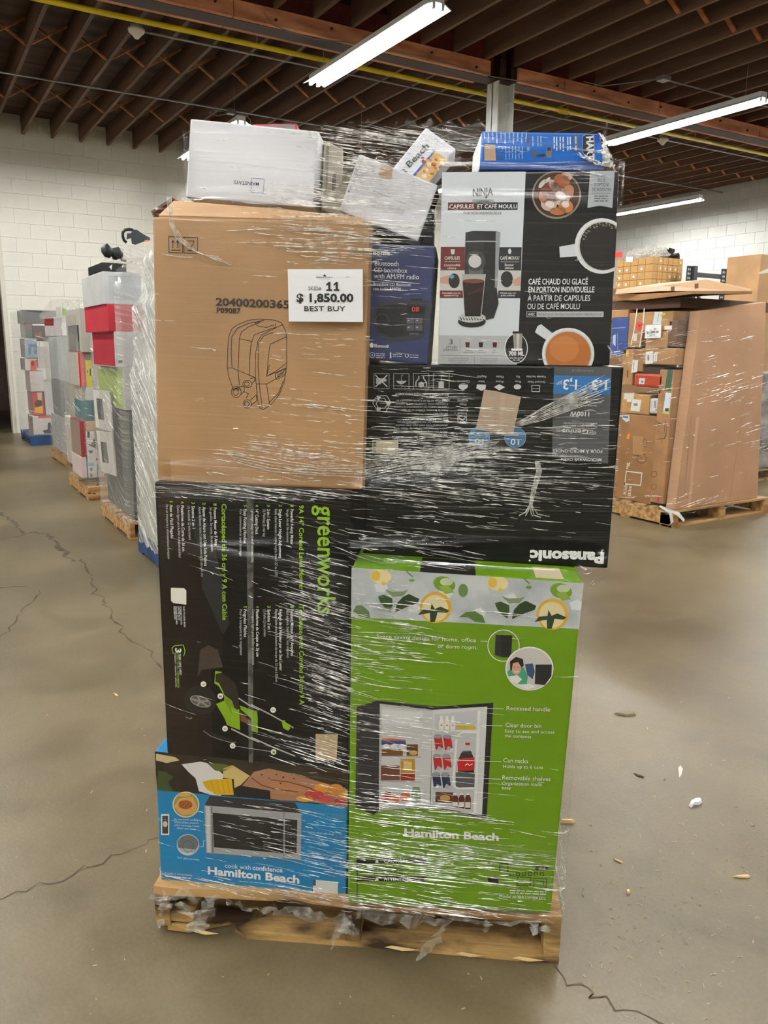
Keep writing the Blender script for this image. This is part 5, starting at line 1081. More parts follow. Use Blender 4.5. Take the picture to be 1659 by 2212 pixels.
# ================================================================== STRETCH FILM ROUND THE MAIN SKID
def un_cw(P):
    c, s = math.cos(YAW), math.sin(YAW); P = np.asarray(P)
    return np.array([P[0]*c - P[1]*s, P[0]*s + P[1]*c, P[2]])
def hull2(pts):
    pts = sorted(set((round(p[0], 5), round(p[1], 5)) for p in pts))
    def half(ps):
        h = []
        for p in ps:
            while len(h) >= 2 and (h[-1][0]-h[-2][0])*(p[1]-h[-2][1]) - (h[-1][1]-h[-2][1])*(p[0]-h[-2][0]) <= 0: h.pop()
            h.append(p)
        return h
    a, b = half(pts), half(pts[::-1]); return a[:-1]+b[:-1]
def ray_hull(h, c, th):
    d = (math.cos(th), math.sin(th)); best = 0
    for i in range(len(h)):
        a, b = h[i], h[(i+1) % len(h)]; ex, ey = b[0]-a[0], b[1]-a[1]
        den = d[0]*ey - d[1]*ex
        if abs(den) < 1e-12: continue
        t = ((a[0]-c[0])*ey - (a[1]-c[1])*ex)/den; s = ((a[0]-c[0])*d[1] - (a[1]-c[1])*d[0])/den
        if t > 0 and -1e-9 <= s <= 1+1e-9: best = max(best, t)
    return best
def wrap_film(name, label, foots, c, z0, z1, dz, nth, off, material, wr, smooth=2, parent=None, ragged=0.0, cat='film', seed=1):
    """foots: list of (footprint points, zmin, zmax); the film is pulled straight across hollows, level by level"""
    zs = np.arange(z0, z1+1e-6, dz); th = np.linspace(0, 2*math.pi, nth, endpoint=False)
    R = np.zeros((len(zs), nth))
    for i, z in enumerate(zs):
        pts = [p for f, a, b in foots if a-0.02 <= z <= b+0.02 for p in f]
        if len(pts) < 3: R[i] = R[i-1] if i else 0.3; continue
        h = hull2(pts); R[i] = [ray_hull(h, c, t)+off for t in th]
    H = R.copy()
    for k in range(smooth):
        S = R.copy(); S[1:-1] = (R[:-2]+R[1:-1]*2+R[2:])/4; R = np.maximum(S, H)
    rnd = np.random.RandomState(seed); V, UV, W = [], [], []
    for i, z in enumerate(zs):
        P = np.stack([c[0]+R[i]*np.cos(th), c[1]+R[i]*np.sin(th)], 1)
        L = np.concatenate([[0], np.cumsum(np.linalg.norm(np.diff(P, axis=0), axis=1))])
        for j in range(nth):
            zz = z
            if ragged and (i == 0 or i == len(zs)-1): zz = z + rnd.uniform(-ragged, ragged)
            p = np.array([P[j, 0], P[j, 1], zz]); V.append(p); UV.append((R[0].mean()*th[j]+0.0*L[j], zz)); W.append(wr(p))
    Fc = []; 
    for i in range(len(zs)-1):
        for j in range(nth):
            j2 = (j+1) % nth; Fc.append((i*nth+j, i*nth+j2, (i+1)*nth+j2, (i+1)*nth+j))
    t = parent
    o = mesh(name, V, Fc, material, parent, smooth=True)
    me = o.data
    uvl = me.uv_layers.new(name='UVMap'); at = me.attributes.new('wrinkle', 'FLOAT', 'POINT'); at.data.foreach_set('value', W)
    vi = np.empty(len(me.loops), int); me.loops.foreach_get('vertex_index', vi)
    UV = np.array(UV); uu = UV[vi]
    # keep the seam column from wrapping backwards
    uu = uu.reshape(-1, 4, 2); per = R[0].mean()*2*math.pi
    for k in range(4):
        m_ = (uu[:, :, 0].max(axis=1)-uu[:, k, 0]) > per/2; uu[m_, k, 0] += per
    uvl.data.foreach_set('uv', uu.reshape(-1))
    if label: tag(o, label, cat)
    SURF[o] = (c, zs, nth, R)
    return o
SURF = {}
def creases(o, n, dens, slope, lmin, lmax, wmin, wmax, seed=1, th_rng=(0, 2*math.pi), zr=None, lift=0.0012):
    """raised creases of doubled film, following the wrapped surface"""
    c, zs, nth, R = SURF[o]; rs = random.Random(seed); parts = []; z0, z1 = zs[0], zs[-1]
    def sf(t, z):
        fi = min(max((z-z0)/(zs[1]-zs[0]), 0), len(zs)-1.001); i = int(fi); a = fi-i
        fj = (t % (2*math.pi))/(2*math.pi)*nth; j = int(fj) % nth; b = fj-int(fj); j2 = (j+1) % nth
        r = (R[i, j]*(1-b)+R[i, j2]*b)*(1-a) + (R[i+1, j]*(1-b)+R[i+1, j2]*b)*a
        return np.array([c[0]+r*math.cos(t), c[1]+r*math.sin(t), z])
    tries = 0
    while len(parts) < n and tries < n*40:
        tries += 1
        t = rs.uniform(*th_rng); z = rs.uniform(*(zr or (z0+0.01, z1-0.01))); p = sf(t, z); d = dens(p)
        if rs.random() > d**2.0: continue
        e = 0.004; T_ = sf(t+e, z)-sf(t-e, z); q = np.linalg.norm(T_); T_ = T_/q; Zv = sf(t, min(z+.01, z1))-sf(t, max(z-.01, z0)); N = np.cross(T_, Zv); N /= np.linalg.norm(N)
        sg = 1.0 if T_@RT > 0 else -1.0
        if abs(T_@RT) < 0.25: sg = 1.0
        L = lmin*(lmax/lmin)**(rs.random()**1.3)*(0.45+0.55*d); w = wmin*(wmax/wmin)**(rs.random()**1.8)
        sl = math.tan(math.radians(slope(p) + rs.gauss(0, 2.2))); K_n = 5; V, Fc = [], []
        dth = 2*e/q*sg; ph = rs.uniform(0, 6); am = rs.uniform(0, .0015)
        for k in range(K_n):
            f = k/(K_n-1); x = (f-0.5)*L; zz = z + x*sl + am*math.sin(ph+f*5); pt = sf(t + x*dth, min(max(zz, z0), z1)) + N*lift
            ww = w*(math.sin(math.pi*(0.06+0.88*f))**0.6)*rs.uniform(0.7, 1.2)
            up = np.array([0, 0, 1.0])
            V += [pt+up*ww, pt+N*ww*0.9+up*ww*0.1, pt-up*ww]
        for k in range(K_n-1):
            a = 3*k; Fc += [(a, a+3, a+4, a+1), (a+1, a+4, a+5, a+2)]
        parts.append((V, Fc, 0))
    V, Fc, FM = join(parts); cr = mesh('film_creases', V, Fc, M_CREASE, o); cr['kind'] = 'stuff'
    return cr
foots = []
for F in FACES:
    if hasattr(F, 'body') and F not in (RED_F,):
        fp = [tuple(q[:2]) for q in (F.Q[0], F.Q[1], F.Q[0]+F.back, F.Q[1]+F.back, F.Q[2], F.Q[3], F.Q[2]+F.back, F.Q[3]+F.back)]
        foots.append((fp, min(q[2] for q in F.Q), max(q[2] for q in F.Q)))
BLOBS = [(-0.12, 1.74, 0.16, 0.08, 1.0), (-0.16, 1.83, 0.14, 0.035, 1.0), (0.0, 1.96, 0.22, 0.05, 1.0), (-0.05, 1.88, 0.10, 0.08, 1.0), (0.0, 1.80, 0.12, 0.08, 0.8), (-0.20, 1.50, 0.16, 0.05, 0.5), (-0.18, 1.36, 0.16, 0.06, 0.55), (-0.20, 1.25, 0.2, 0.06, 0.8), (-0.3, 1.17, 0.35, 0.02, 1.0),
         (0.25, 1.24, 0.38, 0.15, 1.0), (0.1, 1.38, 0.2, 0.08, 0.6), (0.0, 1.05, 0.25, 0.06, 0.6), (0.0, 1.62, 0.12, 0.12, 0.35), (0.45, 1.9, 0.1, 0.04, 0.9), (-0.15, 0.92, 0.10, 0.2, 0.8), (-0.11, 0.75, 0.09, 0.2, 0.9), (-0.15, 0.55, 0.15, 0.06, 0.8), (0.02, 0.85, 0.12, 0.12, 0.75), (0.05, 0.6, 0.2, 0.15, 0.55), (0.15, 0.27, 0.4, 0.1, 1.0), (0.05, 0.42, 0.25, 0.08, 0.9), (-0.25, 0.32, 0.3, 0.08, 0.55), (0.3, 0.9, 0.2, 0.05, 0.3), (0.1, 0.16, 0.6, 0.03, 1.0), (-0.45, 0.14, 0.2, 0.03, 1.0)]
def wr_main(p):
    x, y, z = un_cw(p); v = 0.16
    for bx, bz, rx, rz, a in BLOBS:
        d = ((x-bx)/rx)**2 + ((z-bz)/rz)**2
        v = max(v, a*math.exp(-d*0.9))
    if y > 2.1: v = max(v, 0.6)
    return float(min(1, v))
cc = cwv(-0.03, 2.12)
film = wrap_film('stretch_film', 'clear stretch film wrapped round the tall skid of cartons', foots, (cc[0], cc[1]), 0.112, 1.985, 0.0145, 220, 0.005, film_material('stretch_film_clear'), wr_main, smooth=3, ragged=0.012)
def slope_main(p):
    x, y, z = un_cw(p)
    if z < 0.5: return -4.0
    if x < -0.06 and z < 1.14: return -12.5
    if z < 1.0: return -4.5
    if z < 1.2: return -6.0
    if z < 1.46: return -2.0 if x > -0.05 else -5.0
    if z < 1.8: return -3.0
    return -9.0
FRONT = (math.atan2(-math.cos(YAW), -math.sin(YAW)))
creases(film, 3000, wr_main, slope_main, 0.018, 0.20, 0.0004, 0.0015, 5, (FRONT-1.35, FRONT+1.35))
creases(film, 260, lambda p: 0.5, slope_main, 0.02, 0.12, 0.0005, 0.0016, 6, (FRONT+1.2, FRONT+2*math.pi-1.2))
# ropes and creases of bunched film
def fpt(F, K, p, off): return F.w(F.loc(*K(*p)), off)
def strands(name, lines, m, r=0.0009, parent=film):
    parts = []
    for pts in lines:
        V, Fc = tube_v(pts, r, 5); parts.append((V, Fc, 0))
    V, Fc, FM = join(parts); return mesh(name, V, Fc, m, parent, smooth=True)
PAN_F = [F for F in FACES if F.thing and F.thing.name.startswith('oven_carton')][0]
rnd = random.Random(5)
L = []
for k in range(24):
    k *= 0.55; y0 = 600+k*11; L.append([fpt(PAN_F, ZP, p, 0.014) for p in ((-20, y0+10), (300, y0-30-k*3+rnd.uniform(-6, 6)), (600, 545+k*8-18), (880-rnd.uniform(0, 90), 492+k*6+rnd.uniform(-5, 5)))])
strands('film_crease', L, M_FOLD, 0.0006)
L = []
for k in range(20):
    k *= 0.6; L.append([fpt(PAN_F, ZP, p, 0.014) for p in ((985+rnd.uniform(-10, 25), 390+k*2), (1130+rnd.uniform(-10, 10), 300+k*7), (1330, 205+k*9), (1545-rnd.uniform(0, 120), 95+k*12+rnd.uniform(0, 40)))])
strands('film_crease', L, M_FOLD, 0.0006)
L = [[fpt(PAN_F, ZP, p, 0.016+0.002*rnd.random()) for p in ((1105+a, 620), (1115+a*1.2, 680), (1085+a, 780), (1065+a*.6, 880), (1060+b, 915+rnd.uniform(0, 25)), (1060+b*2.6, 945+rnd.uniform(-14, 8)))] for a, b in ((-12, -25), (-6, -10), (0, 6), (6, 25), (12, 45))]
strands('film_crease', L, M_FOLD, 0.0015)
L = [[fpt(BROWN, Z7, p, 0.012+0.003*rnd.random()) for p in ((165+a, 90), (170+a, 180), (185+a, 290), (240+a*1.5, 390), (330+a*2, 470+a), (450+a*2, 520+a), (560+a*3, 545+a*2))] for a in (-14, -6, 0, 8, 16)]
strands('film_crease', L, M_FOLD, 0.0006)
L = [[fpt(BROWN, Z7, p, 0.012) for p in ((560+k*20, 1900+k*20), (900, 1960+k*22), (1250, 2010+k*16), (1560, 2000+k*22))] for k in range(5)]
strands('film_crease', L, M_FOLD, 0.0008)
# hanging torn ends round the pallet
def scrap(pts, w, side=None, jit=0.006, seed=1, nm='torn_end', m=None):
    rnd = random.Random(seed); P = [np.asarray(p, float) for p in pts]; Q, Wd = [], []
    for i in range(len(P)-1):
        for k in range(5):
            f = k/5; Q.append(P[i]+(P[i+1]-P[i])*f + np.array([rnd.gauss(0, jit), rnd.gauss(0, jit), rnd.gauss(0, jit)])); Wd.append((w[i]+(w[i+1]-w[i])*f)*rnd.uniform(0.7, 1.3))
    Q.append(P[-1]); Wd.append(w[-1]); sd = pe if side is None else side
    V, Fc = ribbon(Q, Wd, [np.asarray(sd) + np.array([rnd.gauss(0, .3), rnd.gauss(0, .3), rnd.gauss(0, .3)]) for _ in Q]); return mesh(nm, V, Fc, m or M_SCRAP, film)
def pp(x, y, b=-0.012): # photo pixel -> point on a plane just ahead of the pallet front
    return on_plane(x, y, PB[0] + pd*b, pd)
scrap([pp(958, 1990), pp(935, 2040), pp(905, 2085, -0.02), on_z(872, 2100, 0.004)], [0.02, 0.035, 0.03, 0.03], seed=2)
scrap([pp(742, 1985), pp(735, 2010), pp(716, 2045), pp(708, 2075)], [0.05, 0.02, 0.004, 0.002], jit=0.003, seed=3)
scrap([pp(380, 1950), pp(430, 1990), pp(415, 2005), pp(440, 1975), pp(455, 1940)], [0.03, 0.05, 0.03, 0.04, 0.02], seed=4)
scrap([pp(345, 1930), pp(352, 1965), pp(350, 2000)], [0.03, 0.03, 0.015], seed=5)
scrap([pp(1055, 1990), pp(1048, 2015)], [0.03, 0.003], jit=0.002, seed=6)
scrap([pp(1145, 1995), pp(1160, 2010), pp(1185, 2000), pp(1150, 2020)], [0.02, 0.03, 0.02, 0.004], seed=7)
for i, (xa, ya, xb, yb, wv) in enumerate(((345, 1925, 500, 1945, 0.018), (590, 1965, 760, 1988, 0.03), (770, 1978, 960, 1990, 0.032), (480, 1950, 600, 1965, 0.012), (740, 1985, 775, 2015, 0.03), (960, 1980, 1200, 1996, 0.010))):
    scrap([pp(xa, ya), pp((xa+xb)/2, (ya+yb)/2+4), pp(xb, yb)], [wv, wv*1.2, wv*.7], side=np.array([0, 0, 1.0]), jit=0.004, seed=20+i, nm='bunched_hem')
# film pulled from the white carton's corner to the brown carton
V = [fpt(MAIN_F, kz(0, 0, 1), p, o) for p, o in (((408, 350), -0.01), ((395, 395), -0.02), ((372, 425), -0.03), ((350, 440), -0.03), ((405, 440), -0.01), ((407, 400), -0.01))]
mesh('film_web', V, [(0, 1, 5), (1, 2, 4), (1, 4, 5), (2, 3, 4)], M_CLEARTAPE, film)
# crumpled white ends on the tool carton corner
for k in range(7):
    scrap([fpt(HART_F, ZH, (1370+k*6, 150+k*22), 0.01+0.002*k), fpt(HART_F, ZH, (1385+k*7, 330+k*15), 0.016), fpt(HART_F, ZH, (1400+k*14, 470+k*3), 0.012)], [0.004, 0.008, 0.003], jit=0.003, seed=40+k, nm='bunched_hem', m=M_CREASE)
for k in range(6):
    scrap([fpt(HART_F, ZH, (1110+k*20, 335+k*4), 0.008), fpt(HART_F, ZH, (1200+k*20, 385+k*8), 0.012), fpt(HART_F, ZH, (1340+k*6, 425+k*8), 0.012)], [0.002, 0.006, 0.004], jit=0.002, seed=60+k, nm='bunched_hem', m=M_CREASE)

# ================================================================== THE OTHER SKIDS
FILM2 = film_material('stretch_film_aisle', sx=1.2, sz=46.0, tilt=0.35, fold=0.55, base=0.20, strength=1.0, milky=0.5, lo=0.5, hi=0.66, haze=0.45)
FILM3 = film_material('stretch_film_loose', sx=2.0, sz=60.0, tilt=0.15, fold=0.5, base=0.16, strength=1.0, milky=0.4, lo=0.54, hi=0.70, haze=0.45)
EX, EY = np.array([1.0, 0, 0]), np.array([0, 1.0, 0])
NB = [0]
def pc(name, label, plane, val, x0, y0, x1, y1, depth, rgb, other=None, cat='box', group=None, bevel=0.006, ymin=-99.0):
    """carton from a photo rectangle: plane 'y' = front seen square-on along the aisle, 'x' = its side along the aisle"""
    f_ = (lambda x, y: on_y(x, y, val)) if plane == 'y' else (lambda x, y: on_x(x, y, val))
    xm, ym = (x0+x1)/2, (y0+y1)/2
    a, b, t_, bt = f_(x0, ym), f_(x1, ym), f_(xm, y0), f_(xm, y1)
    z0, z1 = bt[2], t_[2]
    m = rgb if not isinstance(rgb, tuple) else mat('board_%02x%02x%02x' % rgb, rgb, 0.45, 0.06, (5, 5, 5))
    if plane == 'y': X0, X1, Y0, Y1 = min(a[0], b[0]), max(a[0], b[0]), val, val+depth
    else: X0, X1, Y0, Y1 = val, val+depth, min(a[1], b[1]), max(a[1], b[1])
    z0 = max(z0, 0.152); Y0 = max(Y0, ymin)
    t = thing(name, label, cat, ((X0+X1)/2, (Y0+Y1)/2, z0), 0, group)
    mats = [m]; fm = None
    if other is not None:
        mats.append(mat('board_%02x%02x%02x' % other, other, 0.45, 0.06, (5, 5, 5)) if isinstance(other, tuple) else other)
        fm = [0]*6; fm[5 if plane == 'y' else 2] = 1
    mesh('carton_body', box_v(X0, X1, Y0, Y1, z0, z1), BF, mats, t, fm=fm, bevel=bevel)
    n = np.array([0, -1.0, 0]) if plane == 'y' else np.array([-1.0, 0, 0])
    P = np.array([X0, Y0, z0]); F = Face(P, n, None, t); FACES.append(F)
    F.box = (X0, X1, Y0, Y1, z0, z1)
    A = Art(F, I_); return t, F, A
def skid_film(label, X0, X1, Y0, Y1, z0, z1, m, wob=0.012, top=None, seed=3, wv=0.8, n=72, ncr=160, csl=-14.0):
    f = [([(X0, Y0), (X1, Y0), (X1, Y1), (X0, Y1)], z0-0.1, z1+0.1)]
    if top: f = [([(X0, Y0), (X1, Y0), (X1, Y1), (X0, Y1)], z0-0.1, top[0])] + [([(X0+q, Y0+q), (X1-q, Y0+q), (X1-q, Y1-q), (X0+q, Y1-q)], a, b) for a, b, q in top[1]]
    rs = random.Random(seed)
    o = wrap_film('stretch_film', label, f, ((X0+X1)/2, (Y0+Y1)/2), z0, z1, 0.05, n, 0.012, m, lambda p: wv*(0.6+0.4*rs.random()), smooth=3, ragged=0.02)
    if ncr: creases(o, ncr, lambda p: 0.25+0.75*max(0, math.sin(p[2]*5.1+p[0]*3+seed)*0.6+math.sin(p[2]*13+p[1]*4)*0.4), lambda p: csl, 0.04, 0.4, 0.0012, 0.005, seed, (math.pi*0.75, math.pi*1.9), lift=0.003)
    return o
# --- skid of appliances with the black fridge (second along the aisle)
O2 = np.array([1.39, 6.17, 0]); pallet('wooden_pallet', 'pale wooden pallet under the dark wrapped fridge in the aisle', O2, EX, EY, 1.0, 1.05, M_WOOD)
Z8 = kz(160, 480, 5.82); Z9 = kz(160, 840, 5.53)
def r8(a, b, c, d, K=Z8): return (*K(a, b), *K(c, d))
g2 = None
t, F, A = pc('fridge', 'dark grey fridge wrapped in film standing on the aisle pallet', 'y', 6.20, *r8(690, 275, 1010, 1590, Z9), 0.95, (30, 31, 33), (74, 78, 76), 'fridge')
x0_ = F.box[0]
FZ0 = F.box[5]
t, F, A = pc('appliance_carton', 'white appliance carton with a green side above the dark fridge', 'y', 6.20, *r8(622, 1822, 1000, 2360), 0.9, (206, 204, 204), (150, 176, 60)); A.text('H', Z8(808, 1882), Z8(838, 1882), 6, BLK, .03)
A.poly('print_panel', [Z8(768, 1990), Z8(900, 1990), Z8(900, 2160), Z8(785, 2160)], (50, 40, 38), 1)
t, F, A = pc('appliance_carton', 'white carton with a red side and a small black square, below the red carton', 'y', 6.20, *r8(512, 1376, 930, 1822), 0.8, (206, 204, 208), (168, 44, 60)); A.poly('print_square', [Z8(556, 1735), Z8(606, 1735), Z8(606, 1770), Z8(556, 1770)], BLK, 1)
t, F, A = pc('appliance_carton', 'crimson red carton wrapped in shiny film', 'y', 6.20, *r8(420, 1034, 880, 1376), 0.85, (196, 40, 58), (186, 52, 66))
t, F, A = pc('appliance_carton', 'white carton with a window drawing on top of the red carton', 'y', 6.20, *r8(368, 628, 850, 1034), 0.8, (206, 210, 214), (190, 192, 190))
A.poly('window_drawing', [Z8(436, 680), Z8(710, 680), Z8(820, 900), Z8(820, 980), Z8(436, 980)], (188, 194, 200), 1); A.line('window_drawing', [Z8(536, 680), Z8(536, 980)], 1, (150, 156, 162), 2); A.line('window_drawing', [Z8(436, 680), Z8(720, 680)], 1, (150, 156, 162), 2)
t, F, A = pc('appliance_carton', 'flat black carton on the white window carton', 'y', 6.22, *r8(348, 512, 660, 628), 0.5, (26, 26, 28)); A.poly('print_stroke', [Z8(440, 560), Z8(480, 530), Z8(470, 600)], (230, 230, 230), 1)
for i, (a_, b_, c_, d_) in enumerate(((225, 10, 455, 520), (262, 500, 498, 1045))):
    X = 1.375
    P = [on_x(*Z9(*q_), X) for q_ in ((a_, b_), (a_+ (195 if i == 0 else 190), b_+20), (c_, d_), (c_-195 if i == 0 else c_-170, d_-60))]
    t = thing('panel_carton', ('upper' if i == 0 else 'lower') + ' of two flat white cartons with a dark grille leaning on the dark fridge', 'box', P[3], 0)
    mesh('carton_body', P + [p + np.array([0.012, 0, 0]) for p in P], [(0, 1, 2, 3), (7, 6, 5, 4), (0, 4, 5, 1), (1, 5, 6, 2), (2, 6, 7, 3), (3, 7, 4, 0)], mat('panel_white', (198, 194, 188), 0.5), t, bevel=0.003)
    G_ = [on_x(*Z9(*q_), X-0.001) for q_ in (((265, 112), (335, 120), (362, 375), (290, 360)) if i == 0 else ((315, 630), (385, 640), (415, 890), (340, 875)))]
    mesh('grille', G_ + [p + np.array([0.0008, 0, 0]) for p in G_], [(0, 1, 2, 3), (7, 6, 5, 4), (0, 4, 5, 1), (1, 5, 6, 2), (2, 6, 7, 3), (3, 7, 4, 0)], mat('grille_dark', (84, 84, 86), 0.5), t)
pp_ = on_x(*Z8(290, 1280), 1.37)
t = thing('price_sheet', 'small white price sheet on the red carton in the aisle', 'sign', pp_, 0)
Q = [on_x(*Z8(*q_), 1.362) for q_ in ((252, 1190), (318, 1180), (332, 1365), (262, 1370))]
mesh('sheet', Q + [p + np.array([0.0008, 0, 0]) for p in Q], [(0, 1, 2, 3), (7, 6, 5, 4), (0, 4, 5, 1), (1, 5, 6, 2), (2, 6, 7, 3), (3, 7, 4, 0)], M_PAPER, t)
zt2 = on_y(*Z8(500, 280), 6.4)[2]
skid_film('shiny film around the skid with the dark fridge', 1.385, 2.36, 6.18, 7.18, 0.12, zt2, FILM2, top=(1.95, ((1.95, 2.1, 0.05), (2.1, 2.3, 0.16), (2.3, 2.8, 0.26))), seed=4, wv=0.62, ncr=280, csl=-16.0)
# black straps and handles on top of that skid
tH = thing('hand_grip', 'black plastic hand grip with a looped strap on top of the wrapped aisle skid', 'handle', on_y(*Z8(500, 400), 6.25))
def yp(a, b, y=6.25): return on_y(*Z8(a, b), y)
tube('grip', [yp(345, 350), yp(400, 350), yp(455, 385), yp(480, 375), yp(540, 390), yp(610, 420)], [0.02, 0.05, 0.04, 0.025, 0.05, 0.02], M_RUBBER, tH, 10)
tube('strap', [yp(*q_) for q_ in ((480, 420), (495, 460), (530, 465), (545, 440), (580, 450), (600, 478), (655, 488))], 0.007, M_RUBBER, tH, 6)
tH = thing('buckle', 'black plastic buckle with a strap loop standing on the milky wrapped skid', 'buckle', on_y(*Z8(780, 285), 5.3))
Q = [(740, 90), (790, 95), (870, 150), (955, 195), (960, 225), (860, 250), (770, 285), (725, 270), (715, 200), (660, 220), (665, 140), (715, 140)]
V = [yp(a, b, y) for y in (5.26, 5.34) for a, b in Q]; n12 = len(Q)
from mathutils.geometry import tessellate_polygon
tr_ = tessellate_polygon([[Vector((a, b, 0)) for a, b in Q]])
mesh('body', V, [tuple(t_) for t_ in tr_] + [tuple(i+n12 for i in t_) for t_ in tr_] + [(i, (i+1) % n12, n12+(i+1) % n12, n12+i) for i in range(n12)], mat('slate_plastic', (44, 48, 54), 0.45), tH)
tube('strap', [yp(a, b, 5.3) for a, b in ((740, 95), (690, 88), (640, 98), (612, 130), (612, 180), (630, 230), (660, 255))], 0.009, M_RUBBER, tH, 6)
mesh('trim_strip', [yp(a, b, 5.255) for a, b in ((885, 228), (955, 222), (958, 238), (888, 246))], [(0, 1, 2, 3)], mat('orange_plastic', (226, 130, 90), 0.5), tH)

# --- first skid of the aisle (mostly hidden): white wrapped cartons on a blue pallet
O1 = np.array([1.36, 4.72, 0]); pallet('blue_pallet', 'blue painted pallet under the milky wrapped skid in the aisle', O1, EX, EY, 1.0, 1.08, M_BLUEWOOD)
zz = 0.142
for i, (h_, rgb, w_) in enumerate(((0.62, (186, 188, 176), 'lowest of the cartons in the milky wrapped skid'), (0.35, (176, 178, 170), 'second carton from the blue pallet in the milky wrapped skid'), (0.36, (196, 196, 188), 'third carton from the blue pallet in the milky wrapped skid'), (0.40, (168, 172, 168), 'fourth carton from the blue pallet in the milky wrapped skid'), (0.22, (190, 190, 184), 'top carton of the milky wrapped skid'))):
    t = thing('wrapped_carton', 'pale ' + w_, 'box', (1.87, 5.26, zz)); q_ = 0.0 if i < 2 else 0.03*i
    mesh('carton_body', box_v(1.38+q_, 2.3, 4.75, 5.76-q_, zz, zz+h_), BF, mat('board_%02x%02x%02x' % rgb, rgb, 0.5, 0.08, (4, 4, 4)), t, bevel=0.008); zz += h_ + 0.002
skid_film('milky creased film around the skid on the blue pallet', 1.365, 2.33, 4.73, 5.79, 0.10, 2.14, film_material('stretch_film_milky', sx=1.2, sz=30.0, tilt=0.5, fold=0.7, base=0.3, strength=1.0, milky=0.5, lo=0.46, hi=0.62, haze=0.6), top=(1.3, ((1.3, 1.75, 0.03), (1.75, 2.05, 0.10), (2.05, 2.4, 0.12))), seed=5, wv=0.9, ncr=320, csl=-30.0)

# --- third skid: narrow tall cartons on a new pallet
O3 = np.array([1.42, 7.97, 0]); t3, bd3 = pallet('wooden_pallet', 'new yellow wooden pallet with a stamped mark, under tall narrow cartons', O3, EX, EY, 1.0, 1.05, M_WOOD)
bd3('end_board', 0.0, 1.0, -0.02, 0.0, 0.02, 0.14, M_WOOD)
F = Face(np.array([1.42, 7.948, 0]), np.array([0, -1.0, 0]), None, t3); FACES.append(F); greek(Art(F, Z9), (165, 1255), (258, 1258), 26, (70, 46, 26))
Z0 = kz(0, 600, 4.88)
def c3(label, a, b, c, d, rgb, other=None, y=8.0, dep=0.5, K=Z0): return pc('retail_carton', label, 'y', y, *K(a, b), *K(c, d), dep, rgb, other)
t, F, A = c3('tall white carton with a shoe picture and a blue band on the new pallet', 918, 1615, 1010, 2110, (206, 204, 200)); A.poly('blue_band', [Z9(162, 885), Z9(240, 885), Z9(240, 920), Z9(162, 920)], (110, 166, 196), 1); A.poly('heart_mark', [Z9(170, 735), Z9(228, 735), Z9(222, 755), Z9(202, 778), Z9(180, 760)], (70, 74, 80), 1); A.poly('shoe_picture', [Z9(160, 655), Z9(200, 665), Z9(240, 590), Z9(258, 640), Z9(262, 705), Z9(200, 690)], (70, 66, 66), 1); A.poly('shoe_picture', [Z9(158, 510), Z9(186, 510), Z9(186, 585), Z9(158, 585)], (30, 30, 32), 1); A.ell('shoe_picture', *Z9(205, 960), 3, 4, (120, 122, 126), 1); A.ell('shoe_picture', *Z9(205, 1035), 3, 4, (120, 122, 126), 1)
t, F, A = c3('narrow white carton with an upright cleaner picture behind the fridge skid', 1012, 1830, 1090, 2100, (204, 202, 198)); A.line('cleaner_picture', [Z9(282, 900), Z9(284, 1140)], 1.2, (40, 40, 44), 1); A.poly('cleaner_picture', [Z9(262, 1160), Z9(284, 1120), Z9(306, 1158)], (60, 60, 64), 1); A.poly('cleaner_picture', [Z9(256, 855), Z9(270, 812), Z9(286, 852)], (176, 60, 56), 1)
t, F, A = c3('dull red tall carton standing beside the shoe carton', 848, 1510, 910, 1890, (150, 56, 58), (150, 130, 118))
t, F, A = c3('pale pink tall carton under the dull red one', 858, 1890, 916, 2110, (206, 190, 186))
t, F, A = c3('light brown carton above the shoe picture carton', 905, 1508, 1010, 1615, (196, 166, 130))
t, F, A = c3('teal carton in the third skid', 888, 1295, 990, 1508, (16, 104, 116))
t, F, A = c3('white carton over the teal carton', 910, 1150, 990, 1295, (206, 206, 204))
t, F, A = c3('bright yellow carton with a black mark', 905, 868, 975, 1150, (222, 214, 20)); A.poly('black_mark', [Z0(945, 960), Z0(960, 950), Z0(962, 1040), Z0(948, 1025)], BLK, 1); A.poly('black_mark', [Z0(920, 975), Z0(928, 975), Z0(928, 1005), Z0(920, 1005)], BLK, 1)
t, F, A = c3('bright red tall carton beside the yellow one', 832, 782, 905, 1150, (206, 44, 44), (190, 186, 176))
t, F, A = c3('black carton in a clear bag at the top of the third skid', 822, 500, 925, 780, (40, 40, 44), (120, 118, 116))
for i, (a, b, c, d, rgb) in enumerate(((700, 330, 850, 780, (176, 172, 160)), (722, 790, 850, 1160, (186, 180, 168)), (735, 1165, 870, 1490, (170, 164, 148)), (700, 1495, 860, 1980, (196, 192, 180)))):
    pc('retail_carton', ('top', 'second', 'third', 'lowest')[i] + ' pale carton of the film covered side of the third skid', 'x', 1.44, *Z0(a, b), *Z0(c, d), 0.35, rgb)
skid_film('loose clear film around the tall narrow cartons', 1.425, 2.35, 7.985, 8.98, 0.12, on_y(*Z0(820, 250), 8.0)[2], FILM3, top=(1.5, ((1.5, 1.75, 0.02), (1.75, 2.2, 0.09))), seed=6, wv=0.55)
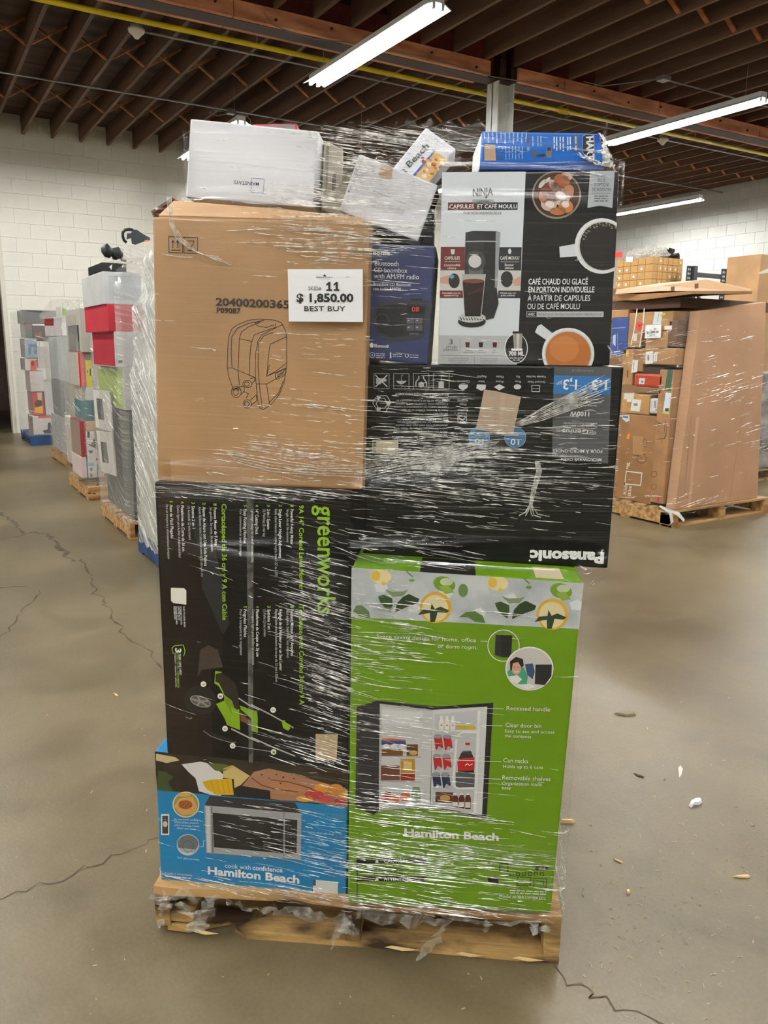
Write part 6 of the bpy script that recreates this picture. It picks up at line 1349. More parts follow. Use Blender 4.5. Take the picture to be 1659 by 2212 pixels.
# --- fourth skid: grey appliances
O4 = np.array([1.6, 10.25, 0]); pallet('wooden_pallet', 'small wooden pallet under the grey appliances in the aisle', O4, EX, EY, 1.0, 1.2, M_WOOD)
t, F, A = pc('grey_cabinet', 'grey metal cabinet wrapped in film in the fourth skid', 'x', 1.62, *Z0(555, 1090), *Z0(735, 1462), 0.8, (126, 130, 132))
t, F, A = pc('grey_cabinet', 'pale grey wrapped cabinet on the small wooden pallet', 'x', 1.62, *Z0(556, 1470), *Z0(740, 1935), 0.85, (176, 178, 178))
t, F, A = pc('retail_carton', 'white carton with a cream front above the grey cabinet', 'x', 1.62, *Z0(525, 620), *Z0(722, 1080), 0.75, (176, 182, 184), (206, 200, 186))
t, F, A = pc('retail_carton', 'white and red carton in a clear bag on top of the fourth skid', 'x', 1.66, *Z0(470, 420), *Z0(650, 615), 0.5, (196, 190, 190), (206, 206, 204)); A.poly('red_print', [Z0(470, 432), Z0(565, 425), Z0(565, 505), Z0(470, 505)], (140, 40, 48), 1)
t, F, A = pc('retail_carton', 'green and white carton at the top corner of the fourth skid', 'y', 10.35, *Z0(655, 300), *Z0(715, 600), 0.4, (206, 208, 200)); A.poly('green_print', [Z0(655, 320), Z0(690, 330), Z0(690, 560), Z0(660, 560)], (110, 170, 40), 1)
pg = [on_x(*Z0(*q_), 1.64) for q_ in ((410, 405), (540, 235), (660, 225), (650, 430), (440, 430))]
t = thing('plastic_bag', 'clear plastic bag draped over the top of the fourth skid', 'bag', pg[0])
mesh('bag_sheet', pg + [p + np.array([0.5, 0, 0]) for p in pg], [(0, 1, 2, 3, 4), (9, 8, 7, 6, 5)] + [(i, (i+1) % 5, 5+(i+1) % 5, 5+i) for i in range(5)], M_SCRAP, t)
skid_film('clear film around the grey appliances', 1.60, 2.5, 10.27, 11.35, 0.10, on_x(*Z0(600, 600), 1.62)[2], FILM3, seed=7, wv=0.5)
# --- fifth skid: small kitchen appliance cartons on a blue pallet by the wall
O5 = np.array([1.52, 12.85, 0]); t5, bd5 = pallet('blue_pallet', 'blue pallet by the block wall under small kitchen appliance cartons', O5, EX, EY, 1.05, 1.15, M_BLUEWOOD)
bd5('end_board', 0.0, 1.05, -0.02, 0.0, 0.0, 0.14, M_BLUEWOOD)
L5 = (('white carton with a stand mixer picture on the blue pallet by the wall', 350, 1455, 640, 1668, (214, 208, 206), (120, 90, 86)), ('red and yellow carton with a dark round picture', 345, 1205, 462, 1445, (206, 62, 40), (150, 80, 90)), ('white carton beside the red and yellow one', 470, 1090, 640, 1445, (204, 206, 210), None), ('pinkish white carton above the red and yellow one', 318, 985, 465, 1200, (206, 198, 196), (176, 150, 146)),
      ('white carton with a small orange red panel', 265, 850, 392, 978, (214, 206, 202), (130, 120, 116)), ('plain white tall carton beside the orange red panel', 395, 725, 640, 950, (206, 196, 194), None), ('carton with a pale blue machine picture', 265, 640, 394, 845, (150, 166, 184), (120, 110, 106)), ('dark brown carton with a coffee machine picture', 345, 505, 640, 668, (52, 36, 32), None), ('dark grey carton with an orange stripe', 265, 478, 345, 635, (84, 86, 82), (150, 146, 140)), ('black carton at the top of the fifth skid', 232, 345, 640, 480, (58, 58, 56), (120, 120, 112)))
for i, (lb, a, b, c, d, rgb, oth) in enumerate(L5):
    t, F, A = pc('kitchen_carton', lb, 'y', 12.9+0.02*(i % 3), *Z0(a, b), *Z0(c, d), 0.55, rgb, oth)
    if i == 0: A.poly('red_band', [Z0(400, 1455), Z0(540, 1435+20), Z0(545, 1475), Z0(405, 1480)], (206, 70, 66), 1); A.poly('mixer_picture', [Z0(505, 1530), Z0(530, 1520), Z0(555, 1600), Z0(545, 1640), Z0(470, 1645), Z0(450, 1610), Z0(500, 1600)], (60, 56, 58), 1)
    if i == 1: A.ell('round_picture', *Z0(405, 1330), 8, 9, (44, 26, 22), 1); A.poly('round_picture', [Z0(365, 1370), Z0(450, 1350), Z0(450, 1430), Z0(370, 1420)], (226, 166, 30), 2); A.poly('round_picture', [Z0(390, 1205), Z0(440, 1205), Z0(440, 1290), Z0(400, 1290)], (206, 190, 176), 1)
    if i == 4: A.poly('red_panel', [Z0(320, 872), Z0(388, 866), Z0(388, 972), Z0(322, 976)], (214, 74, 54), 1); A.ell('red_panel', *Z0(345, 905), 3, 6, (120, 40, 36), 2)
    if i == 6: A.poly('machine_picture', [Z0(300, 700), Z0(390, 690), Z0(390, 800), Z0(360, 810), Z0(350, 730), Z0(330, 730), Z0(325, 810), Z0(300, 810)], (96, 120, 150), 1)
    if i == 7: A.poly('machine_picture', [Z0(365, 585), Z0(440, 570), Z0(450, 640), Z0(380, 640)], (120, 66, 44), 1); A.ell('machine_picture', *Z0(400, 455), 6, 8, (206, 176, 160), 1)
    if i == 8: A.poly('orange_stripe', [Z0(268, 485), Z0(343, 485), Z0(343, 512), Z0(268, 512)], (150, 86, 60), 1)
skid_film('clear film around the small kitchen appliance cartons', 1.50, 2.55, 12.88, 13.9, 0.12, on_y(*Z0(300, 340), 12.9)[2], FILM3, seed=8, wv=0.4)

# --- skid with the tall cardboard sheet (right)
XS, YS = 5.56, 4.42
O6 = np.array([5.53, 4.40, 0]); t6, bd6 = pallet('wooden_pallet', 'pale wooden pallet under the skid with the tall cardboard sheet', O6, EX, EY, 1.33, 1.05, M_WOOD, zt=0.15)
for a in (0.0, 0.63, 1.27): bd6('foot_block', a, a+0.07, -0.01, 0.13, 0.0, 0.12, M_WOOD)
K1 = kz(1320, 640, 9.217); K2 = kz(1320, 780, 9.217); K3 = kz(1310, 900, 4.753)
Q = [on_y(x, y, YS) for x, y in ((1457, 1113), (1636, 1080), (1655, 652), (1512, 672))]
t = thing('cardboard_sheet', 'tall plain pinkish cardboard carton front of the right skid', 'box', (6.2, 4.9, 0.15))
bk = np.array([0, 0.10, 0])
Q = [np.array([q_[0], q_[1], q_[2]]) for q_ in Q]
Q[0][2] = max(Q[0][2], 0.152); Q[1][2] = max(Q[1][2], 0.152)
mesh('carton_body', [Q[0], Q[1], Q[1]+bk, Q[0]+bk, Q[3], Q[2], Q[2]+bk, Q[3]+bk], BF, M_KRAFT_P, t, bevel=0.006)
F = Face(np.array([5.6, YS, 0.2]), np.array([0, -1.0, 0]), None, t); FACES.append(F); A = Art(F, K3)
for pts, w_, c_ in (([(870, 0), (800, 800)], 8, (176, 130, 96)), ([(1390, 0), (1260, 890)], 6, (178, 134, 100)), ([(935, 20), (850, 920)], 30, (212, 172, 140))): A.line('crease', pts, w_, c_, 1)
ls = (('blue', 0, 430, 330, 1180, (44, 76, 150), None, 'blue printed carton at the far end of the right skid', 0.25), ('k', 0, 270, 340, 428, (186, 142, 96), None, 'flat brown carton over the blue one', 0.4),
      ('k', 345, 330, 620, 1020, (178, 134, 88), None, 'brown carton with a red round sticker', 0.5), ('k', 640, 300, 1230, 690, (190, 146, 92), None, 'brown carton taped across the top with a yellow sticker', 0.5), ('k', 690, 700, 1130, 1030, (196, 150, 100), None, 'brown carton under the small price sheet', 0.5),
      ('k', 1135, 480, 1330, 1000, (120, 86, 64), None, 'dark brown narrow carton at the sheet edge', 0.5), ('k', 640, 1040, 1330, 1360, (184, 140, 92), None, 'brown carton with two white shipping labels', 0.5), ('k', 210, 1050, 430, 1770, (184, 136, 86), None, 'narrow upright brown carton with printed letters', 0.35), ('k', 430, 1050, 640, 1500, (168, 124, 76), None, 'small brown carton with a tall white label', 0.45))
for (k_, a, b, c, d, rgb, oth, lb, dep) in ls:
    t, F, A = pc('shipping_carton', lb + ' on the right skid', 'x', XS, *K1(a, b), *K1(c, d), dep, mat('kraft_%02x%02x%02x' % rgb, rgb, 0.6, 0.12, (6, 6, 6)), None, bevel=0.008, ymin=4.535)
    if k_ == 'blue':
        A.poly('blue_print', [K1(40, 780), K1(95, 760), K1(90, 1000), K1(30, 930)], (176, 196, 226), 1); A.line('blue_print', [K1(130, 740), K1(130, 1060)], 1, (120, 150, 210), 1); A.line('blue_print', [K1(20, 640), K1(280, 620)], 1.5, (120, 150, 210), 1); A.line('blue_print', [K1(60, 1110), K1(180, 1090)], 1.5, (206, 216, 236), 1)
    if 'red round' in lb:
        A.ell('red_sticker', *K1(568, 600), 8, 9.5, (226, 62, 50), 1); A.ell('red_sticker', *K1(570, 585), 2, 2, (60, 20, 20), 2); A.poly('label', [K1(450, 745), K1(520, 740), K1(510, 890), K1(440, 890)], (214, 216, 206), 1); A.line('tape_strip', [K1(520, 250), K1(470, 620), K1(400, 960)], 2, (236, 232, 222), 2); A.line('tape_strip', [K1(660, 250), K1(640, 560), K1(570, 1010)], 2.5, (226, 220, 210), 2)
    if 'yellow sticker' in lb:
        A.poly('label', [K1(870, 310), K1(1030, 310), K1(995, 560), K1(830, 555)], (214, 218, 228), 1); A.line('label', [K1(950, 350), K1(925, 510)], 1, (120, 126, 136), 2); A.poly('yellow_sticker', [K1(980, 370), K1(1080, 320), K1(1085, 365), K1(1000, 410)], (226, 206, 20), 3); A.poly('label', [K1(1060, 590), K1(1215, 580), K1(1210, 665), K1(1062, 660)], (226, 226, 222), 1)
    if 'two white' in lb:
        A.poly('label', [K1(690, 1110), K1(838, 1088), K1(835, 1335), K1(684, 1355)], (222, 224, 226), 1); A.poly('label', [K1(848, 1140), K1(920, 1132), K1(915, 1290), K1(845, 1305)], (222, 224, 226), 1); A.rect('label', *K1(725, 1170), *K1(760, 1280), (120, 122, 126), 2); A.rect('label', *K1(885, 1160), *K1(892, 1280), (90, 92, 96), 2)
    if 'upright' in lb: A.poly('yellow_sticker', [K1(305, 1090), K1(350, 1090), K1(345, 1205), K1(300, 1195)], (236, 196, 20), 1); greek(A, K2(318, 180), K2(318, 330), 5, (90, 60, 36))
    if 'tall white' in lb: A.poly('label', [K2(430, -20), K2(540, -20), K2(520, 220), K2(400, 235)], (226, 226, 222), 1); A.line('label', [K2(460, 20), K2(445, 190)], 1.2, (120, 120, 122), 2)
ls2 = (('glossy orange red bag with a white label', 455, 250, 1040, 520, (196, 66, 22), 0.3), ('dark block coloured as the shaded gap above the orange bag', 560, 120, 1060, 250, (70, 56, 46), 0.25), ('brown carton under the orange bag', 470, 520, 1000, 640, (140, 104, 70), 0.4), ('taped brown carton with a white shipping form', 200, 650, 760, 1050, (196, 148, 86), 0.5), ('white padded mailer beside the taped carton', 760, 740, 930, 1050, (216, 214, 214), 0.35), ('tall brown bike carton lying under the taped carton', 75, 1060, 850, 2800, (164, 118, 72), 0.45), ('long brown carton with a green panel and a bed drawing', 870, 170, 1235, 2860, (180, 132, 88), 0.3))  # gap entry is a set-back block with the gap's shade in its colour
for lb, a, b, c, d, rgb, dep in ls2:
    t, F, A = pc('shipping_carton' if 'glossy' not in lb and 'mailer' not in lb else ('orange_bag' if 'glossy' in lb else 'padded_mailer'), lb + ' in the right skid', 'x', XS + (0.03 if 'gap' in lb else 0.0), *K2(a, b), *K2(c, d), dep, mat('kraft_%02x%02x%02x' % rgb, rgb, 0.3 if 'glossy' in lb else 0.6, 0.12, (6, 6, 6)), None, ymin=4.535, cat='bag' if 'glossy' in lb else ('mailer' if 'mailer' in lb else 'box'), bevel=0.02 if ('mailer' in lb or 'glossy' in lb) else 0.008)
    if 'glossy' in lb: A.poly('label', [K2(565, 340), K2(680, 340), K2(660, 460), K2(550, 455)], (206, 208, 214), 1); A.rect('label', *K2(600, 390), *K2(640, 430), (110, 116, 130), 2)
    if 'white shipping form' in lb: A.poly('label', [K2(425, 755), K2(605, 770), K2(570, 1010), K2(382, 985)], (222, 222, 216), 1); A.rect('label', *K2(450, 840), *K2(530, 890), (130, 130, 128), 2); A.poly('label', [K2(318, 760), K2(410, 755), K2(405, 815), K2(312, 812)], (222, 222, 216), 1); A.poly('label', [K2(270, 640), K2(470, 640), K2(440, 760), K2(250, 760)], (216, 212, 200), 1)
    if 'mailer' in lb: A.poly('label', [K2(825, 770), K2(915, 775), K2(905, 970), K2(825, 980)], (206, 208, 212), 1); A.rect('label', *K2(862, 790), *K2(888, 930), (110, 112, 116), 2); A.ell('label', *K2(898, 970), 1.2, 1.2, BLK, 2)
    if 'bike' in lb:
        A.poly('sticker', [K2(225, 1070), K2(365, 1075), K2(370, 1190), K2(300, 1215), K2(225, 1150)], (206, 216, 226), 1); A.poly('sticker', [K2(240, 1090), K2(340, 1095), K2(345, 1140), K2(240, 1130)], (84, 130, 170), 2); A.poly('orange_tag', [K2(330, 1440), K2(380, 1450), K2(355, 1555), K2(315, 1545)], (240, 150, 40), 1)
        B3 = Art(F, K3); B3.line('bike_drawing', [(318+48*math.cos(k*.4)+45, 430+48*math.sin(k*.4)) for k in range(16)], 5, (86, 60, 38), 1, True); B3.line('bike_drawing', [(363, 430), (330, 405), (270, 390)], 5, (86, 60, 38), 1); B3.line('bike_drawing', [(395+20*math.cos(k*.5), 270+36*math.sin(k*.5)) for k in range(12)], 4, (86, 60, 38), 1, True); B3.rect('kraft_label', 270, 200, 375, 390, (176, 132, 88), 2)
        B3.line('white_frame', [(185, 690), (350, 705), (365, 580), (205, 560), (190, 680)], 10, (226, 218, 206), 2, True); B3.text('Kids', (205, 800), (215, 690), 40, (226, 218, 206), 0.01); B3.text('Bike', (250, 815), (258, 712), 40, (226, 218, 206), 0.01); B3.text('ng', (225, 540), (232, 478), 40, (226, 218, 206), 0.01)
    if 'green panel' in lb:
        A.poly('green_panel', [K2(1130, 160), K2(1235, 180), K2(1185, 600), K2(1062, 585)], (46, 96, 64), 1); A.poly('label', [K2(1090, 625), K2(1205, 640), K2(1155, 1055), K2(1030, 1040)], (216, 224, 234), 1); A.rect('label', *K2(1075, 940), *K2(1150, 1000), (70, 72, 76), 2); A.poly('label', [K2(1045, 985), K2(1160, 1000), K2(1155, 1050), K2(1035, 1035)], (196, 214, 70), 2)
        for pts in ([(890, 1190), (1000, 1240), (880, 1260)], [(1080, 1160), (1060, 1400), (1090, 1450), (1050, 1560)], [(890, 1560), (1080, 1530)], [(1010, 1540), (1010, 1640)], [(1100, 1280), (1100, 1480), (1050, 1560)]): A.line('bed_drawing', [K2(*p) for p in pts], 1, (96, 66, 42), 1)
        B3 = Art(F, K3); B3.ring('recycling_mark', 490, 590, 30, 5, (96, 66, 42), 1, 10); B3.ring('recycling_mark', 485, 720, 28, 4, (96, 66, 42), 1, 8); B3.rect('red_tag', 525, 810, 540, 875, (206, 40, 40), 2)
t = thing('price_sheet', 'white price sheet on the brown cartons of the right skid', 'sign', on_x(*K1(840, 840), XS-0.012))
F = Face(np.array([XS-0.03, 4.9, 1.0]), np.array([-1.0, 0, 0]), None, t); FACES.append(F); A = Art(F, K1)
Q = [on_x(*K1(*q_), XS-0.03) for q_ in ((668, 838), (985, 828), (1003, 562), (690, 575))]
mesh('sheet', Q + [p + np.array([0.0008, 0, 0]) for p in Q], [(0, 1, 2, 3), (7, 6, 5, 4), (0, 4, 5, 1), (1, 5, 6, 2), (2, 6, 7, 3), (3, 7, 4, 0)], M_PAPER, t)
A.text('32', (845, 672), (898, 670), 34, K_, .03); A.text('$ 1,099.00', (718, 742), (948, 730), 40, K_, .03); greek(A, (765, 780), (882, 775), 22, (90, 90, 92)); greek(A, (770, 675), (825, 673), 12, (120, 120, 122)); greek(A, (715, 808), (935, 800), 9, (130, 130, 132)); greek(A, (810, 615), (880, 612), 9, (130, 130, 132))
skid_film('shiny film around the skid with the tall cardboard sheet', 5.54, 6.92, 4.40, 5.44, 0.10, on_x(1400, 668, 5.54)[2], film_material('stretch_film_right', sx=1.6, sz=70.0, tilt=0.25, fold=0.4, base=0.05, strength=0.8, milky=0.35, lo=0.55, hi=0.72), seed=9, wv=0.5, ncr=330, csl=9.0)
# torn white end of film at the pallet corner
for k, (pts, w_) in enumerate((([(1425, 1093), (1448, 1105), (1452, 1130), (1446, 1132)], [0.02, 0.05, 0.04, 0.03]), ([(1440, 1098), (1465, 1110), (1478, 1125)], [0.03, 0.05, 0.03]))):
    P_ = [on_y(x, y, 4.36) for x, y in pts]; rs = random.Random(k)
    V, Fc = ribbon(P_, w_, [np.array([0.7, rs.uniform(-.3, .3), 0.5]) for _ in P_]); tag(mesh('torn_film_end', V, Fc, mat('milky_plastic', (226, 228, 226), 0.3)), ('ragged white film end tied at the pallet corner of the right skid', 'small ragged white film end on the pallet stringer of the right skid')[k], 'film scrap')
# block filling the gap under that skid's lid, its shadow put into the dark colour
zl_ = on_x(1400, 668, 5.54)[2]
t = thing('lid_shadow_block', 'dark flat block coloured as the shadow under the lid of the right skid', 'box', (6.2, 4.95, zl_)); mesh('carton_body', box_v(5.6, 6.85, 4.56, 5.4, zl_+0.004, zl_+0.09), BF, mat('kraft_shade', (96, 66, 46), 0.6, 0.1), t, bevel=0.006)
# flat cartons lying on top of that skid
Z1 = kz(1310, 500, 4.753)
def flat(name, label, pts, m, th=0.012, cat='box'):
    P = [np.asarray(p) for p in pts]; n = len(P)
    V = P + [p + np.array([0, 0, th]) for p in P]; t = thing(name, label, cat, P[0]); mesh('sheet_body', V, [tuple(range(n))[::-1], tuple(range(n, 2*n))] + [(i, (i+1) % n, n+(i+1) % n, n+i) for i in range(n)], m, t); return t
ztop = on_y(1580, 655, 4.42)[2]
flat('flat_carton', 'large flat cardboard lid lying loosely on the right skid', [on_x(*Z1(300, 712), 5.52), on_y(*Z1(880, 640), 4.32), on_y(*Z1(1495, 640), 4.32), np.array([6.95, 5.35, ztop+0.14]), np.array([5.6, 5.5, ztop+0.07])], M_KRAFT_D, 0.02)
hb = on_y(*Z1(1030, 492), 5.0)
t = thing('open_carton', 'open brown carton with a raised ridge lying on top of the right skid', 'box', (6.1, 5.0, ztop+0.12))
rp_ = [on_y(*Z1(555, 612), 4.7), on_y(*Z1(1490, 612), 4.7), on_y(*Z1(1480, 590), 5.1), on_y(*Z1(1030, 492), 4.95), on_y(*Z1(550, 560), 4.9)]
mesh('carton_body', rp_ + [p + np.array([0.0, 0.5, 0.0]) for p in rp_], [(0, 1, 2, 3, 4), (9, 8, 7, 6, 5)] + [(i, (i+1) % 5, 5+(i+1) % 5, 5+i) for i in range(5)], M_KRAFT, t)
for (a, b, c, d) in ((660, 570, 700, 615), (905, 540, 945, 588)): 
    Qm = [on_y(*Z1(*q_), 4.69) for q_ in ((a, d), (c, d-6), (c, b-6), (a, b))]; mesh('handling_mark', Qm, [(0, 1, 2, 3)], ink((110, 76, 46)), t)

# --- wrapped skid at the right edge behind
t = thing('wrapped_carton', 'grey and white wrapped carton load at the edge behind the cardboard skid', 'box', (8.3, 5.9, 0.15))
bxx = on_y(1641, 900, 5.6)[0]
mesh('carton_body', box_v(bxx, bxx+0.8, 5.6, 6.4, 0.15, 1.25), BF, mat('wrapped_grey', (176, 172, 174), 0.35, rgb2=(70, 60, 62), scale=(3, 3, 6)), t, bevel=0.01)
pallet('wooden_pallet', 'wooden pallet at the edge behind the cardboard skid', np.array([bxx-0.02, 5.58, 0]), EX, EY, 0.9, 0.9, M_WOODD)

# --- pallet rack by the right wall, with small cartons on it
RY = 9.2; RX = 11.6
z_r = on_x(1400, 646, RX)[2]
c0 = on_x(1408, 600, RX)
t = thing('pallet_rack', 'dark steel pallet rack frame by the right block wall', 'rack', (12.9, 10.2, 0))
pa, pb_ = on_y(*kz(1300, 340, 4.62)(870, 1180), 9.9), on_y(*kz(1300, 340, 4.62)(1215, 1180), 9.9)
ztp = on_y(*kz(1300, 340, 4.62)(880, 1085), 9.9)[2]; ztq = on_y(*kz(1300, 340, 4.62)(1215, 1115), 9.9)[2]
for x, zt_ in ((pa[0], ztp), (pb_[0], ztq)):
    V, Fc, FM = join([(box_v(x-0.11, x+0.01, 9.86, 9.875, 0, zt_), BF, 0), (box_v(x+0.01, x+0.10, 9.80, 9.94, 0, zt_), BF, 0)]); po = mesh('upright_post', V, Fc, M_RACK_G, t)
    for k in range(8):
        for e in (-0.075, -0.03): box('slot', x+e-0.012, x+e+0.012, 9.855, 9.861, zt_-0.08-k*0.075, zt_-0.045-k*0.075, mat('slot_light', (190, 192, 190), 0.6), po)
zbr = on_y(*kz(1300, 340, 4.62)(1040, 1180), 9.9)[2]
box('cross_brace', pa[0], pb_[0], 9.87, 9.91, zbr-0.04, zbr+0.04, M_RACK_G, t)
tube('diagonal_brace', [(pa[0]+0.05, 9.89, zbr-0.05), (pb_[0], 9.89, zbr-1.3)], 0.03, M_RACK_G, t, 6)
for yy in (9.0, 11.2): box('shelf_beam', c0[0]-0.1, pb_[0], yy-0.03, yy+0.03, z_r-0.3, z_r-0.17, mat('orange_beam', (196, 92, 30), 0.5), t)
for xx, yy in ((c0[0]-0.05, 9.0), (c0[0]-0.05, 11.2), (pb_[0], 11.2)): box('upright_post', xx-0.04, xx+0.04, yy-0.04, yy+0.04, 0, z_r-0.17, M_RACK_G, t)
# block of small cartons: corner at photo x = 1408
cy0 = c0[1]; far = on_x(1330, 600, RX)[1]; rgt = on_y(1474, 590, cy0)[0]
pallet('wooden_pallet', 'pallet on the rack under the block of small cartons', np.array([RX, cy0, z_r-0.17]), EX, EY, float(max(1.0, rgt-RX)), float(max(1.0, far-cy0)), M_WOOD)
zt_ = on_x(1412, 553, RX)[2]; rows = 6; hh = (zt_-(z_r-0.03))/rows
ny, nx = 5, 6; wy, wx = (far-cy0)/ny, (rgt-RX)/nx
proto = None
M_SMALL = mat('small_carton', (204, 158, 94), 0.6, 0.12, (3, 3, 3))
bme = bpy.data.meshes.new('carton_body'); bme.from_pydata(box_v(0, wx-0.008, 0, wy-0.008, 0, hh-0.006), [], BF); bme.materials.append(M_SMALL)
lme = bpy.data.meshes.new('label'); lme.from_pydata([(-0.002, wy*0.35, hh*0.3), (-0.002, wy*0.35, hh*0.6), (-0.002, wy*0.6, hh*0.6), (-0.002, wy*0.6, hh*0.3), (wx*0.4, -0.002, hh*0.3), (wx*0.6, -0.002, hh*0.3), (wx*0.6, -0.002, hh*0.6), (wx*0.4, -0.002, hh*0.6)], [], [(0, 1, 2, 3), (4, 5, 6, 7)]); lme.materials.append(M_PAPER)
rs = random.Random(3)
for r in range(rows):
    for i in range(nx):
        for j in range(ny):
            if i == 0 or j == 0:
                o = bpy.data.objects.new('small_carton', None); col.objects.link(o); o.location = (RX+i*wx, cy0+j*wy, z_r-0.03+r*hh)
                tag(o, 'small brown carton in the block of cartons on the rack', 'box', 'small cartons on the rack pallet')
                b_ = bpy.data.objects.new('carton_body', bme); col.objects.link(b_); b_.parent = o
                if rs.random() < 0.6: l_ = bpy.data.objects.new('label', lme); col.objects.link(l_); l_.parent = o
Q = [on_x(*kz(1300, 340, 4.62)(*q_), RX-0.02) for q_ in ((125, 945), (205, 942), (202, 1000), (122, 1002))]
tag(mesh('red_tag', Q + [p + np.array([0.003, 0, 0]) for p in Q], [(0, 1, 2, 3), (7, 6, 5, 4), (0, 4, 5, 1), (1, 5, 6, 2), (2, 6, 7, 3), (3, 7, 4, 0)], ink((236, 62, 44))), 'bright red tag on the block of small cartons', 'tag')
Q = [on_x(*kz(1300, 340, 4.62)(*q_), RX-0.02) for q_ in ((242, 990), (310, 990), (306, 1045), (240, 1045))]
tag(mesh('paper_label', Q + [p + np.array([0.003, 0, 0]) for p in Q], [(0, 1, 2, 3), (7, 6, 5, 4), (0, 4, 5, 1), (1, 5, 6, 2), (2, 6, 7, 3), (3, 7, 4, 0)], M_PAPER), 'white square paper label beside the red tag on the rack cartons', 'label')
# bunched plastic bags on top of the block
rs = np.random.RandomState(4)
for k in range(6):
    cxx, cyv = RX+(0.2+0.3*(k % 3))*(rgt-RX), cy0+(0.25+0.45*(k//3))*(far-cy0); rr = 0.17+0.05*rs.rand()
    V, Fc = [], []
    nn, mm = 10, 6
    for a in range(mm+1):
        ph = math.pi/2*a/mm
        for b in range(nn):
            an = 2*math.pi*b/nn; q_ = rr*(0.75+0.5*rs.rand()); V.append((cxx+q_*math.cos(an)*math.cos(ph), cyv+q_*math.sin(an)*math.cos(ph), zt_+0.01+0.85*q_*math.sin(ph)))
    for a in range(mm):
        for b in range(nn): Fc.append((a*nn+b, a*nn+(b+1) % nn, (a+1)*nn+(b+1) % nn, (a+1)*nn+b))
    tag(mesh('plastic_bag', V, Fc, (M_SCRAP, M_FOLD, mat('black_plastic', (30, 30, 30), 0.3))[0 if k % 3 == 0 else (1 if k % 3 == 1 else 2)]), ('crumpled clear plastic bag', 'crumpled milky plastic bag', 'crumpled black plastic bag')[k % 3] + ' on the block of small cartons', 'bag', 'bags on the rack cartons')
# long flat cartons in front of the block and a tall one at the edge
xa = on_y(*kz(1300, 340, 4.62)(530, 1340), 8.0)
t = thing('flat_carton', 'long flat brown carton with a small white label below the block of cartons', 'box', (9.5, 8.0, 1.9))
xl = on_y(1325, 640, 8.0)[0]; z0_, z1_ = on_y(1380, 648, 8.0)[2], on_y(1380, 627, 8.0)[2]
mesh('carton_body', box_v(xl-0.5, xa[0], 8.0, 8.6, z0_-0.3, z1_), BF, M_KRAFT_D, t, bevel=0.01)
Q = [on_y(*kz(1300, 340, 4.62)(*q_), 7.995) for q_ in ((380, 1360), (435, 1358), (432, 1330), (382, 1332))]; mesh('label', Q, [(0, 1, 2, 3)], M_PAPER, t)
t = thing('support_stack', 'brown carton stack carrying the long flat carton behind the right skid', 'box', (9.5, 8.2, 0)); mesh('carton_body', box_v(xl-0.4, xa[0]-0.1, 8.05, 8.55, 0.0, z0_-0.31), BF, M_KRAFT_D, t, bevel=0.01)
xe = on_y(1640, 600, 8.0)[0]; t = thing('tall_carton', 'tall brown carton standing by the right edge above the cardboard sheet', 'box', (xe+0.4, 8.2, 0))
mesh('carton_body', box_v(xe, xe+0.8, 8.0, 8.6, 0.0, on_y(1650, 549, 8.0)[2]), BF, M_KRAFT, t, bevel=0.012)
Q = [on_y(x, y, 7.996) for x, y in ((1640, 588), (1668, 576), (1668, 588), (1640, 592))]; mesh('tape_strip', Q, [(0, 1, 2, 3)], mat('pale_tape', (226, 220, 206), 0.3), t)

# --- rack beyond the open end of the far wall
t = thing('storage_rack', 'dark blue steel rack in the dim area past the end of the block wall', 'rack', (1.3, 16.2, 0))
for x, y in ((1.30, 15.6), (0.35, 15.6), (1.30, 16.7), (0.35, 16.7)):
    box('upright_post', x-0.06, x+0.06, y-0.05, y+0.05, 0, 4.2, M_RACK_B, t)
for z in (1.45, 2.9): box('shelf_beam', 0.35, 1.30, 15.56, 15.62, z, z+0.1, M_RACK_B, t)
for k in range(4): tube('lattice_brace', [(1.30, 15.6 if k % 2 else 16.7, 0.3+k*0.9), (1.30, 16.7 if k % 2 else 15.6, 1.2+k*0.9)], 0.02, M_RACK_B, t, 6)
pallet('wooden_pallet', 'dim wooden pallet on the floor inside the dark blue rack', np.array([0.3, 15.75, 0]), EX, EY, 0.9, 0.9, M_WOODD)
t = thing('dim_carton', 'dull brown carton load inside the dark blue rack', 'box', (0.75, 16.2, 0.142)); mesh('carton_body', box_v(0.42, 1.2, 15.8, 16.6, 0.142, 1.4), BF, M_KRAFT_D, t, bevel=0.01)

# ================================================================== LITTER ON THE FLOOR
def flake(name, label, cat, pts, h, m, group=None):
    P = [on_z(*p, 0.0015) for p in pts]; n = len(P); V = P + [p*np.array([1, 1, 0]) + (sum(P)/n - p)*np.array([.25, .25, 0]) + np.array([0, 0, h]) for p in P]
    return tag(mesh(name, V, [tuple(range(n))[::-1], tuple(range(n, 2*n))] + [(i, (i+1) % n, n+(i+1) % n, n+i) for i in range(n)], m), label, cat, group)
flake('paper_scrap', 'crumpled white paper scrap lying on the open floor', 'paper scrap', [R1(*p) for p in ((562, 1292), (568, 1278), (592, 1266), (615, 1264), (621, 1276), (606, 1288), (585, 1288), (574, 1300))], 0.012, M_PAPER)
flake('wood_splinter', 'dark wood splinter with a pale tail on the floor beside the green carton', 'splinter', [R1(*p) for p in ((243, 903), (290, 906), (300, 896), (335, 896), (340, 908), (300, 914), (285, 910))], 0.008, mat('splinter_dark', (120, 108, 84), 0.8))
flake('wood_splinter', 'pale wood splinter lying by itself near the right edge of the floor', 'splinter', [R1(*p) for p in ((742, 1590), (790, 1586), (818, 1584), (824, 1592), (805, 1598), (770, 1594))], 0.006, M_SPLINTER)
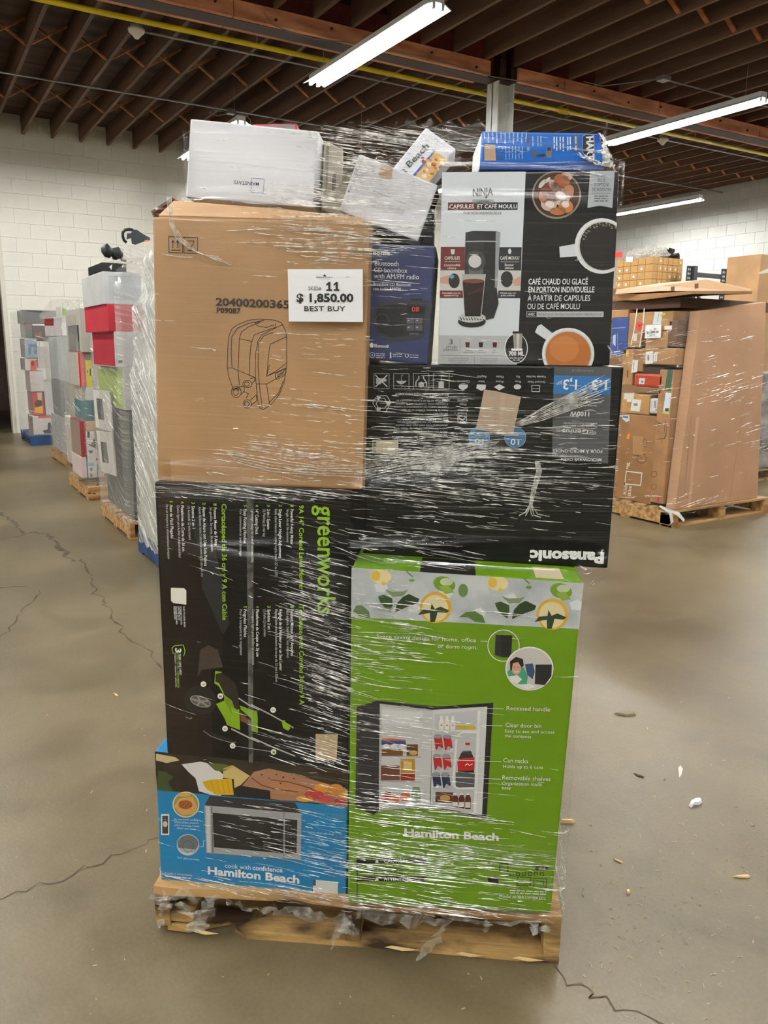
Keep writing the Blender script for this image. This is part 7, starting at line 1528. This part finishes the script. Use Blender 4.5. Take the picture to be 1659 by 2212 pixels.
flake('wood_splinter', 'thin dark stick on the floor between the skid and the paper scrap', 'splinter', [R1(*p) for p in ((328, 1153), (352, 1160), (375, 1168), (374, 1172), (345, 1166))], 0.004, mat('stick_dark', (70, 60, 46), 0.8))
flake('wood_splinter', 'round stick end poking out from the side of the green carton base', 'splinter', [R1(*p) for p in ((20, 1357), (70, 1357), (82, 1361), (72, 1366), (20, 1365))], 0.012, M_SPLINTER)
flake('paper_scrap', 'thin white film scrap on the floor above the paper scrap', 'film scrap', [R1(*p) for p in ((518, 1130), (528, 1120), (538, 1134), (532, 1160), (522, 1172))], 0.002, mat('pale_scrap', (206, 200, 186), 0.5))
flake('wood_chip', 'small square wood chip on the floor right of the pallet', 'splinter', [R1(*p) for p in ((298, 1650), (310, 1648), (316, 1660), (302, 1666))], 0.008, M_SPLINTER)
flake('wood_splinter', 'thin pale splinter on the floor just right of the green carton', 'splinter', [R1(*p) for p in ((244, 1512), (262, 1520), (284, 1530), (280, 1534), (250, 1520))], 0.004, M_SPLINTER)
flake('wood_splinter', 'tiny pale splinter on the floor left of the black carton', 'splinter', [L1(*p) for p in ((486, 790), (500, 794), (508, 800), (500, 803))], 0.004, M_SPLINTER)
rs = random.Random(11); parts = []
for k in range(420):
    if k < 300: x, y = rs.gauss(1470, 110), rs.gauss(1930, 130)
    else: x, y = rs.uniform(20, 1640), rs.uniform(1500, 2200)
    if 330 < x < 1220 and y < 2100: continue
    c_ = on_z(x, y); s_ = rs.uniform(0.0006, 0.0026); a_ = rs.uniform(0, 6.28); l_ = rs.uniform(1, 3.5)
    d_ = np.array([math.cos(a_), math.sin(a_), 0])*s_*l_; e_ = np.array([-math.sin(a_), math.cos(a_), 0])*s_*0.6
    parts.append(([c_-d_-e_+[0, 0, .001], c_+d_-e_+[0, 0, .001], c_+d_+e_+[0, 0, .001], c_-d_+e_+[0, 0, .001], c_+[0, 0, .003]], [(0, 1, 4), (1, 2, 4), (2, 3, 4), (3, 0, 4)], 0))
V, Fc, FM = join(parts); tag(mesh('wood_crumbs', V, Fc, mat('crumb', (184, 172, 146), 0.8)), 'pale wood crumbs and dust scattered over the concrete floor', 'crumbs', kind='stuff')

flush_art()
